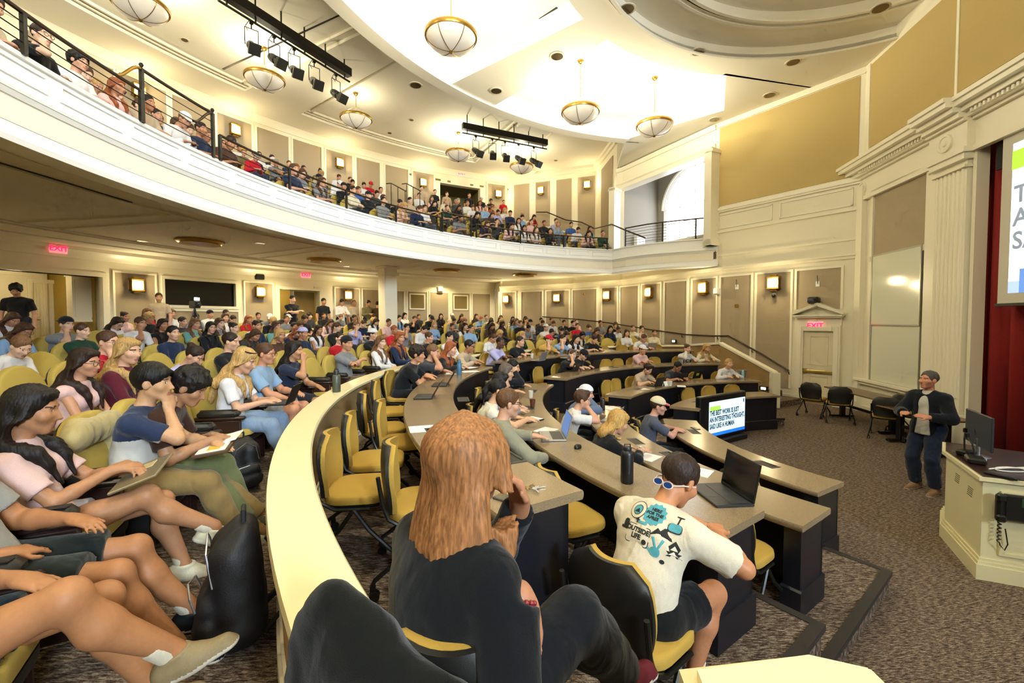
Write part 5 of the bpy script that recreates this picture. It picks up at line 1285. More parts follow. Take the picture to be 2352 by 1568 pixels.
q = at_r(597, 636, RW-.05); o = thing('security_camera', 'black camera above the wall lamp left of the rear door', 'camera', q[:3], math.radians(ang(q[0], q[1])+90)); MB().rbox(-.17, .17, -.2, .05, -.1, .1, .03).build('housing', M_BLACK, o); MB().rbox(-.06, .06, -.28, -.2, -.06, .08, .02).build('lens', M_DGREY, o)
x = ps(1950)[0]; q = TP@Vector((x, .01, 0)); z = ps(1950, 817)[1]; o = thing('light_switch', 'grey wall switch plate between the exit door and the whiteboard', 'switch', (q.x, q.y, z), math.atan2(pn[1], pn[0])-PI/2); MB().rbox(-.1, .1, 0, .015, -.07, .07, .004).build('plate', mat('steel_plate', '9c978a', .4, metal=.5), o); MB().rbox(-.06, .06, .015, .022, -.03, .03, .003).build('toggle', M_WHITE, o)
# sliding whiteboard
zb, zt_ = ps(2000, 872)[1], ps(2000, 591)[1]; zm = ps(2000, 743)[1]
q = TP@Vector(((s1+s2)/2, .02, 0)); wbd = thing('whiteboard', 'tall two-leaf sliding whiteboard on the stage wall', 'whiteboard', (q.x, q.y, 0), math.atan2(pn[1], pn[0])-PI/2); ww = s2-s1
M_WB = mat('whiteboard_enamel', 'dcdcc8', .12, spec=.6); M_AL = mat('aluminium_trim', 'a7a79c', .35, metal=.6)
for nm, z0, z1, y in (('upper_leaf', zm-.02, zt_, .02), ('lower_leaf', zb, zm+.01, .0)):
    l = MB().box(-ww/2+.03, ww/2-.03, y, y+.02, z0, z1).build(nm, M_WB, wbd); m = MB()
    for b in ((-ww/2+.01, ww/2-.01, z0-.02, z0+.01), (-ww/2+.01, ww/2-.01, z1-.01, z1+.02), (-ww/2+.01, -ww/2+.035, z0, z1), (ww/2-.035, ww/2-.01, z0, z1)): m.box(b[0], b[1], y-.005, y+.03, b[2], b[3])
    m.build('leaf_frame', M_AL, l)
MB().box(-ww/2, ww/2, .0, .1, zb-.06, zb-.03).build('pen_tray', M_TRIM, wbd)
# curtain
N = 150; vs = []; 
for i in range(N+1):
    u = sj-1.2+9.9*i/N; y = -.34+.1*math.sin(i*1.05)+.05*math.sin(i*.37)
    for z in (0.02, 6.0): vs.append(TP@Vector((u, y, z)))
m = MB(); m.add(vs, [(2*i, 2*i+2, 2*i+3, 2*i+1) for i in range(N)])
cu = tag(m.build('stage_curtain', mat('crimson_velvet', '8e1a16', .8, noise=120, var=.1, bmp=.2), None, 70), 'deep red pleated curtain hanging across the stage opening', 'curtain')
cu.modifiers.new('thick', 'SOLIDIFY').thickness = .015
m = MB(); m.box(sj+.25, 14, -.12, -.08, 5.15, 6.2, 0, TP); tag(m.build('valance', mat('black_drape', '191715', .9)), 'black valance across the top of the stage opening', 'valance')
# hanging projection screen with the slide
so = .04
u0, zz = ps(2292, 697, so); zt2 = ps(2300, 338, so)[1]; u0 = ps(2294, 600, so)[0]
scr = thing('projection_screen', 'large projection screen with a slide, cut by the picture edge', 'screen', (0, 0, 0))
MB().box(u0, u0+6.2, so-.03, so, zz, zt2+.3, 0, TP).build('screen_cloth', mat('screen_cloth', 'cfc9b8', .8), scr)
MB().box(u0-.03, u0+6.25, so-.06, so+.02, zz-.05, zz, 0, TP).build('weight_bar', M_BLACK, scr)
uc = ps(2318, 600, so)[0]; zc0 = ps(2318, 672, so)[1]; zc1 = ps(2318, 335, so)[1]
sl = MB().box(uc, u0+6, so, so+.004, zc0, zc1, 0, TP).build('slide', emis('slide_white', 'f2f6f8', 1.1), scr)
m = MB(); zg0, zg1 = ps(2335, 388, so)[1], ps(2335, 345, so)[1]; m.box(ps(2326, 370, so)[0], ps(2326, 370, so)[0]+1.2, so+.004, so+.006, zg0, zg1, 0, TP); m.build('slide_tag', emis('slide_green', 'a4d63c', .9), sl)
rng = random.Random(2); m = MB(); m2 = MB()
for i in range(14):
    z0 = ps(2335, 672, so)[1]; (m if i % 2 else m2).box(uc+i*.2, uc+i*.2+.2, so+.004, so+.006, z0, z0+.2*(1+(i*7) % 2), 0, TP)
m.build('slide_blocks', emis('slide_blue', '5f8fdc', .8), sl); m2.build('slide_blocks', emis('slide_pale_blue', 'a7c2ee', .9), sl)
M_SLTX = emis('slide_text', '8793a8', .55)
RT = Matrix(((pe[0], 0, pn[0], 0), (pe[1], 0, pn[1], 0), (0, 1, 0, 0), (0, 0, 0, 1)))
zl = [ps(2340, y, so)[1] for y in (447, 500, 552)]; tx = text_mesh('THE BEST WORK IS JUST\nAN INTERESTING THOUGHT,\nSAID LIKE A HUMAN', (zl[0]-zl[1])*1.05, .001, 'LEFT', .008, space=.95); tx.materials.append(M_SLTX)
q = TP@Vector((ps(2328, 500, so)[0], so+.008, zl[1])); t_ = link('lettering', tx, sl); t_.matrix_world = Matrix.Translation(q)@RT
# floor television showing the same slide
def tvp(px, py, z=None): return at_line(px, py, (3.53, 8.16), (4.86, 9.0))
L_, R_ = tvp(1608.6, 960), tvp(1713, 960); tw = math.hypot(R_[0]-L_[0], R_[1]-L_[1]); ta = math.atan2(R_[1]-L_[1], R_[0]-L_[0]); ztv = tvp(1608.6, 913)[2]
tv = thing('floor_television', 'wide black television on a low stand showing the slide', 'television', (L_[0], L_[1], 0), ta)
M_BEZ = mat('black_bezel', '0f0f10', .35)
MB().rbox(0, tw, 0, .12, .1, ztv, .02).build('cabinet', M_BEZ, tv); MB().rbox(.1, tw-.1, -.1, .3, .0, .1, .01).build('stand', M_BLACK, tv)
bw = .27; TS = MB().box(bw, tw-.05, -.006, .0, .17, ztv-.12).build('screen', emis('tv_screen', 'cfe9f4', 1.0), tv); sw = tw-.05-bw
MB().box(bw, tw-.05, -.008, -.006, .17, .235).build('slide_footer', emis('tv_blue', '1f6fe0', 1.0), TS); MB().box(bw+.02, bw+.36, -.008, -.006, ztv-.3, ztv-.21).build('slide_tag', emis('tv_green', '9be04a', 1.), TS); MB().box(tw-.12, tw-.09, -.008, -.006, ztv-.22, ztv-.15).build('slide_logo', emis('tv_text', '1d3c52', .25), TS)
tx = text_mesh('THE BEST WORK IS JUST\nAN INTERESTING THOUGHT,\nSAID LIKE A HUMAN', .135, .001, 'LEFT', .004, space=.95); tx.materials.append(emis('tv_text', '1d3c52', .25))
xs = [v.co.x for v in tx.vertices]; k = (sw-.03)/(max(xs)-min(xs))
t_ = link('lettering', tx, TS, (bw+.015, -.009, .49), (PI/2, 0, 0)); t_.scale = (k, 1.0, 1)
# lectern
LP = [at_z(2157, 1229, 0), at_z(2241, 1329, 0)]; l2 = at_z(2352, 1349, 0)
dx, dy = l2[0]-LP[1][0], l2[1]-LP[1][1]; dl = math.hypot(dx, dy); ux, uy = dx/dl, dy/dl
P3 = (LP[1][0]+ux*1.7, LP[1][1]+uy*1.7); P4 = (P3[0]+.55, P3[1]+.75); P5 = (LP[0][0]+.35, LP[0][1]+.35); poly = [LP[0], LP[1], P3, P4, P5]
pcx, pcy = sum(p[0] for p in poly)/5, sum(p[1] for p in poly)/5
sc_ = lambda k: [(pcx+(x-pcx)*k, pcy+(y-pcy)*k) for x, y in poly]
M_LECT = mat('cream_lectern_paint', 'ddd3a6', .45, noise=30, bmp=.02)
lec = thing('lectern', 'cream panelled lectern with a dark wooden top', 'lectern', (pcx, pcy, 0)); sh = lambda P: [(x-pcx, y-pcy) for x, y in P]
MB().prism(sh(sc_(.95)), .02, .93).build('body', M_LECT, lec)
m = MB(); m.prism(sh(sc_(1.0)), 0, .14); m.prism(sh(sc_(.985)), .14, .17); m.prism(sh(sc_(.97)), .17, .2); m.build('plinth', M_LECT, lec)
m = MB(); m.prism(sh(sc_(1.0)), .93, .965); m.build('top_edge', M_LECT, lec)
m = MB(); m.prism(sh(sc_(.96)), .965, .975); m.build('top', M_WOOD, lec)
F0 = Vector((*sh(sc_(.95))[1], 0)); F1 = Vector((*sh(sc_(.95))[2], 0)); fd = (F1-F0).normalized(); fn = Vector((fd.y, -fd.x, 0)); TF = Matrix(((fd.x, fn.x, 0, F0.x), (fd.y, fn.y, 0, F0.y), (0, 0, 1, 0), (0, 0, 0, 1)))
m = MB()
for b in ((.12, 1.3, .25, .28), (.12, 1.3, .82, .85), (.12, .15, .28, .82), (1.27, 1.3, .28, .82)): m.box(b[0], b[1], -.005, .018, b[2], b[3], 0, TF)
m.build('front_panel', M_LECT, lec)
G0 = Vector((*sh(sc_(.95))[0], 0)); gd = (F0-G0).normalized(); gn = Vector((gd.y, -gd.x, 0)); TG = Matrix(((gd.x, gn.x, 0, G0.x), (gd.y, gn.y, 0, G0.y), (0, 0, 1, 0), (0, 0, 0, 1)))
m = MB()
for cx_ in (.3, .62):
    for i in range(5): m.box(cx_-.05+.006*i, cx_+.06+.006*i, 0, .003, .72+.02*i-.03*(cx_ > .5), .727+.02*i-.03*(cx_ > .5), 0, TG)
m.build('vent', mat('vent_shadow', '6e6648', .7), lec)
tp = TF@Vector((.14, .02, .72)); ph = thing('desk_telephone', 'black corded telephone mounted on the lectern front', 'telephone', (pcx+tp.x, pcy+tp.y, .72), math.atan2(fn.y, fn.x)-PI/2)
ph.rotation_euler.z = math.atan2(fd.y, fd.x); 
MB().rbox(-.02, .28, -.05, 0, -.12, .12, .012).build('body', M_BLACK, ph); MB().rbox(.09, .26, -.056, -.05, .02, .1, .003).build('display', mat('phone_display', '2f4a36', .25), ph)
m = MB()
for i in range(4):
    for j in range(3): m.box(.11+.045*i, .14+.045*i, -.056, -.05, -.03-.028*j, -.012-.028*j)
m.build('keypad', M_DGREY, ph); m = MB(); m.rbox(-.08, -.02, -.085, -.02, -.13, .13, .02); m.rbox(-.085, -.015, -.095, -.05, .06, .13, .015); m.rbox(-.085, -.015, -.095, -.05, -.13, -.06, .015); m.build('handset', M_BLACK, ph)
m = MB(); m.tube([(-.04+.012*math.cos(t*9), -.03+.012*math.sin(t*9), -.13-.05*t) for t in np.linspace(0, 4, 60)]+[(-.03, -.03, -.36), (0, -.03, -.4), (.02, -.03, -.34), (.0, -.03, -.2)], .005, 5); m.build('cord', M_BLACK, ph)
# monitor, keyboard clutter and cables on the lectern
mx_, my_ = at_z(2260, 1060, .975); mo = thing('monitor', 'thin lectern monitor seen from behind, glowing blue', 'monitor', (mx_+.1, my_+.15, .975), math.radians(-118)); MB().rbox(-.29, .29, -.012, .012, .12, .47, .006).build('panel', M_DGREY, mo); MB().box(-.27, .27, .012, .014, .14, .45).build('screen', emis('monitor_blue', '4a74c8', 1.0), mo); m = MB(); m.lathe([(.1, 0), (.1, .012), (.02, .02), (.02, .2), (0, .2)], 18); m.build('stand', M_CHROME, mo)
for (px, py), lb, sz, rt in (((2215, 1045), 'black microphone base on the lectern corner', .07, .3), ((2240, 1062), 'black control box with buttons on the lectern', .1, .9)):
    x, y = at_z(px, py, .975); o = thing('conference_device', lb, 'equipment', (x, y, .975), rt); MB().rbox(-sz, sz, -sz*.7, sz*.7, 0, .06, .015).build('base', M_BLACK, o); m = MB(); m.tube([(0, 0, .05), (.03, .02, .18), (.1, .05, .24)], .008, 6); m.lathe([(0, 0), (.018, .01), (.018, .05), (0, .06)], 10, 0, Matrix.Translation((.1, .05, .22))); m.build('gooseneck', M_BLACK, o)
x, y = at_z(2325, 1080, .975); m = MB(); m.tube([(x+.12*math.cos(t)*(1+.1*t), y+.08*math.sin(t)*(1-.05*t), .983) for t in np.linspace(0, 9, 60)]+[(x+.5, y+.1, .983)], .006, 6); tag(m.build('power_cable', mat('white_cable', 'e9e6dc', .5)), 'white charging cable coiled on the lectern top', 'cable')
x, y = at_z(2300, 1095, .975); o = thing('remote_control', 'black remote control lying on the lectern', 'remote', (x, y, .975), .4); MB().rbox(-.03, .03, -.11, .11, 0, .022, .006).build('body', M_BLACK, o); MB().box(-.018, .018, -.08, .08, .022, .024).build('buttons', M_DGREY, o)
# folding tables and chairs under the whiteboard
def table(c0, c1, w, z, label):
    (x0, y0), (x1, y1) = c0, c1; L = math.hypot(x1-x0, y1-y0); a = math.atan2(y1-y0, x1-x0); o = thing('folding_table', label, 'table', (x0, y0, 0), a, 'dark tables by the stage wall')
    MB().rbox(0, L, -w/2, w/2, z-.03, z, .008).build('table_top', mat('walnut_laminate', '5d4324', .3, noise=10, var=.2, stretch=(.2, 3, 1)), o)
    for u in (.25, L-.25): m = MB(); m.rbox(u-.05, u+.05, -.05, .05, .06, z-.03, .01); m.rbox(u-.04, u+.04, -w/2+.05, w/2-.05, .02, .07, .01); m.build('leg', M_BLACK, o)
    MB().rbox(.3, L-.3, -.02, .02, .3, .36, .005).build('stretcher', M_BLACK, o); return o
def bx(px, py, z): return at_z(px, py, z)
TA, TB = bx(1922, 887, .74), bx(2062, 921, .74); table((TA[0], TA[1]), (TB[0], TB[1]-.1), .62, .74, 'dark folding table by the stage wall, the one towards the exit door')
TA = bx(2010, 925, .7); TB = bx(2130, 950, .7); table((TA[0]+.15, TA[1]-.2), (TB[0], TB[1]-.6), .6, .70, 'dark folding table by the stage wall, partly behind the standing speaker')
for (px, py), rt, lb in (((1868, 955), -.95, 'black-backed chair by the exit door'), ((1925, 968), -.5, 'black-backed chair at the end of the first folding table'), ((2035, 1005), -.75, 'black-backed chair facing the table behind the speaker'), ((2090, 1000), -1.5, 'black-backed chair half hidden behind the speaker')):
    x, y = at_z(px, py, 0); swivel_chair(x, y, 0, rt, lb, 'black-backed chairs by the stage wall')
# handrail and sloping wall of the far stair
PX = [(1247, 727), (1330, 733), (1400, 741), (1500, 757), (1580, 768), (1640, 771), (1676, 771), (1750, 811), (1815, 851)]
pts = [at_wall(px, py, .09)[:3] for px, py in PX]
hr = thing('handrail', 'dark bronze handrail running down the side wall', 'handrail', (0, 0, 0)); MB().tube(pts, .024, 8).build('rail', M_BRONZE, hr, 40)
for px, py in ((1288, 731), (1383, 740), (1453, 750), (1570, 769), (1652, 773), (1730, 803), (1815, 853)):
    q = at_wall(px, py, .09); q2 = at_wall(px, py, 0.); m = MB(); m.tube([q[:3], (q[0], q[1], q[2]-.07), (q2[0], q2[1], q2[2]-.09)], .012, 6); m.build('bracket', M_BRONZE, hr)
pe0 = pol(8.48, 92.5); S0, S1, S2 = pe0, (6.5, 13.55), (7.3, 12.1)
m = MB(); zt0 = [1.555, 1.66, .94]
def slope_wall(mb, P, zb, zt, t):
    for (a, z0), (b, z1) in zip(zip(P, zt), list(zip(P, zt))[1:]):
        d = Vector((b[0]-a[0], b[1]-a[1])).normalized(); n = Vector((-d.y, d.x))*t/2
        q = [(a[0]+n.x, a[1]+n.y), (a[0]-n.x, a[1]-n.y), (b[0]-n.x, b[1]-n.y), (b[0]+n.x, b[1]+n.y)]; zz = [z0, z0, z1, z1]
        mb.add([(x, y, zb if zb is not None else h-.07) for (x, y), h in zip(q, zz)]+[(x, y, h) for (x, y), h in zip(q, zz)], [(0, 3, 2, 1), (4, 5, 6, 7), (0, 1, 5, 4), (1, 2, 6, 5), (2, 3, 7, 6), (3, 0, 4, 7)])
slope_wall(m, [S0, S1, S2], 0, [1.56, 1.68, .95], .14); sw_ = struct(m.build('wall_slope', M_BRWALL)); m = MB(); slope_wall(m, [S0, S1, (7.33, 12.05)], None, [1.63, 1.75, 1.0], .2); struct(m.build('trim_25', M_TRIM, sw_))
m = MB(); m.box(7.2, 7.42, 11.98, 12.2, 0, .97); struct(m.build('trim_26', M_CREAM, sw_))
m = MB()
for k in range(6):
    f = .05+k*.3; x, y = 7.9-f*.9, 12.2+f*1.6; T = Matrix.Translation((x, y, 0))@Matrix.Rotation(math.atan2(1.45, -.8), 4, 'Z'); m.box(0, .5, -.65, .62, 0, .16*(k+1), 0, T)
struct(m.build('floor_steps', M_CARPET))
for px, py, r_ in ((1758, 891, None), (1552, 783, None)):
    x, y, z = at_line(px, py, (6.5, 13.45), (7.22, 12.05)) if px > 1700 else at_wall(px, py, .02)[:3]
    o = thing('step_light', 'small square step light in the %s' % ('sloping stair wall' if px > 1700 else 'side wall above the rearmost desk'), 'step light', (x-.07, y-.05, z), math.atan2(1.45, -.8)); MB().rbox(-.12, .12, -.01, .03, -.06, .06, .005).build('frame', M_BLACK, o)
    for s in (1,): MB().box(-.07, .07, .03, .034, -.035, .035).build('lens', emis('step_lens', 'fff6e0', 3.), o)
# ---------------------------------------------------------------- balcony railing
ra_ = lambda px, py: ang(*at_r(px, py, 11.68)[:2])
segs = [(249, ra_(322, 178), .43), (ra_(325, 180), ra_(488, 262), .74), (ra_(505, 318), ra_(1012, 490), .43), (ra_(1016, 478), ra_(1082, 493), .62), (ra_(1094, 512), 102.5, .43)]
zc = 5.29
for i, (a0, a1, h) in enumerate(segs):
    a0, a1 = max(a0, a1), min(a0, a1); n = max(2, int((a0-a1)/1.5)); P = lambda z: [(*pol(11.68, a0+(a1-a0)*k/n), z) for k in range(n+1)]
    o = thing('balcony_railing', ['long low bronze railing at the near end of the balcony front', 'short raised bronze railing section with ball-topped posts', 'longest low bronze railing section along the balcony front', 'short raised railing section at the balcony middle aisle', 'low bronze railing section at the far end of the balcony front'][i], 'railing')
    MB().tube(P(zc+h), .024, 8).build('top_rail', M_BRONZE, o, 40)
    for k in range(1, 4 if h < .5 else 5): MB().tube(P(zc+h*k/(4 if h < .5 else 5)), .007, 5).build('bar', M_BLACK, o)
    nb = max(2, int((a0-a1)/7)+1)
    for k in range(nb):
        a = a0+(a1-a0)*k/(nb-1); x, y = pol(11.68, a); m = MB(); m.box(-.022, .022, -.022, .022, zc-.02, zc+h, 0, Matrix.Translation((x, y, 0))@Matrix.Rotation(math.radians(a), 4, 'Z'))
        if h > .5: m.lathe([(0, zc+h+.02), (.018, zc+h+.03), (.03, zc+h+.06), (.02, zc+h+.085), (0, zc+h+.09)], 10, 0, Matrix.Translation((x, y, 0)))
        m.build('post', M_BLACK, o)
for i, (a, s, h0, h1) in enumerate(((segs[0][1], 1, .43, .74), (segs[1][1], -1, .74, .43), (segs[3][0], 1, .43, .62), (segs[3][1], -1, .62, .43))):
    P = [(*pol(11.68, a+2.0*t*s*(-1 if s > 0 else 1)*(-1)), zc+h0+(h1-h0)*(3*t*t-2*t**3) if s < 0 else zc+h1+(h0-h1)*(3*t*t-2*t**3)) for t in np.linspace(0, 1, 8)]
    tag(MB().tube(P, .022, 8).build('rail_easing', M_BRASS if s > 0 else M_BRONZE, None, 40), ['brass curved end piece rising to the near raised railing', 'bronze curved end piece dropping from the near raised railing', 'brass curved end piece at the middle aisle railing', 'bronze curved end piece beyond the middle aisle railing'][i], 'railing piece')
rr = [FR[i] for i in range(len(FR)-7, len(FR))]; rr = [(x-.0, y+.06) for x, y in rr]
o = thing('balcony_railing', 'black railing round the curved end of the balcony by the window', 'railing')
MB().tube([(x, y, zc+.72) for x, y in rr], .024, 8).build('top_rail', M_BRONZE, o)
for k in range(1, 7): MB().tube([(x, y, zc+.72*k/7) for x, y in rr], .007, 5).build('bar', M_BLACK, o)
for x, y in (rr[0], rr[3], rr[5], rr[6]): MB().box(x-.02, x+.02, y-.02, y+.02, zc-.02, zc+.74).build('post', M_BLACK, o)
# sloping stair rail on the balcony side wall
P = []
for px, py in ((1232, 487), (1256, 487), (1300, 505), (1335, 510), (1366, 525), (1405, 515), (1440, 530), (1482, 546)):
    q = at_line(px, py, (Uc[0]-.1, Uc[1]-.5), (Ud[0]-.1, Ud[1]-.5)) if px < 1380 else at_line(px, py, (3.6, 20.5), (5.3, 16.6)); P.append(q)
tag(MB().tube(P, .03, 8).build('handrail', M_BRONZE, None, 40), 'zigzag bronze stair rail on the balcony side wall', 'handrail')
for px, lb in ((905, 'left'), (940, 'right')):
    q = at_r(px, 440, 18.2); a = math.radians(ang(q[0], q[1])); m = MB(); ca, sa = math.cos(a), math.sin(a); z = q[2]
    m.tube([(q[0]+ca*.8, q[1]+sa*.8, z+.55), (q[0]+ca*.3, q[1]+sa*.3, z+.45), (q[0]-ca*1.2, q[1]-sa*1.2, z-.25)], .025, 6)
    for t in (.3, -.4, -1.1): m.tube([(q[0]+ca*t, q[1]+sa*t, z+.45+.47*(t-.3)), (q[0]+ca*t, q[1]+sa*t, z-.6+.4*(t-.3))], .018, 6)
    tag(m.build('stair_rail', M_BLACK), 'black stair handrail on the balcony steps, the %s of two' % lb, 'handrail')
# ---------------------------------------------------------------- the audience
TOPC = dict(K=('1c1c1f', 'black'), N=('1f2b47', 'navy'), W=('dedbda', 'white'), G=('7b7d80', 'grey'), C=('38393c', 'charcoal'), R=('b81f2b', 'red'), B=('86a6ca', 'light blue'), U=('38599c', 'blue'), E=('1d3a2b', 'dark green'), T=('6a9e94', 'teal'),
            M=('561b28', 'maroon'), Y=('c7a049', 'yellow'), P=('d8b2ac', 'pink'), L=('b2aed8', 'lilac'), I=('b6a287', 'beige'), O=('4a3226', 'brown'), S=('d9ceb2', 'cream'), V=('6b6140', 'olive'), A=('c4602d', 'orange'))
HAIRC = dict(k=('120f0d', 'black'), d=('2a1b14', 'dark brown'), b=('4a3120', 'brown'), l=('6d4d32', 'light brown'), y=('b08c56', 'blond'), g=('8a4a27', 'ginger'), w=('8d8983', 'grey'))
STY = dict(s=('short', 'short'), c=('curly', 'curly'), q=('quiff', 'swept-up'), o=('bowl', 'mop of'), l=('long', 'long'), w=('wavy', 'wavy long'), u=('bun', 'tied-up'), m=('mid', 'shoulder-length'), b=('bob', 'bobbed'), z=('buzz', 'cropped'), p=('pony', 'pony-tailed'))
FEM = set('lwumbp')
ORD = ['first', 'second', 'third', 'fourth', 'fifth', 'sixth', 'seventh', 'eighth', 'ninth', 'tenth', 'eleventh', 'twelfth', 'thirteenth', 'fourteenth', 'fifteenth', 'sixteenth', 'seventeenth', 'eighteenth', 'nineteenth', 'twentieth']
lap = dict(hr=(.07, .36, .66), hl=(-.07, .34, .66))
cross = dict(hr=(-.16, .24, .88), hl=(.15, .27, .84), er=(.8, .3, -.6), el=(-.8, .3, -.6), curl=.9)
chin = dict(hr=(.05, .22, 1.05), er=(.5, .6, -.9), hl=(-.1, .33, .68), nr=(-.3, .1, 1), curl_r=1.3)
look = dict(hr=(.1, .34, .70), hl=(-.08, .36, .70), pitch=34, lean=2, bend=16)
dk = dict(hr=(.12, .42, .81), hl=(-.12, .42, .81), er=(.9, -.3, -.3), el=(-.9, -.3, -.3), nr=(-.3, 1, -.1), nl=(.3, 1, -.1), lean=10, bend=14, curl=.5)
SPEC = {
 'm0': dict(lap), 'm1': dict(lap, lean=-14, bend=8, sleeve=1.95, yaw=8), 'm2': dict(chin, lean=4, bend=10, yaw=-6), 'm3': dict(look, sleeve=1.95), 'm4': dict(cross, lean=-10, yaw=-10, pants=.82), 'm5': dict(look, yaw=-15), 'm6': dict(lap, lean=-4, sleeve=1.95, yaw=-14, pitch=2),
 'f0': dict(lap, fem=1, yaw=6), 'f1': dict(look, fem=1, sleeve=1.95), 'f2': dict(chin, fem=1, lean=2), 'f3': dict(lap, fem=1, sleeve=1.95, yaw=-12, lean=-8), 'f4': dict(lap, fem=1, sleeve=.12, neck=-.03, yaw=-4), 'f5': dict(look, fem=1),
 'd0': dict(dk, pitch=32), 'd1': dict(dk, hr=(.06, .3, 1.06), er=(.4, .9, -.6), nr=(-.2, .1, 1), curl_r=1.2, pitch=8), 'd2': dict(dk, hr=(-.12, .36, .82), hl=(.12, .4, .82), pitch=6), 'd3': dict(dk, sleeve=1.95, pitch=12),
 'e0': dict(dk, fem=1, sleeve=1.95, pitch=10), 'e1': dict(dk, fem=1, hr=(.06, .28, 1.04), er=(.4, .9, -.6), nr=(-.2, .1, 1), curl_r=1.2, sleeve=1.95), 'e2': dict(dk, fem=1, pitch=26),
 's0': dict(hip=.93, lean=-1, bend=3, fr=(.11, .02, .085), fl=(-.11, .0, .085), kr=(.1, 1, 0), kl=(-.1, 1, 0), hr=(.25, .08, .84), hl=(-.25, .08, .84), th=.45, sh=.43),
}
SPEC['s1'] = dict(SPEC['s0'], hr=(-.16, .2, 1.22), hl=(.16, .22, 1.19), er=(.8, .2, -.6), el=(-.8, .2, -.6), curl=.9)
SPEC['s3'] = dict(SPEC['s0'], pitch=24)
SPEC['s2'] = dict(SPEC['s0'], sleeve=1.95, pitch=26, hr=(.06, .3, 1.15), hl=(-.08, .3, 1.13), er=(.8, -.3, -.6), el=(-.8, -.3, -.6))
for k in 'm3 m5 f1 f5 d0 e2'.split(): pass
SKINS = ['d3a586', 'c9977a', 'd8ae92', 'c08d6e', 'b07c5c', 'cfa184']
DARK = '5d3d2c'
PANTS = ['23262e', '2a3346', '3b3a36', '1c1c1f', '57606e', '6b5d47']
crng = random.Random(11)
CROWD = []      # dicts kept for the labels
def parse(t):
    out = []
    for e in t.split(';'):
        w_ = e.split()
        if len(w_) < 4: continue
        out.append((float(w_[0]), float(w_[1]), w_[2], w_[3], w_[4:]))
    return out
def dress(hs, top, opts):
    st, hc = hs[0], hs[1]; fem = st in FEM; d = dict(style=STY[st][0], hairc=HAIRC[hc][0], top=TOPC[top][0], fem=fem, cap=None, glasses='gl' in opts)
    d['skin'] = DARK if 'D' in opts else ('a87655' if 'M' in opts else crng.choice(SKINS))
    for o in opts:
        if o[0] == '+': d['cap'] = ('capback' if o[2:] == '<' else 'cap', TOPC[o[1]][0]); d['capname'] = TOPC[o[1]][1]
    hd = '%s %s hair' % (STY[st][1], HAIRC[hc][1]) if not d['cap'] else '%s%s cap' % ('backward ' if d['cap'][0] == 'capback' else '', d['capname'])
    d['desc'] = '%s top, %s' % (TOPC[top][1], hd) + (', glasses' if d['glasses'] else ''); d['topname'] = TOPC[top][1]; return d
def put(key, x, y, z, rot, d, where, group, scale=1., shoe=None, h=.0125, full=True, order=0):
    o = person(key, SPEC[key], '', (x, y, z), rot, d['skin'], d['style'], d['hairc'], d['top'], crng.choice(PANTS), shoe or crng.choice(['d8d2c4', '2a2a2c', '8b8478']), h, False, d['glasses'], d['cap'], scale, None, full=full)
    CROWD.append(dict(o=o, desc=d['desc'], where=where, group=group, top=d['topname'], x=x, y=y, order=order)); return o
def pick(d, opts, pool_m, pool_f):
    for o in opts:
        if o[0] == '=': return o[1:]
    return crng.choice(pool_f if d['fem'] else pool_m)
def proj_y(x, y, z):
    c, s = math.cos(PIT), math.sin(PIT); zc = y*c-(z-H)*s; yc = y*s+(z-H)*c; return Y0-FP*yc/zc
# ---------------------------------------------------------------- people and things close to the camera
def ang_head(px, py, r, sp):
    hd = skel(sp)['head']; a = ang(*(at_r(px, py, r) or (*pol(r, 180), 0, 0))[:2])
    for _ in range(12):
        x, y = pol(r, a); t = face_in(x, y); hx = x+hd[0]*math.cos(t)-hd[1]*math.sin(t); hy = y+hd[0]*math.sin(t)+hd[1]*math.cos(t)
        x2, y2 = pol(r, a+.05); t2 = face_in(x2, y2); gx = x2+hd[0]*math.cos(t2)-hd[1]*math.sin(t2); gy = y2+hd[0]*math.sin(t2)+hd[1]*math.cos(t2)
        e = px-(1176+FP*hx/hy); s = FP*(gx/gy-hx/hy)/.05
        if abs(s) < 1: break
        a += max(-1.5, min(1.5, e/s))
    return a
occ = {}; SEATNAME = {}
NH = .0078
def custom_shirt(key, sp, mats, mi):
    q, post = shirt_prims(PCACHE[key]['J'], sp.get('loose', .011)); return solid_mesh('shirt', q, .009, mats, (), post, mi)
def row0(px, py, key, sp, label, name, ang_=None, dz=0., turn=0., dr=0., **kw):
    if ang_ is None: x, y = pol(ROW_R[0]+dr, ang_head(px, py, ROW_R[0]+dr, sp))
    else: x, y = pol(ROW_R[0]+dr, ang_)
    occ.setdefault((id(ROW_R), 0), []).append((x, y)); SEATNAME[(round(x, 2), round(y, 2))] = name
    return person(key, sp, label, (x, y, ROW_Z[0]), face_in(x, y)+turn, h=NH, fing=True, **kw)
def lp(o, v): return o.matrix_basis @ Vector(v)      # a point of a person's own frame, in the hall
L0 = dict(hr=(.05, .33, .69), hl=(-.04, .35, .70))
n1 = row0(87, 939, 'n1', dict(L0, fem=1, hip=.46, lean=-24, bend=13, yaw=6, pitch=10, hr=(.02, .27, .75), hl=(-.06, .31, .73), fr=(-.02, .74, .30), fl=(-.1, .56, .075), kr=(.05, .3, 1), pants=.3, toe_r=(.05, .9, -.35), curl=.9), 'woman with long dark hair in pale pink T-shirt, bare legs crossed, nearest the left edge', 'long-haired woman in pale pink', ang_=203.6, dr=.16, skin='ad7c58', hair='long', hairc='150f0c', top='d3b3ae', bot='8f8a92', shoe='d6cfb4', sock='d8d0b8')
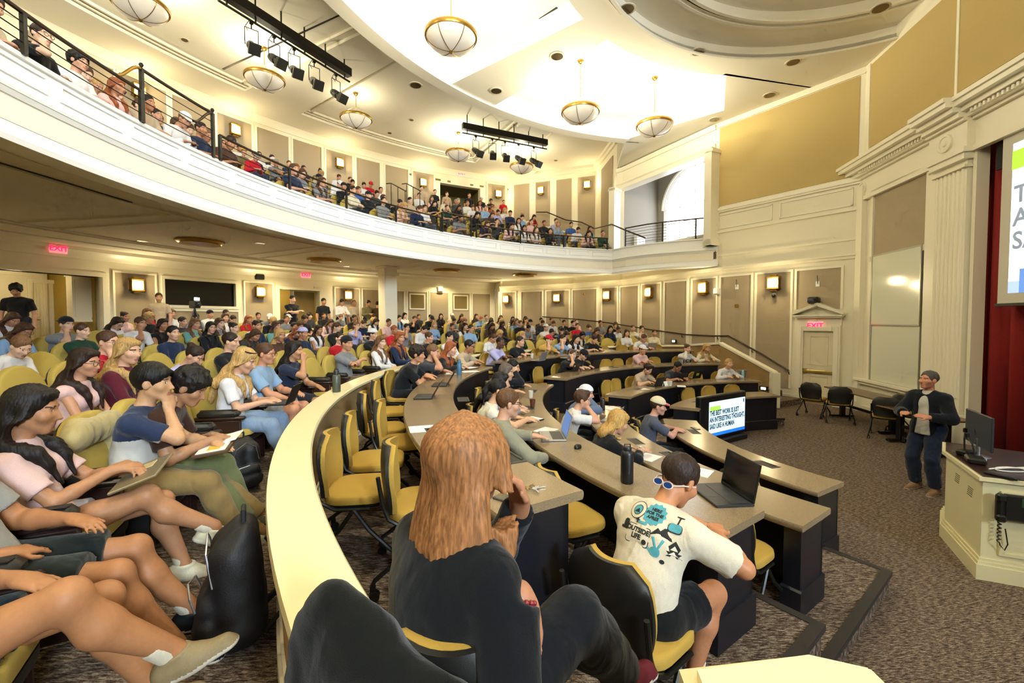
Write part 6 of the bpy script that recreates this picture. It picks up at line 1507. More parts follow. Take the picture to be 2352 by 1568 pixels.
sk2 = dict(L0, hr=(.14, .12, .66), hl=(-.1, .25, .68), lean=-26, fr=(.13, .66, .085), fl=(-.13, .68, .085), pants=.78, bulk=1.06, th=.46, sh=.45, er=(.9, -.2, -.5))
n2 = row0(0, 0, 'n2', sk2, 'person in black shorts and white socks, head outside the left edge, legs stretched out', 'person in black shorts and white socks', ang_=207.4, dr=.12, skin='a8734c', hair='short', top='8f8d88', bot='1d2321', shoe='14161a', sock='ddd6c2')
n3 = row0(0, 0, 'n3', dict(sk2, fr=(.05, .70, .32), fl=(-.14, .60, .085), kr=(.2, .1, 1), pants=.55, toe_r=(.1, .9, .35)), 'person in dark teal shorts at the bottom left corner, one tan shoe raised', 'person in dark teal shorts', ang_=210.7, dr=.1, skin='ad7850', hair='short', top='6b6d70', bot='1e3038', shoe='8b7a58', sock='cfc6ae')
sp4 = dict(hr=(.02, .2, .97), er=(.5, .75, -.8), hl=(-.02, .46, .70), nr=(-.2, -.05, 1), palm_r=(.5, .8, .3), curl_r=1.3, lean=-4, bend=12, hip=.5, yaw=-4, pitch=4, fr=(.12, .62, .075), fl=(-.12, .74, .075), pants=1.93, curl_l=.3)
n4 = row0(349, 863, 'n4', sp4, 'black-haired person in navy and cream polo, hand on chin, khaki trousers', 'thinking person in navy polo', skin='c3966f', hair='bowl', hairc='0f0d0c', top='2a3550', bot='8a7347', shoe='8d8a72', sock='b9b4a6')
for c in n4.children:
    if c.name.startswith('shirt'):
        c.data = custom_shirt('n4', sp4, [MCLOTH, mat('white_jersey', 'c9c6bc', .9, noise=200), mat('cream_jersey', 'c9b88e', .9, noise=200)], lambda C: np.where(C[:, 2] < .80, 1, np.where(C[:, 2] > 1.085, 2, 0)))
n5 = row0(434, 860, 'n5', dict(L0, hr=(.1, .42, .72), hl=(-.06, .40, .72), lean=6, bend=16, pitch=30, yaw=-6, fr=(.12, .68, .075), fl=(-.12, .6, .075), pants=1.9), 'curly-haired person in brown T-shirt and olive trousers, writing in the lap', 'person in brown T-shirt', skin='a97d5c', hair='curly', hairc='171210', top='3a241a', bot='6a7048', shoe='8a6a3c', sock='c9b79c')
n6 = row0(561, 832, 'n6', dict(L0, fem=1, hr=(.08, .36, .72), hl=(-.08, .38, .72), lean=-4, bend=12, pitch=22, fr=(.12, .6, .08), fl=(-.12, .58, .08)), 'blond woman in white T-shirt and pale jeans typing on a lap laptop', 'blond woman in white', skin='cf9f80', hair='wavy', hairc='b8935a', top='d6d4d6', bot='7f94ad', shoe='c9bfa6')
n7 = row0(610, 818, 'n7', dict(L0, hr=(.14, .40, .62), hl=(-.12, .36, .68), lean=-8, bend=10, yaw=-2, pants=.8, fr=(.16, .5, .08), fl=(-.1, .56, .08), bulk=1.05), 'bespectacled person in sky blue T-shirt and light shorts beside the blond woman', 'person in sky blue T-shirt', skin='c48a68', hair='short', hairc='4d3421', top='83a0bf', bot='a9b0bd', shoe='d6cfc0', glasses=True)
n8 = row0(676, 815, 'n8', dict(sp4, hr=(.06, .24, 1.03), lean=-4, bend=10, hl=(-.02, .4, .66), pants=.9, yaw=4), 'bearded person with long dark hair in navy T-shirt, hand to mouth', 'bearded person in navy', skin='b98864', hair='mid', hairc='1c1411', top='242c42', bot='23262c', shoe='2a2a2a')
m = MB(); J = PCACHE['n6']['J']; w = lambda x, y, z: Vector(J['head']+J['Rh']@V3(x, y, z))
m.tube([w(.085*math.sin(t), .07*math.cos(t), .105) for t in np.linspace(-1.6, 1.6, 12)], .008, 6)
m.build('sunglasses', M_BLACK, n6)
# things in the front row's laps and at their feet
def lap_thing(o, v, rz=0., tilt=0.): p = lp(o, v); return p, o.rotation_euler.z+rz
p, r = lap_thing(n1, (-.02, .40, .70)); m = MB(); m.rbox(-.16, .16, -.115, .115, 0, .016, .005); t_ = tag(m.build('closed_laptop', mat('bronze_tablet', '8d8064', .35, metal=.3), None, None, p, (.35, .12, r)), 'closed bronze laptop resting on the pink T-shirt woman\'s thighs', 'laptop'); MB().rbox(-.11, -.02, -.06, .05, .016, .022, .003).build('sticker', mat('sticker_tan', 'b5a77c', .6), t_)
p, r = lap_thing(n4, (.0, .47, .665)); m = MB(); m.rbox(-.15, .15, -.11, .11, 0, .022, .004); b_ = tag(m.build('notebook', mat('brown_cover', '55402a', .6), None, None, p, (.12, .1, r)), 'brown notebook with a yellow pad on the knee of the navy polo person', 'notebook'); MB().box(-.12, .13, -.09, .09, .022, .026).build('page', M_PAPER, b_); MB().box(-.09, .1, -.03, .05, .026, .029).build('note_pad', mat('yellow_note', 'd9b440', .7), b_)
p, r = lap_thing(n5, (.0, .45, .685)); tag(MB().rbox(-.11, .11, -.15, .15, 0, .012, .003).build('notebook', M_PAPER, None, None, p, (.25, .05, r)), 'open pale notebook on the lap of the brown T-shirt person', 'notebook')
p, r = lap_thing(n6, (.0, .5, .685)); laptop(p.x, p.y, p.z, r, 'black laptop open on the blond woman\'s lap', 'black', 112)
bp = [RC((q*.062, 0, .1), (q*.055, .01, .36), .1, .088, .03, None, 1., [(V3(0, 0, .02), V3(0, 0, -1))]) for q in (-1, 1)]+[RC((-.075, .085, .12), (.075, .085, .12), .065, .065, .012), RC((-.075, .085, .2), (.075, .085, .2), .05, .05, .012), RC((-.05, -.02, .43), (.05, -.02, .43), .05, .05, .03)]
BPM = solid_mesh('bag_body', bp, .011, [mat('black_nylon', '0e0e10', .6, noise=180, bmp=.3)], (), lambda P, D: D+.004*wob(P, 30.))
BPS = MB(); 
for q in (-1, 1): BPS.tube([(q*.07, -.1, .42), (q*.09, -.17, .3), (q*.09, -.16, .12), (q*.1, -.09, .06)], .014, 6)
BPS.tube([(-.03, -.02, .47), (-.03, -.02, .52), (.03, -.02, .52), (.03, -.02, .47)], .009, 6); BPS = BPS.mesh('strap', mat('black_webbing', '17171a', .7))
BPZ = MB(); BPZ.tube([(-.1, .135, .2), (-.09, .15, .25), (0, .165, .265), (.09, .15, .25), (.1, .135, .2)], .004, 5); BPZ.tube([(-.11, .08, .28), (-.08, .1, .4), (0, .1, .45), (.08, .1, .4), (.11, .08, .28)], .004, 5); BPZ = BPZ.mesh('zip', M_CHROME)
def backpack(px, py, z, rot, s, label, tilt=0.):
    x, y = at_z(px, py, z); o = thing('backpack', label, 'backpack', (x, y, z), (tilt, 0, rot)); o.scale = (s,)*3
    for me in (BPM, BPS, BPZ): link(me.name.split('.')[0], me, o)
backpack(556, 1128, .83, -2.2, 1.05, 'black backpack on the carpet by the khaki trousers\' feet'); backpack(552, 1462, .83, 2.1, 1.25, 'big black backpack leaning on the parapet, bottom left'); backpack(788, 1085, .775, .4, .9, 'dark rucksack with a pale strap on the floor behind the mustard chairs')
x, y = at_z(585, 1214, .83); tag(MB().box(-.105, .105, -.15, .15, 0, .002).build('paper_sheet', M_PAPER, None, None, (x, y, .832), .6), 'white sheet of paper on the carpet behind the big backpack', 'paper')
def garment(prims, col, name, label, loc, rot, parts=(), f=20.):
    me = solid_mesh(name, prims, .011, [MCLOTH], (), lambda P, D: D+.010*wob(P*np.array([1.4, 1, .5]), f)+.004*wob(P, 48., 1.)); o = link(name, me, None, loc, rot, col); return tag(o, label, 'jacket')
x4, y4 = pol(ROW_R[0]+.22, ang(*n4.location[:2]))
garment([RC((-.2, 0, .86), (.2, 0, .86), .09, .09, .05, (0, 1, 0), .7), RC((-.16, .03, .84), (-.2, .05, .5), .1, .08, .05, (0, 1, 0), .5), RC((.14, -.05, .84), (.1, -.06, .45), .12, .1, .05, (0, 1, 0), .4)], 'b3a271', 'draped_jacket', 'beige jacket hung over the seat behind the navy polo person', (x4, y4, ROW_Z[0]), face_in(x4, y4))
# ---- people at the desks, near halves
def desk_person(i, a, key, sp, label, cname, h=NH, fing=True, dr=.30, turn=0., chair=True, z0=0., cturn=0., cdr=0., **kw):
    r = DESK[i][1]+dr; x, y = pol(r, a); o = person(key, sp, label, (x, y, DESK[i][3]+z0), face_in(x, y)+turn, h=h, fing=fing, **kw)
    if chair: x, y = pol(r+cdr, a); swivel_chair(x, y, DESK[i][3], face_in(x, y)+turn+cturn, 'mustard swivel chair under the '+cname, far=h > .01)
    return o
DS = dict(dk) if 'dk' in globals() else dict(hr=(.12, .42, .81), hl=(-.12, .42, .81), er=(.9, -.3, -.3), el=(-.9, -.3, -.3), nr=(-.3, 1, -.1), nl=(.3, 1, -.1), lean=10, bend=14, curl=.5)
n9 = person('n9', dict(fem=1, bulk=1.14, lean=0, bend=10, yaw=14, pitch=2, sleeve=1.94, loose=.02, hip=.53, hr=(.22, .10, .92), er=(.35, -.5, -1), nr=(.4, -.15, -.9), palm_r=(.8, -.4, .2), curl_r=.35, hl=(.05, .27, 1.04), el=(-.5, .5, -.9), nl=(.05, -.3, 1), palm_l=(.2, 1, .2), curl_l=1.3, fr=(.14, .70, .34), fl=(-.1, .5, .08), kr=(.1, .2, 1)), 'woman with red-blond shoulder-length hair in dark jacket, back to the camera, hand at chin', (-.21, 1.17, DESK[0][3]), face_in(-.21, 1.17)+.12, skin='b07a5a', hair='lob', hairc='96653c', top='0d1014', bot='101216', shoe='5a1820', h=NH, fing=True, scale=1.03)
swivel_chair(-.14, 1.22, DESK[0][3], -.12, 'mustard swivel chair under the red-blond woman')
m = MB(); J = PCACHE['n9']['J']
for k in range(14):
    t = 2*PI*k/14; d = J['wr']-J['er']; d = unit(d); u = unit(np.cross(d, V3(0, 0, 1)+V3(.3, 0, 0))); v = np.cross(d, u); m.lathe([(0, -.008), (.0075, -.003), (.0075, .003), (0, .008)], 6, 0, Matrix.Translation(Vector(J['wr']-d*.012+.034*(u*math.cos(t)+v*math.sin(t)))))
m.build('bracelet', mat('red_beads', '7c1a26', .4), n9)
xj, yj = -.22, 1.16
cj = garment([RC((-.16, -.2, .99), (-.1, -.2, .9), .035, .07, .05), RC((-.17, -.2, .92), (-.26, -.18, .3), .1, .13, .06, (0, 1, 0), .45), RC((-.1, -.21, .86), (.16, -.22, .74), .08, .08, .06, (0, 1, 0), .8), RC((.08, -.23, .72), (.12, -.25, .2), .13, .15, .06, (0, 1, 0), .3), RC((-.06, -.23, .8), (-.05, -.25, .25), .12, .15, .06, (0, 1, 0), .3), RC((-.2, -.12, .86), (-.28, -.05, .4), .07, .06, .05)], '11120f', 'draped_jacket', 'black jacket with a pale label draped over the red-blond woman\'s chair back', (xj, yj, DESK[0][3]), -.12, f=15.)
MB().box(-.25, -.19, -.275, -.27, .62, .68).build('label_tag', mat('pale_label', 'b9a894', .7), cj)
sp10 = dict(hr=(.16, .46, .80), hl=(-.06, .44, .82), er=(1, -.2, -.4), el=(-.9, -.2, -.4), nr=(-.5, .9, .1), lean=9, bend=15, pitch=36, yaw=-14, pants=.62, sleeve=.78, loose=.022, bulk=1.04, fr=(.12, .3, .08), fl=(-.12, .24, .08))
n10 = desk_person(1, 215.6, 'n10', sp10, 'person in cream T-shirt with a printed back, sunglasses round the neck, at a black laptop', 'cream T-shirt person', skin='bd8058', hair='short', hairc='2f2017', top='d6ccb4', bot='0f1012', shoe='3b2420', turn=.08, dr=.60, cdr=.06)
n11 = desk_person(1, 199, 'n11', dict(DS, hr=(.16, .40, .68), hl=(-.16, .42, .80), lean=-4, bend=10, yaw=-6, sleeve=1.95, loose=.018, bulk=1.06), 'brown-haired person with glasses in sage grey shirt at the second desk', 'sage grey shirt person', skin='cb9a7c', hair='short', hairc='5b3d24', top='8a8670', bot='3a3c40', glasses=True, dr=.42)
n12 = desk_person(1, 191.5, 'n12', dict(DS, fem=1, lean=2, hr=(.12, .50, .84), yaw=-8, pitch=10), 'woman with dark tied hair in cream top holding a pen at the second desk', 'cream top woman', skin='c99b78', hair='pony', hairc='120f0e', top='d8d0bd', bot='2a2a2e', dr=.4)
n12b = desk_person(1, 185.6, 'n12b', dict(DS, fem=1, lean=4, sleeve=1.95), 'dark-haired woman in patterned grey blouse behind the cream top woman', 'patterned blouse woman', h=.0125, fing=False, skin='c49a7a', hair='long', hairc='141110', top='77798c', bot='26262a')
n12c = desk_person(1, 174.5, 'n12c', dict(DS, hr=(-.1, .3, .82), sleeve=1.95), 'grey-haired person in black at the second desk before the desk gap', 'grey-haired person in black', h=.0125, fing=False, skin='c99b7c', hair='mid', hairc='5d5148', top='17181a', bot='1c1c20')
n12d = desk_person(1, 168, 'n12d', dict(DS, hr=(.06, .3, 1.06), er=(.4, .9, -.6), nr=(-.2, .1, 1), curl_r=1.2, sleeve=1.95), 'black-haired person in black sweater, hand on cheek, at the second desk', 'black sweater person', h=.0125, fing=False, skin='c59a74', hair='short', hairc='100e0d', top='1a1b22', bot='1c1c20')
n13 = desk_person(2, 194.8, 'n13', dict(DS, fem=1, lean=5, bend=16, pitch=24, sleeve=1.6, hr=(.12, .48, .83), hl=(-.1, .4, .81)), 'blond bobbed woman in black top writing, watch on wrist, at the third desk', 'blond woman in black', skin='c99878', hair='bob', hairc='b38c4c', top='141416', bot='1c1c20', dr=.42)
m = MB(); J = PCACHE['n13']['J']; d = unit(J['wr']-J['er']); u = unit(np.cross(d, V3(0, 0, 1))); v = np.cross(d, u); c = J['wr']-d*.015
m.tube([Vector(c+.033*(u*math.cos(t)+v*math.sin(t))) for t in np.linspace(0, 2*PI, 17)[:-1]], .007, 5, closed=True); m.rbox(-.02, .02, -.017, .017, .0, .01, .003, 0, Matrix.Translation(Vector(c)+Vector((0, 0, .03)))); m.build('watch', mat('watch_band', 'c9c4b8', .5), n13)
n14 = desk_person(2, 181.2, 'n14', dict(DS, hr=(.05, .28, 1.06), er=(.4, .9, -.6), nr=(-.2, .1, 1), curl_r=1.3, hl=(-.15, .38, .81), yaw=-8, pitch=10, lean=5), 'brown-haired person in white T-shirt, hand to face, at the third desk', 'white T-shirt person at the third desk', skin='c8967a', hair='quiff', hairc='4a3323', top='d6d3d0', bot='2a2d36', dr=.4)
n15 = desk_person(2, 174.6, 'n15', dict(DS, hr=(.05, .28, 1.06), er=(.4, .9, -.6), nr=(-.2, .1, 1), curl_r=1.2, sleeve=1.9, yaw=-6), 'bearded person in backward white cap and slate blue top at the third desk', 'backward white cap person', skin='c8977a', hair='short', hairc='3a2a1f', top='5d6d85', bot='2a2d36', cap=('capback', 'd9dbe2'))
n16 = desk_person(3, 177.2, 'n16', dict(DS, hr=(-.02, .44, .80), hl=(-.1, .46, .80), lean=1, bend=12, yaw=-16, pitch=8), 'person in cream cap with red brim and slate T-shirt at the innermost desk', 'cream cap person', skin='c3917a', hair='short', hairc='3d2a20', top='4a5060', bot='2a2d36', cap=('cap', 'd3c6a2'), dr=.4)
n17 = desk_person(0, 176.4, 'n17', dict(DS, hr=(-.1, .38, .80), hl=(.1, .42, .80), lean=11, bend=14, yaw=-2, pitch=4, bulk=1.05), 'brown-haired person in black T-shirt with white back lettering, arms folded on the outer desk', 'black lettered T-shirt person', skin='c08a68', hair='curly', hairc='241811', top='17181a', bot='1b1c20', dr=.42)
# lettering pressed onto cloth
def stamp(o, part, me_list, origin, ux, uy, parent_name='print', off=.0025):
    """lay flat artwork (mesh, material, x, y, scale) on a garment along the direction facing it; origin, ux, uy in the person's frame"""
    cl = [c for c in o.children if c.name.startswith(part)][0]; bv = BVHTree.FromPolygons([v.co[:] for v in cl.data.vertices], [p.vertices[:] for p in cl.data.polygons])
    ux = Vector(ux).normalized(); uy = Vector(uy); uy = (uy-ux*uy.dot(ux)).normalized(); n = ux.cross(uy)
    for me, m_, x, y, s, ex in me_list:
        vs = []; miss = 0
        for v in me.vertices:
            p = Vector(origin)+ux*(x+v.co.x*s)+uy*(y+v.co.y*s); h_ = bv.ray_cast(p+n*.4, -n)
            vs.append((h_[0]+n*(off+ex)) if h_[0] is not None else p); miss += h_[0] is None or abs((h_[0]-p)@n) > .14
        if miss: continue
        q = bpy.data.meshes.new(parent_name); q.from_pydata([tuple(v) for v in vs], [], [tuple(f.vertices) for f in me.polygons]); q.materials.append(m_); q.update(); link(parent_name, q, o)
def flat(poly): me = bpy.data.meshes.new('flat'); n = len(poly); c = (sum(p[0] for p in poly)/n, sum(p[1] for p in poly)/n); R_ = 3; vs = [(c[0]+(x-c[0])*k/R_, c[1]+(y-c[1])*k/R_, 0) for k in range(1, R_+1) for x, y in poly]+[(*c, 0)]; me.from_pydata(vs, [], [(k*n+i, k*n+(i+1) % n, (k+1)*n+(i+1) % n, (k+1)*n+i) for k in range(R_-1) for i in range(n)]+[(i, (i+1) % n, R_*n) for i in range(n)]); return me
def disc(r, n=28, w=1.): return [(r*math.cos(2*PI*i/n), r*w*math.sin(2*PI*i/n)) for i in range(n)]
def blob(r, n=26, a=.08, k=13): return [(r*(1+a*math.cos(k*2*PI*i/n))*math.cos(2*PI*i/n), r*(1+a*math.cos(k*2*PI*i/n))*math.sin(2*PI*i/n)) for i in range(n)]
TXT = lambda s, z, sp=1.: text_mesh(s, z, 0, 'CENTER', z*.05, space=sp)
MI, MT, MC = mat('ink_black', '20211f', .85), mat('ink_teal', '4b9aa6', .85), mat('ink_cream', 'd9cfb8', .85)
J = PCACHE['n10']['J']; og = J['chest']+J['R2']@V3(.015, -.16, .045)
def rr_(w, h, r=.01): return rrect(w, h, r, 3)
art = [(flat(rr_(.15, .105, .015)), MI, -.03, -.10, 1, 0), (flat(rr_(.142, .097, .013)), MC, -.03, -.10, 1, .0008), (TXT('OUTSIDE\nLIFE', .036, .95), MI, -.034, -.092, 1, .0016), (flat(disc(.014)), MI, .02, -.125, 1, .0016),
       (flat(disc(.052)), MI, -.085, .03, 1, 0), (flat(disc(.048)), MC, -.085, .03, 1, .0008), (flat(disc(.03)), MI, -.085, .03, 1, .0016), (flat(disc(.026)), MT, -.085, .03, 1, .0024), (flat([(-.02, -.012), (.02, -.012), (.004, .012), (-.004, .006)]), MI, -.085, .028, 1, .003),
       (flat(blob(.06)), MT, .02, .035, 1, 0), (TXT('HERE\nFOR THE\nAPRES', .024, .95), MI, .02, .036, 1, .0012),
       (flat([(-.06, 0), (-.03, .045), (-.015, .03), (.01, .07), (.05, 0)]), MI, .10, -.07, 1, 0), (flat([(-.012, 0), (0, .018), (.012, 0), (.004, .004), (-.004, .002)]), MC, .108, -.018, 1, .001),
       (flat(rr_(.075, .05, .018)), MI, .145, .0, 1, .0012), (flat(rr_(.068, .043, .016)), MT, .145, .003, 1, .002), (flat(rr_(.008, .04, .003)), MI, .15, .045, 1, .001), (flat(rr_(.04, .006, .002)), MI, .15, .065, 1, .001),
       (flat([(-.03, 0), (-.012, .0), (-.03, .025), (-.015, .025), (-.025, .05), (0, .085), (.025, .05), (.015, .025), (.03, .025), (.012, 0), (.03, 0)]), MI, .165, -.145, 1, 0), (flat([(-.02, .008), (0, .03), (.02, .008)]), MC, .165, -.145, 1, .001), (flat([(-.015, .035), (0, .06), (.015, .035)]), MC, .165, -.145, 1, .001),
       (flat(rr_(.05, .05, .02)), MT, .085, -.15, 1, 0), (flat([(.004, 0), (-.022, .055), (-.008, .06), (.014, .008)]), MT, .076, -.135, 1, 0), (flat([(-.006, 0), (.012, .06), (.026, .055), (.006, 0)]), MT, .094, -.135, 1, 0), (flat([(0, 0), (-.02, .015), (-.026, .006), (-.006, -.012)]), MT, .066, -.15, 1, 0), (flat(rr_(.03, .03, .01)), MT, -.095, .115, 1, 0), (flat(rr_(.01, .035, .004)), MT, -.108, .14, 1, 0), (flat(rr_(.01, .04, .004)), MT, -.09, .145, 1, 0),
       (flat(rr_(.04, .05, .016)), MI, -.125, -.06, 1, 0), (flat(rr_(.055, .016, .007)), MI, -.13, -.085, 1, 0), (flat(rr_(.055, .016, .007)), MT, -.02, -.03, 1, 0), (TXT('+', .05), MI, -.055, -.025, 1, 0), (flat(disc(.012)), MI, .13, .085, 1, 0), (flat(disc(.011)), MI, .125, -.185, 1, 0)]
art = [(a, b, x*.86, y*.86+.02, s*.86, e) for a, b, x, y, s, e in art]
stamp(n10, 'shirt', art, og, J['R2']@V3(1, 0, 0), J['R1']@V3(0, 0, 1))
Jk = J; k_ = Jk['kr']; hx = Jk['hr']; stamp(n10, 'trousers', [(TXT('GYMSHARK', .045), mat('ink_white', 'e6e6e2', .8), 0, 0, 1, 0)], hx*.52+k_*.48+V3(.08, 0, .0), V3(.1, .2, 1), V3(0, -1, 0.1), off=.004)
m = MB(); w = lambda x, y, z: Vector(Jk['head']+Jk['Rh']@V3(x, y, z)); back_ = MB()
for q in (-1, 1):
    m.tube([w(q*.031+.028*math.cos(t), -.088, -.064+.017*math.sin(t)) for t in np.linspace(0, 2*PI, 15)[:-1]], .0035, 5, closed=True); m.tube([w(q*.058, -.086, -.056), w(q*.08, -.05, -.03), w(q*.086, .02, 0)], .0035, 5)
    back_.add([w(q*.031+.026*math.cos(t), -.090, -.064+.0155*math.sin(t)) for t in np.linspace(0, 2*PI, 19)[:-1]], [tuple(range(18))])
m.tube([w(-.005, -.088, -.058), w(.005, -.088, -.058)], .0035, 5); sg = m.build('sunglasses', mat('clear_frame', 'd9c9c4', .2), n10); back_.build('lens', mat('blue_mirror', '1f4fa8', .08, metal=.6), sg)
def squiggle(L, h, seed):
    r_ = random.Random(seed); me = MB(); x = 0
    while x < L:
        w_ = r_.uniform(.008, .02); hh_ = h*r_.choice((.5, .5, 1, .8)); me.add([(x, -h/2, 0), (x+.005, -h/2, 0), (x+.005+w_*.2, hh_-h/2, 0), (x+w_*.2, hh_-h/2, 0)], [(0, 1, 2, 3)]); me.add([(x, -h/2, 0), (x+w_, -h/2+.004, 0), (x+w_, -h/2+.009, 0), (x, -h/2+.005, 0)], [(0, 1, 2, 3)]); x += w_+(.02 if r_.random() < .2 else .004)
    return me.mesh('flat', [])
J = PCACHE['n17']['J']; W_ = mat('ink_white', 'e6e6e2', .8)
stamp(n17, 'shirt', [(squiggle(.34, .035, k), W_, -.17, .05-.05*k, 1, 0) for k in range(3)], J['chest']+J['R2']@V3(0, -.16, .0), J['R1']@V3(0, 0, 1), J['R2']@V3(-1, 0, 0))
b_ = [c for c in n16.children if c.name.startswith('cap')][0]
bm_ = cap_prims(PCACHE['n16']['J'])[1]; br = solid_mesh('brim', [bm_[:3]+(bm_[3]+.002, bm_[4]+.002)+bm_[5:]], .006, [MCLOTH]); link('brim', br, b_, color='a2332e')
# ---- the speaker
sps = dict(SPEC_STAND) if 'SPEC_STAND' in globals() else dict(hip=.93, lean=-2, bend=4, fr=(.13, .0, .085), fl=(-.13, .06, .085), kr=(.1, 1, 0), kl=(-.1, 1, 0))
sps.update(hr=(.13, .34, 1.13), hl=(-.16, .30, 1.12), er=(.9, -.6, -.7), el=(-.9, -.6, -.7), nr=(-.7, .6, .15), nl=(.7, .6, .15), palm_r=(.3, .5, .8), palm_l=(-.3, .5, .8), yaw=-14, pitch=-4, sleeve=1.95, bulk=1.1, curl=.25)
spk = person('spk', sps, 'greying person in dark jacket, pale shirt and jeans, speaking to the hall with raised hands', (5.9, 6.12, 0), math.atan2(-.32, -.95)-PI/2, skin='bd8163', hair='short', hairc='4d4640', top='b9b6ac', bot='1a2438', shoe='7a5f45', h=.0075, fing=True, sock=None)
spk.scale = (.985,)*3
J = PCACHE['spk']['J']; q, post = shirt_prims(J, .03); hemc = (J['pel']+V3(0, 0, -.16), V3(0, 0, -1)); q.append(RC(J['pel']+V3(0, 0, -.14), J['waist'], .175, .165, .05, V3(0, 1, 0), .86, [hemc]))
jm = solid_mesh('jacket', q, .009, [MCLOTH], [RC(J['chest']+V3(0, .16, .12), J['pel']+V3(0, .2, -.2), .06, .12, .01), EL(J['nb']+V3(0, .05, .04), np.eye(3), (.06, .09, .07), .01)], post); link('jacket', jm, spk, color='0f131c')
# ---------------------------------------------------------------- people at the far halves, chairs, things on the desks
def far_desk(i, px, py, key, hs, top, opts, label, cname, chair=True, tn=0.):
    r = DESK[i][1]+.3; q = at_r(px, py, r); d = dress(hs, top, opts); rot = face_in(q[0], q[1])+tn
    o = person(key, SPEC[key], label, (q[0], q[1], DESK[i][3]), rot, d['skin'], d['style'], d['hairc'], d['top'], '26292f', '2a2a2c', .0125, False, d['glasses'], d['cap'], full=False)
    if chair: swivel_chair(q[0], q[1], DESK[i][3], rot, 'mustard swivel chair under the '+cname, far=True)
    return o
MAIN = parse('''30 735 lb W;56 758 lb B gl;153 748 sd G +K<;189 763 sb E;247 784 sb R gl;270 750 md W gl;288 727 ud P;339 720 ml R;344 735 cy K gl;395 722 ml W;375 745 ld K M =f4;398 766 sk N;48 801 sl W =m5;194 857 ld P =f4 gl;293 814 ly M =f3;446 804 ud L =f5;449 745 ll T;485 755 lk K gl;530 791 sd K =m1;
451 709 sd G;457 725 sk W +K<;495 720 sd C;536 715 sd K;518 730 lb W;553 735 py W;571 735 lg R;594 717 sd K;538 756 ud P;587 768 lb C;696 773 sl N +L< =m0;643 768 my O =f3;684 763 lg N;594 753 ub W;607 730 sb G +W>;628 735 cy K;645 735 sb G;658 727 sk C;663 712 sk K +W>;689 748 mb N;701 735 cd K;712 725 cd C;732 755 ld W M =f4;745 727 sk K M;774 756 ob K;783 725 sl G;814 735 sk K M;819 750 pl L =f2;857 738 cy K;780 781 sd R;
796 794 sd G +K< =m4;857 768 sd K +W< =m1;875 794 ll W =f3;918 784 lg N =f3;906 766 sg R;893 745 sd P;917 733 lk B;930 727 bk W;934 753 sk G =m2;954 732 sd K;962 724 sb C;952 721 sd K;914 718 sd I;980 722 sd W;992 732 sk K +K>;998 749 my B;975 758 sk W;986 781 sb K;1013 729 ld K;1030 722 sl S +W>;1041 732 ub P;1043 722 sk G;1051 733 ld K;1061 717 sd G;1068 727 ll O;1039 753 ud C M;1068 753 ld W;1082 758 sd B gl =m0;1032 773 sk W =m1;1094 726 lb C;1102 719 sb G;1105 732 ug B;1114 722 uy W;1128 720 sl G +K>;1128 730 md C;1142 722 lk K;1140 733 lb P;1153 725 my S;1154 744 ld C D;1169 722 ld W;1172 735 ld W;1180 727 sl W +Y>;1198 723 lk K;1209 726 sb V;1186 738 ml B;1195 747 sb K;1200 733 ld C;1218 741 sl W +K>;1214 755 sk G =m3;1131 749 ld O;1148 766 wy L =f1;1134 776 pb W;1200 775 by E =f2;1243 738 sd K;
1266 725 sb V;1246 739 sd C;1255 744 sb W;1286 738 sk K;1318 735 sk K;1316 744 sk K;1326 750 sd R =m6;1333 741 ub P;1352 730 sd M +M>;1367 735 sl T +W<;1379 743 sd G;1254 755 sk W +W<;1267 767 sk C;1281 758 sl U +K>;1301 767 ld K;1338 767 lk S;1353 752 ob U;1371 765 lb V =f1;1402 762 lk N =f3;1414 743 cb K;1420 758 ub W;1440 765 mb W =f3;1454 756 ub S;1474 761 sd W gl;1503 762 ud S =f3;345 748 sb W;420 742 sd C;505 745 lb G;560 750 sd N;620 752 mb T;650 752 sd W;760 740 lb P;835 745 sb N;875 742 ld W;860 728 sd G''')
def wall_dist(x, y):
    d = 9
    for p, q in zip(RP, RP[1:]):
        ex, ey = q[0]-p[0], q[1]-p[1]; L = math.hypot(ex, ey); s = (-(x-p[0])*ey+(y-p[1])*ex)/L; u = ((x-p[0])*ex+(y-p[1])*ey)/L/L
        if -.2 < u < 1.2: d = min(d, s)
    return d
def in_row(px, py, R_, Z_, rise, sp, tan_=.5):
    best = []
    for k in range(len(R_)):
        q = at_r(px, py, R_[k])
        if q is None: continue
        best.append((abs(proj_y(q[0], q[1], Z_[k]+rise)-py), k, q))
    best.sort(key=lambda b: b[0])
    for e, k, q in best[:4]:
        lst = occ.setdefault((id(R_), k), [])
        a = ang_head(px, py, R_[k], sp)
        for da in (0, .2, -.2, .35, -.35):
            x, y = pol(R_[k], a+math.degrees(da/R_[k]))
            if wall_dist(x, y) < .75 or math.hypot(x-cp[0], y-cp[1]) < .75: continue
            if all((x-u)**2+(y-v)**2 > tan_**2 for u, v in lst): lst.append((x, y)); return k, x, y
    return None
def fill_rows():
    for px, py, hs, top, opts in MAIN:
        d = dress(hs, top, opts); key = pick(d, opts, ['m0', 'm1', 'm6', 'm3', 'm2', 'm5'], ['f0', 'f1', 'f3', 'f0', 'f5'])
        drop = .05 if SPEC[key].get('pitch', 8) > 25 else 0
        r = in_row(px, py, ROW_R, ROW_Z, 1.14-drop, SPEC[key])
        if not r: continue
        k, x, y = r; rot = face_in(x, y)
        put(key, x, y, ROW_Z[k], rot, d, (0, k), 'students in the raked rows', crng.uniform(.97, 1.03), full=k < 4, order=ang(x, y))
fill_rows()
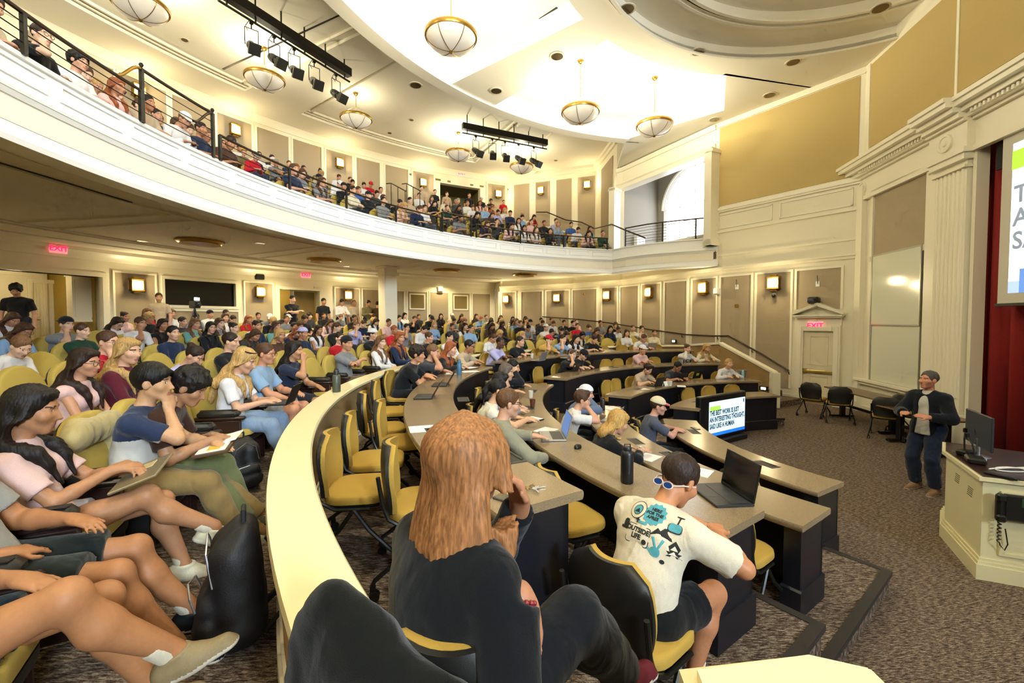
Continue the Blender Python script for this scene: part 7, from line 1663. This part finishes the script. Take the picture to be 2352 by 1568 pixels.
# seats: one under every person of the rows, and the empty ones between them
nseat = [0]
def row_seats(R_, Z_, occ_key, lod, where, amin, amax, cap_, lab, names):
    for k in range(len(R_)):
        lst = list(occ.get((occ_key, k), [])); al = sorted(ang(x, y) for x, y in lst); st = math.degrees(.585/R_[k])
        empt = []; a = amin(k)
        for b in al+[amax(k)]:
            while b-a > st*1.45: a += st; empt.append(a)
            a = max(a, b)
        empt = [a for a in empt if wall_dist(*pol(R_[k], a)) > .7 and math.hypot(pol(R_[k], a)[0]-cp[0], pol(R_[k], a)[1]-cp[1]) > .7][::-1][:cap_(k)]
        L = [(x, y, 0) for x, y in lst]+[(*pol(R_[k], a), 1) for a in empt]
        for i, (x, y, e) in enumerate(sorted(L, key=lambda t: ang(t[0], t[1]))):
            nm = names.get((round(x, 2), round(y, 2))); lb = 'mustard theatre seat under the '+nm if nm else lab % ('empty' if e else 'occupied', ORD[k])
            theatre_seat(x, y, Z_[k], face_in(x, y), lb, lb if not nm else 'front row theatre seats', lod(k)); nseat[0] += 1
# the people of the balcony
BAL = parse('''11 71 sd I;54 87 sd K gl =m2;169 144 ck W =m0;215 180 sb C;239 201 py N;261 218 lb O;286 215 lg P;294 242 sb K;354 237 sk I;373 280 sd K;378 261 sd C;414 267 sl W +W>;419 299 lb C;427 286 sb I;452 288 sd N;468 299 sl P;482 321 zy B;506 324 sd O;509 310 sb K;533 318 sd I;536 337 sb W =m0;555 327 sl V +Y>;571 348 sd S;580 337 sk W;596 343 sk K;596 365 sb R +G>;620 356 sk C;634 351 sl W +W>;641 381 sw G =m4;659 375 sb N;684 365 sd C;687 386 mg O;681 406 sb N =m0;702 406 lb I;722 380 ud V =f5;743 393 wy I =f5;738 416 sd G +K>;783 408 sb W =m3;791 396 sb K;773 426 sl W +W>;814 414 sk K;822 424 sd W;794 434 sk K +K>;814 442 sd S;827 442 sb U =m1;855 419 sd R +R>;850 452 sd K +K>;863 455 sb K =m0;878 442 sk W;888 455 sd C gl;901 467 sd K;934 465 sk I;931 480 wy P =f5;965 457 sd W;985 460 lb P;977 485 sd W =m0;1000 472 lk K;1018 465 py S;1028 483 sb E;1054 454 sw G;1049 470 sw C;1056 482 ld K =f5;1075 470 sl W;1087 479 sb W;1097 496 lk K =f1;1103 470 lb P;1116 482 sd B;1131 479 lg A;1144 491 sd L =m3;1131 499 lb C;1142 514 sk C =m2;1160 482 my W;1172 491 sl N +K>;1191 485 my S;1199 496 sk B;1175 523 ld P;1191 508 ld W =f3;1204 524 ld W;1220 511 pb P;1218 485 ld R;1231 528 lb W;1240 517 sb K;1244 488 sk K;1263 534 lk K =f3;1272 517 ly B;1285 499 sd L =m1;1311 514 sk U =m0;1327 531 sk W;1344 523 lk T =f0;1351 541 ld P;1383 538 ud E =f3;120 128 sd C;330 262 sd W;700 425 sb G;745 432 lb G;905 472 sk G;955 490 sb N;1060 505 sk G;1120 520 lb N''')
def fill_balcony():
    for px, py, hs, top, opts in BAL:
        d = dress(hs, top, opts); key = pick(d, opts, ['m0', 'm1', 'm6', 'm3', 'm5'], ['f0', 'f1', 'f3', 'f5'])
        r = in_row(px, py, BR, BZ, 1.12, SPEC[key])
        if not r: continue
        k, x, y = r
        put(key, x, y, BZ[k], face_in(x, y), d, (1, k), 'students on the balcony', crng.uniform(.97, 1.03), full=k < 1, order=ang(x, y))
fill_balcony()
row_seats(ROW_R, ROW_Z, id(ROW_R), lambda k: 0 if k < 4 else 1, 0, lambda k: 98+k*.3, lambda k: [213, 211, 208, 205, 200, 196, 190, 186, 180, 176][k], lambda k: [17, 12, 12, 9, 6, 4, 3, 3, 2, 2][k], '%s mustard theatre seat in the %s raked row', SEATNAME)
row_seats(BR, BZ, id(BR), lambda k: 2, 1, lambda k: [104, 106, 109, 112, 114, 116, 118, 120][k], lambda k: [200, 178, 172, 168, 164, 160, 156, 150][k], lambda k: [3, 2, 0, 0, 0, 0, 0, 0][k], '%s mustard seat in the %s balcony row', {})
print('SEATS', nseat[0], 'PEOPLE', len(PERSONS))
# people standing along the rear wall and on the balcony
STAND = [(40, 668, 's3', 'ck', 'K', RW-1.9, 'young person in black T-shirt standing before the corridor opening, looking down', -.75), (365, 685, 's0', 'sb', 'I', RW-1.6, 'person in a plaid shirt standing below the projection window', -.5), (670, 689, 's1', 'sk', 'K', RW-2.6, 'person in black T-shirt standing with crossed arms in the rear doorway', 0),
         (742, 694, 's0', 'sk', 'K', RW-1.0, 'person in black sweater standing by the rear door frame', 0), (783, 694, 's2', 'sd', 'W', RW-.8, 'person in white shirt and dark vest standing under the wall lamp, looking down', 0), (811, 697, 's0', 'zl', 'I', RW-.8, 'person in beige sweater standing right of the wall lamp', .3), (844, 697, 's2', 'sd', 'V', RW-1., 'person in tan hooded top standing left of the column', 0), (867, 700, 's0', 'sk', 'O', RW-1.2, 'dark-haired person in brown standing half behind the column', 2.5)]
for px, py, key, hs, top, r, lb, tn in STAND:
    q = at_r(px, py, r); d = dress(hs, top, []); 
    o = person(key, SPEC[key], lb, (q[0], q[1], ROW_Z[9]), face_in(q[0], q[1])+tn, d['skin'], d['style'], d['hairc'], d['top'], '23262e', '2a2a2c', .0125)
    o.scale = (max(.9, min(1.12, (q[2]-ROW_Z[9])/1.58)),)*3
for px, py, key, hs, top, r, lb in ((967, 434, 's0', 'sd', 'I', 19.2, 'person in beige standing left of the dark upper doorway'), (998, 442, 's0', 'sk', 'K', 19.3, 'person in black T-shirt standing at the top of the balcony steps'), (1026, 447, 's0', 'sd', 'I', 19.2, 'person in tan shirt standing in front of the dark upper doorway'), (1077, 450, 's0', 'sk', 'K', 19.2, 'bearded person in black standing right of the dark upper doorway'), (1105, 458, 's0', 'sd', 'K', 19.2, 'person in white cap standing left of the balcony wall lamp'), (1127, 463, 's1', 'ck', 'K', 19.0, 'person with curly black hair standing under the balcony wall lamp'), (1156, 465, 's0', 'sb', 'R', 18.9, 'person in red standing at the far corner of the balcony')):
    q = at_r(px, py, r); d = dress(hs, top, ['+W>'] if 'white cap' in lb else []); z = BZ[7]
    o = person(key, SPEC[key], lb, (q[0], q[1], z), face_in(q[0], q[1]), d['skin'], d['style'], d['hairc'], d['top'], '23262e', '2a2a2c', .0125, cap=d['cap'], full=False); o.scale = (max(.85, min(1.12, (q[2]-z)/1.58)),)*3
# labels: look first, then row, then a neighbour, then the count along the row
def labels():
    def name(c): return '%s %s' % (ORD[c['where'][1]], 'raked row' if c['where'][0] == 0 else 'balcony row')
    for c in CROWD: c['lab'] = 'person in %s' % c['desc']
    def dups():
        n = {}
        for c in CROWD: n.setdefault(c['lab'], []).append(c)
        return [v for v in n.values() if len(v) > 1]
    for c in CROWD: c['lab'] += ', in the %s' % name(c)
    rows = {}
    for c in CROWD: rows.setdefault(c['where'], []).append(c)
    for v in rows.values():
        v.sort(key=lambda c: -c['order'])
        for i, c in enumerate(v): c['i'] = i; c['nb'] = v[i-1] if i else None
    for g in dups():
        for c in g: c['lab'] += ', right of one in %s' % c['nb']['top'] if c['nb'] else ', at its near end'
    for g in dups():
        for c in g: c['lab'] = 'person in %s, %s from the near end of the %s' % (c['desc'].split(',')[0], ORD[min(c['i'], 19)], name(c))
    for c in CROWD:
        if len(c['lab'].split()) > 16: c['lab'] = c['lab'].replace(', right of one in', ', beside').replace(', in the', ',').replace('person in', 'one in', 1) if 0 else c['lab'].replace(' hair', '', 1).replace(', right of one in', ', beside').replace(', in the', ',')
    for c in CROWD: c['o']['label'] = c['lab']; c['o']['group'] = c['group']
labels()
# ---------------------------------------------------------------- far desk halves, chairs and small things
for a in ((0, 960, 812, 'd1', 'sl', 'C', [], 'person with light brown hair behind the black lettered T-shirt person', 'person behind the lettered T-shirt'), (0, 1005, 815, 'e0', 'lg', 'K', [], 'woman with long ginger hair in black writing at the outer desk', 'ginger woman'), (0, 1051, 805, 'd3', 'sk', 'I', ['gl', 'M'], 'bespectacled person in grey blazer with clasped hands beside the blue bottle', 'grey blazer person'),
          (0, 1128, 790, 'd2', 'zk', 'L', ['D'], 'dark-skinned person in lilac polo shirt at the near tip of the far outer desk', 'lilac polo person'), (0, 1176, 787, 'd2', 'sd', 'K', [], 'smiling dark-haired person in black T-shirt at the far outer desk', 'black T-shirt person at the far outer desk'), (0, 1244, 770, 'd1', 'sb', 'Y', ['+R>'], 'person in red cap and yellow T-shirt with silver laptop', 'red cap person'),
          (0, 1277, 781, 'd1', 'sd', 'B', [], 'dark-haired person in pale blue shirt, hand over mouth, at the far outer desk', 'pale blue shirt person'), (0, 1309, 779, 'e0', 'lk', 'W', [], 'woman with long black hair and white top behind a grey laptop', 'black-haired woman in white'), (0, 1349, 781, 'd0', 'sd', 'K', [], 'dark-haired person in black T-shirt bent over the far outer desk', 'bent person in black'), (0, 1466, 773, 'd0', 'sb', 'W', [], 'brown-haired person in white T-shirt at a grey laptop, far outer desk', 'white T-shirt person at the grey laptop'),
          (1, 1292, 821, 'd1', 'sb', 'K', [], 'person in black T-shirt covering the mouth at the second far desk', 'person covering the mouth'), (1, 1317, 813, 'd0', 'sk', 'K', ['+K>'], 'person in black cap and black shirt at the second far desk', 'black cap person'), (1, 1462, 806, 'd2', 'sd', 'P', ['+W>'], 'broad person in white cap and dusty pink T-shirt leaning on the second far desk', 'dusty pink T-shirt person'), (1, 1567, 798, 'e1', 'ub', 'W', [], 'woman in white sweatshirt with black letters, hand at mouth', 'white sweatshirt woman'), (1, 1612, 803, 'e0', 'wy', 'S', [], 'blond woman in cream top at the far end of the second desk', 'blond woman in cream'),
          (2, 1463, 850, 'd0', 'qd', 'I', [], 'person in beige T-shirt writing at the tip of the third far desk', 'beige T-shirt person'), (2, 1535, 838, 'd0', 'sk', 'C', ['gl', 'M'], 'black-haired person with glasses in dark T-shirt behind two laptops', 'person behind two laptops'), (2, 1660, 833, 'e0', 'py', 'W', [], 'blond woman in white sweater at the silver laptop, end of the third desk', 'blond woman in white sweater')):
    o = far_desk(*a)
    if a[1] == 1567: J = PCACHE['e1']['J']; stamp(o, 'shirt', [(TXT('OCE', .11), mat('ink_black', '20211f'), 0, 0, 1, 0)], J['waist']+V3(0, .2, .1), V3(-1, 0, 0), V3(0, 0, 1))
def chair_px(i, px, py, label, dr=.3, turn=0.):
    q = at_r(px, py, DESK[i][1]+dr); swivel_chair(q[0], q[1], DESK[i][3], face_in(q[0], q[1])+turn, label, far=True)
for i, a, dr, tn, lb in ((0, 202.8, .42, -.25, 'mustard swivel chair nearest the camera, turned away from the outer desk'), (0, 198.4, .28, -.1, 'mustard swivel chair second from the camera at the outer desk'), (0, 194.6, .04, -.1, 'mustard swivel chair tucked under the outer desk by the loose papers'), (0, 190.4, .26, .15, 'mustard swivel chair between the tucked chair and the lettered T-shirt person'), (0, 183.6, .3, .1, 'mustard swivel chair against the parapet behind the lettered T-shirt person'), (0, 205.9, .06, -.25, 'mustard swivel chair beside the red-blond woman\'s left shoulder'),
                          (1, 206.6, .22, 0, 'black-backed swivel chair between the sage shirt and cream T-shirt people'), (2, 211.5, .2, .1, 'mustard swivel chair tucked under the third desk beside the aisle'), (2, 205.5, .2, -.1, 'swivel chair at the third desk hidden behind the black laptop'), (2, 187.8, .3, .1, 'mustard swivel chair between the white T-shirt and blond writing people'), (3, 203, .2, .1, 'swivel chair with dark rounded back tucked under the innermost desk'), (3, 171, .3, .2, 'mustard swivel chair beside the cream cap person')):
    desk_chair(i, a, lb, dr, tn)
for i, px, py, lb in ((1, 1251, 862, 'mustard chair in the desk gap beside the black T-shirt pair'), (1, 1356, 839, 'mustard chair behind the open black laptop, second far desk'), (1, 1402, 834, 'wide-backed empty mustard chair mid second far desk'), (1, 1428, 830, 'mustard chair left of the dusty pink T-shirt person'), (1, 1511, 827, 'mustard chair right of the dusty pink T-shirt person'), (0, 1393, 799, 'first empty mustard chair at the far outer desk'), (0, 1436, 798, 'second empty mustard chair at the far outer desk'), (0, 1513, 795, 'empty mustard chair right of the grey laptop, far outer desk'),
                      (2, 1409, 890, 'mustard chair at the near tip of the third far desk'), (2, 1428, 877, 'mustard chair left of the beige T-shirt person'), (2, 1500, 872, 'mustard chair right of the beige T-shirt person'), (2, 1607, 865, 'empty mustard chair left of the blond woman in white sweater'), (3, 1596, 903, 'left of three empty mustard chairs behind the television'), (3, 1641, 898, 'middle of three empty mustard chairs behind the television'), (3, 1693, 893, 'right of three empty mustard chairs behind the television')):
    chair_px(i, px, py, lb)
def lt(i, px, py, lb, kind='black', turn=0., open_=110, screen=None, w=.31):
    z = DESK[i][2]; x, y = at_z(px, py, z); laptop(x, y, z+.001, face_in(x, y)+turn, lb, kind, open_, w, 0., screen)
lt(0, 975, 912, 'dark grey laptop open before the lettered T-shirt person', turn=-.1, open_=120); lt(0, 1012, 884, 'dark laptop beyond the first one on the outer desk', open_=120)
lt(1, 1268, 1003, 'silver laptop with blue screen on the second desk beside a mouse', 'silver', -.25, 105, 'blue', .36); lt(1, 1652, 1138, 'big black laptop before the cream T-shirt person', 'black', -.5, 100, None, .38)
lt(2, 1402, 965, 'slim laptop with pale blue screen at the third desk', 'silver', -.5, 110, 'blue', .3)
lt(0, 1236, 828, 'silver laptop before the red cap person', 'silver'); lt(0, 1303, 822, 'grey laptop before the black-haired woman in white', 'silver'); lt(0, 1492, 802, 'grey laptop before the white T-shirt person, far outer desk', 'silver'); lt(1, 1312, 852, 'black laptop before the person covering the mouth'); lt(1, 1360, 845, 'black laptop standing open beside the black cap person')
lt(2, 1503, 886, 'dark green-tinted laptop before the beige T-shirt person'); lt(2, 1557, 874, 'dark laptop before the person with glasses'); lt(2, 1592, 868, 'black laptop with a yellow-green sticky note on its lid', turn=.2); lt(2, 1694, 866, 'silver laptop at the far end of the third desk', 'silver')
o = [o for o in COL.objects if o.get('label') == 'black laptop with a yellow-green sticky note on its lid'][0]; MB().box(-.05, .05, .0045, .006, .07, .14).build('sticky_note', mat('note_green', 'b5c23a', .7), [c for c in o.children if c.name.startswith('lid')][0])
for px, py, z, rt, lb, w, h in ((982, 984, 0, .3, 'white sheet of paper at the front of the outer desk', .3, .22), (1086, 999, 0, .1, 'white sheet of paper beside the desk outlet, outer desk', .22, .2), (1038, 1018, 0, .2, 'white sheet half hidden by the red-blond woman', .2, .2), (1080, 853, 0, .4, 'white notes beneath the blue bottle', .3, .2), (1030, 858, 0, .6, 'white notepad before the ginger woman', .2, .26),
                        (1254, 988, 1, .9, 'white sheet left of the silver laptop', .24, .18), (1587, 1080, 1, .9, 'bright white sheet beside the cream T-shirt person\'s laptop', .2, .3), (1405, 937, 2, .5, 'white sheet beside the dark tumbler, third desk', .28, .24), (1490, 1050, 2, .8, 'white note pages under the blond woman\'s pen', .26, .2), (1478, 893, 2, .3, 'white sheet before the beige T-shirt person', .2, .2), (1395, 804, 0, .1, 'white sheet on the far outer desk before the empty chairs', .4, .2)):
    i = z; x, y = at_z(px, py, DESK[i][2]); paper(None, (x, y), DESK[i][2], rt, lb, w, h)
def small(i, px, py, name, label, cat, fn, rot=0.):
    x, y = at_z(px, py, DESK[i][2]); o = thing(name, label, cat, (x, y, DESK[i][2]+.001), rot); fn(o); return o
def phone(o): MB().rbox(-.037, .037, -.075, .075, 0, .009, .004).build('body', M_DGREY, o); MB().box(-.033, .033, -.068, .068, .009, .0095).build('screen', SC_OFF, o)
small(0, 1166, 1148, 'smartphone', 'grey phone lying near the end of the outer desk', 'phone', phone, .9); small(3, 1597, 984, 'smartphone', 'black phone on the innermost desk above the outlet', 'phone', phone, .3); small(1, 1404, 842, 'smartphone', 'black phone on the second far desk before the empty chairs', 'phone', phone, .3); small(2, 1470, 1020, 'smartphone', 'dark phone on the third desk right of the outlet', 'phone', phone, .2) if 0 else None
def keys(o):
    m = MB(); m.tube([(.018*math.cos(t), .018*math.sin(t), .004) for t in np.linspace(0, 2*PI, 15)[:-1]], .0018, 5, closed=True); m.build('ring', M_CHROME, o)
    for k, t in enumerate((.2, 1.4, 2.7, 4.0, 5.2)): T = Matrix.Rotation(t, 4, 'Z')@Matrix.Rotation(.15*(k % 3), 4, 'Y'); m = MB(); m.lathe([(0, 0), (.014, 0), (.014, .003), (0, .003)], 10, 0, T@Matrix.Translation((.034, 0, .004+.003*k))); m.box(.045, .08, -.004, .004, .004+.003*k, .007+.003*k, 0, T); m.build('key', M_BRASS if k % 2 else M_CHROME, o)
small(0, 1220, 1122, 'key_bunch', 'bunch of keys near the corner of the outer desk', 'keys', keys)
def mouse(o): m = MB(); m.lathe([(.032, 0), (.036, .01), (.03, .028), (.012, .037), (0, .038)], 18); q = m.build('body', M_BLACK, o, 50); q.scale = (.9, 1.45, 1); MB().rbox(-.003, .003, .02, .035, .034, .041, .001).build('wheel', M_CHROME, o)
small(1, 1327, 1029, 'computer_mouse', 'black mouse right of the silver laptop', 'mouse', mouse, -.6)
def cup(col, clear=None):
    def f(o): MB().lathe([(.03, 0), (.04, .11), (.037, .11), (.028, .005), (0, .005)], 20).build('cup', mat('cup_'+col, col, .3), o, 40); MB().lathe([(0, .085), (.0365, .085)], 20).build('drink', mat('drink', '3b1d12', .2), o)
    return f
small(1, 1223, 935, 'plastic_cup', 'cup of dark iced coffee on the second desk', 'cup', cup('5a2e20')); small(1, 1219, 913, 'plastic_cup', 'pale cup beyond the iced coffee on the second desk', 'cup', cup('c9c2b4')); small(0, 1222, 822, 'plastic_cup', 'pale cup left of the red cap person\'s laptop', 'cup', cup('d4cfc4')); small(2, 1540, 886, 'coffee_cup', 'white cup between the laptops of the third far desk', 'cup', cup('e0dcd2'))
def nb(o): MB().rbox(-.1, .1, -.14, .14, 0, .012, .003).build('cover', M_BLACK, o); MB().box(-.09, .09, -.13, .13, .012, .015).build('page', M_PAPER, o)
small(1, 1218, 965, 'notebook', 'open notebook under the cream top woman\'s pen', 'notebook', nb, -.8); small(2, 1565, 888, 'notebook', 'open white notebook before the person with glasses', 'notebook', nb, -.3); small(0, 1080, 846, 'notebook', 'tan leather notebook before the grey blazer person', 'notebook', nb, -.6)
def card(o): m = MB(); m.add([(-.1, -.04, 0), (.1, -.04, 0), (.1, 0, .1), (-.1, 0, .1), (.1, .04, 0), (-.1, .04, 0)], [(0, 1, 2, 3), (3, 2, 4, 5)]); m.build('card', M_PAPER, o)
small(2, 1531, 885, 'name_card', 'folded white name card on the third far desk', 'card', card, .5)
def pen(o): MB().tube([(-.06, 0, .005), (.07, 0, .005)], .0045, 6).build('barrel', M_BLACK, o); MB().tube([(.07, 0, .005), (.08, 0, .005)], .002, 6).build('tip', M_CHROME, o)
small(1, 1668, 1152, 'ballpoint_pen', 'pen lying right of the cream T-shirt person\'s laptop', 'pen', pen, .3)
x, y = at_z(773, 900, 1.59); bottle(x, y, 1.59, .046, .25, '4a4f42', 'olive steel water bottle standing on the parapet cap'); x, y = at_z(1055, 860, DESK[0][2]); bottle(x, y, DESK[0][2], .042, .24, '3d6f8f', 'blue water bottle on the far end of the near outer desk', '4a6a80')
x, y = at_z(1440, 1108, DESK[1][2]); bottle(x, y, DESK[1][2], .046, .27, '151517', 'tall black water bottle beside the cream T-shirt person', neck=.8); x, y = at_z(1384, 942, DESK[2][2]); bottle(x, y, DESK[2][2], .042, .22, '241c1c', 'dark tumbler with red rim on the third desk', '5a2a2a', .85); x, y = at_z(1706, 868, DESK[2][2]); bottle(x, y, DESK[2][2], .035, .2, '8ec6cc', 'pale blue bottle beside the silver laptop, third far desk', 'd0e0e0')
q = at_r(447, 700, RW-2.2); o = thing('video_camera', 'video camera with a bright lamp on a tripod below the projection window', 'camera', (q[0], q[1], ROW_Z[9]), face_in(q[0], q[1])); zt = q[2]-ROW_Z[9]
for k in range(3): a = 2*PI*k/3; MB().tube([(0, 0, zt-.1), (.45*math.cos(a), .45*math.sin(a), 0)], .018, 6).build('leg', M_BLACK, o)
MB().rbox(-.08, .08, -.16, .18, zt-.1, zt+.12, .02).build('body', M_BLACK, o); MB().rbox(-.07, .07, .1, .14, zt+.14, zt+.22, .005).build('lamp', emis('camera_lamp', 'dfe8ff', 25.), o); MB().tube([(0, .18, zt), (0, .28, zt)], .05, 12).build('lens', M_DGREY, o)
EXPO = 0.12
# ---------------------------------------------------------------- camera, lamps, world
cd = bpy.data.cameras.new('camera'); cd.sensor_width = 36; cd.lens = FP/2352*36; cd.shift_y = -(784-Y0)/2352; cd.clip_start = .02; cd.clip_end = 100
cam = bpy.data.objects.new('camera', cd); COL.objects.link(cam); cam.location = (0, 0, H); cam.rotation_euler = (PI/2-PIT, 0, 0); S.camera = cam
S.view_settings.view_transform = 'Standard'; S.view_settings.look = 'None'; S.view_settings.exposure = EXPO; S.view_settings.gamma = 1
w = bpy.data.worlds.new('world'); S.world = w; w.use_nodes = True
w.node_tree.nodes['Background'].inputs[0].default_value = (.8, .87, 1, 1); w.node_tree.nodes['Background'].inputs[1].default_value = .3
S.cycles.max_bounces = 4; S.cycles.diffuse_bounces = 3; S.cycles.use_adaptive_sampling = True; S.cycles.adaptive_threshold = .1; S.cycles.adaptive_min_samples = 12; S.cycles.glossy_bounces = 2; S.cycles.transmission_bounces = 3; S.cycles.sample_clamp_indirect = 4; S.cycles.caustics_reflective = False; S.cycles.caustics_refractive = False
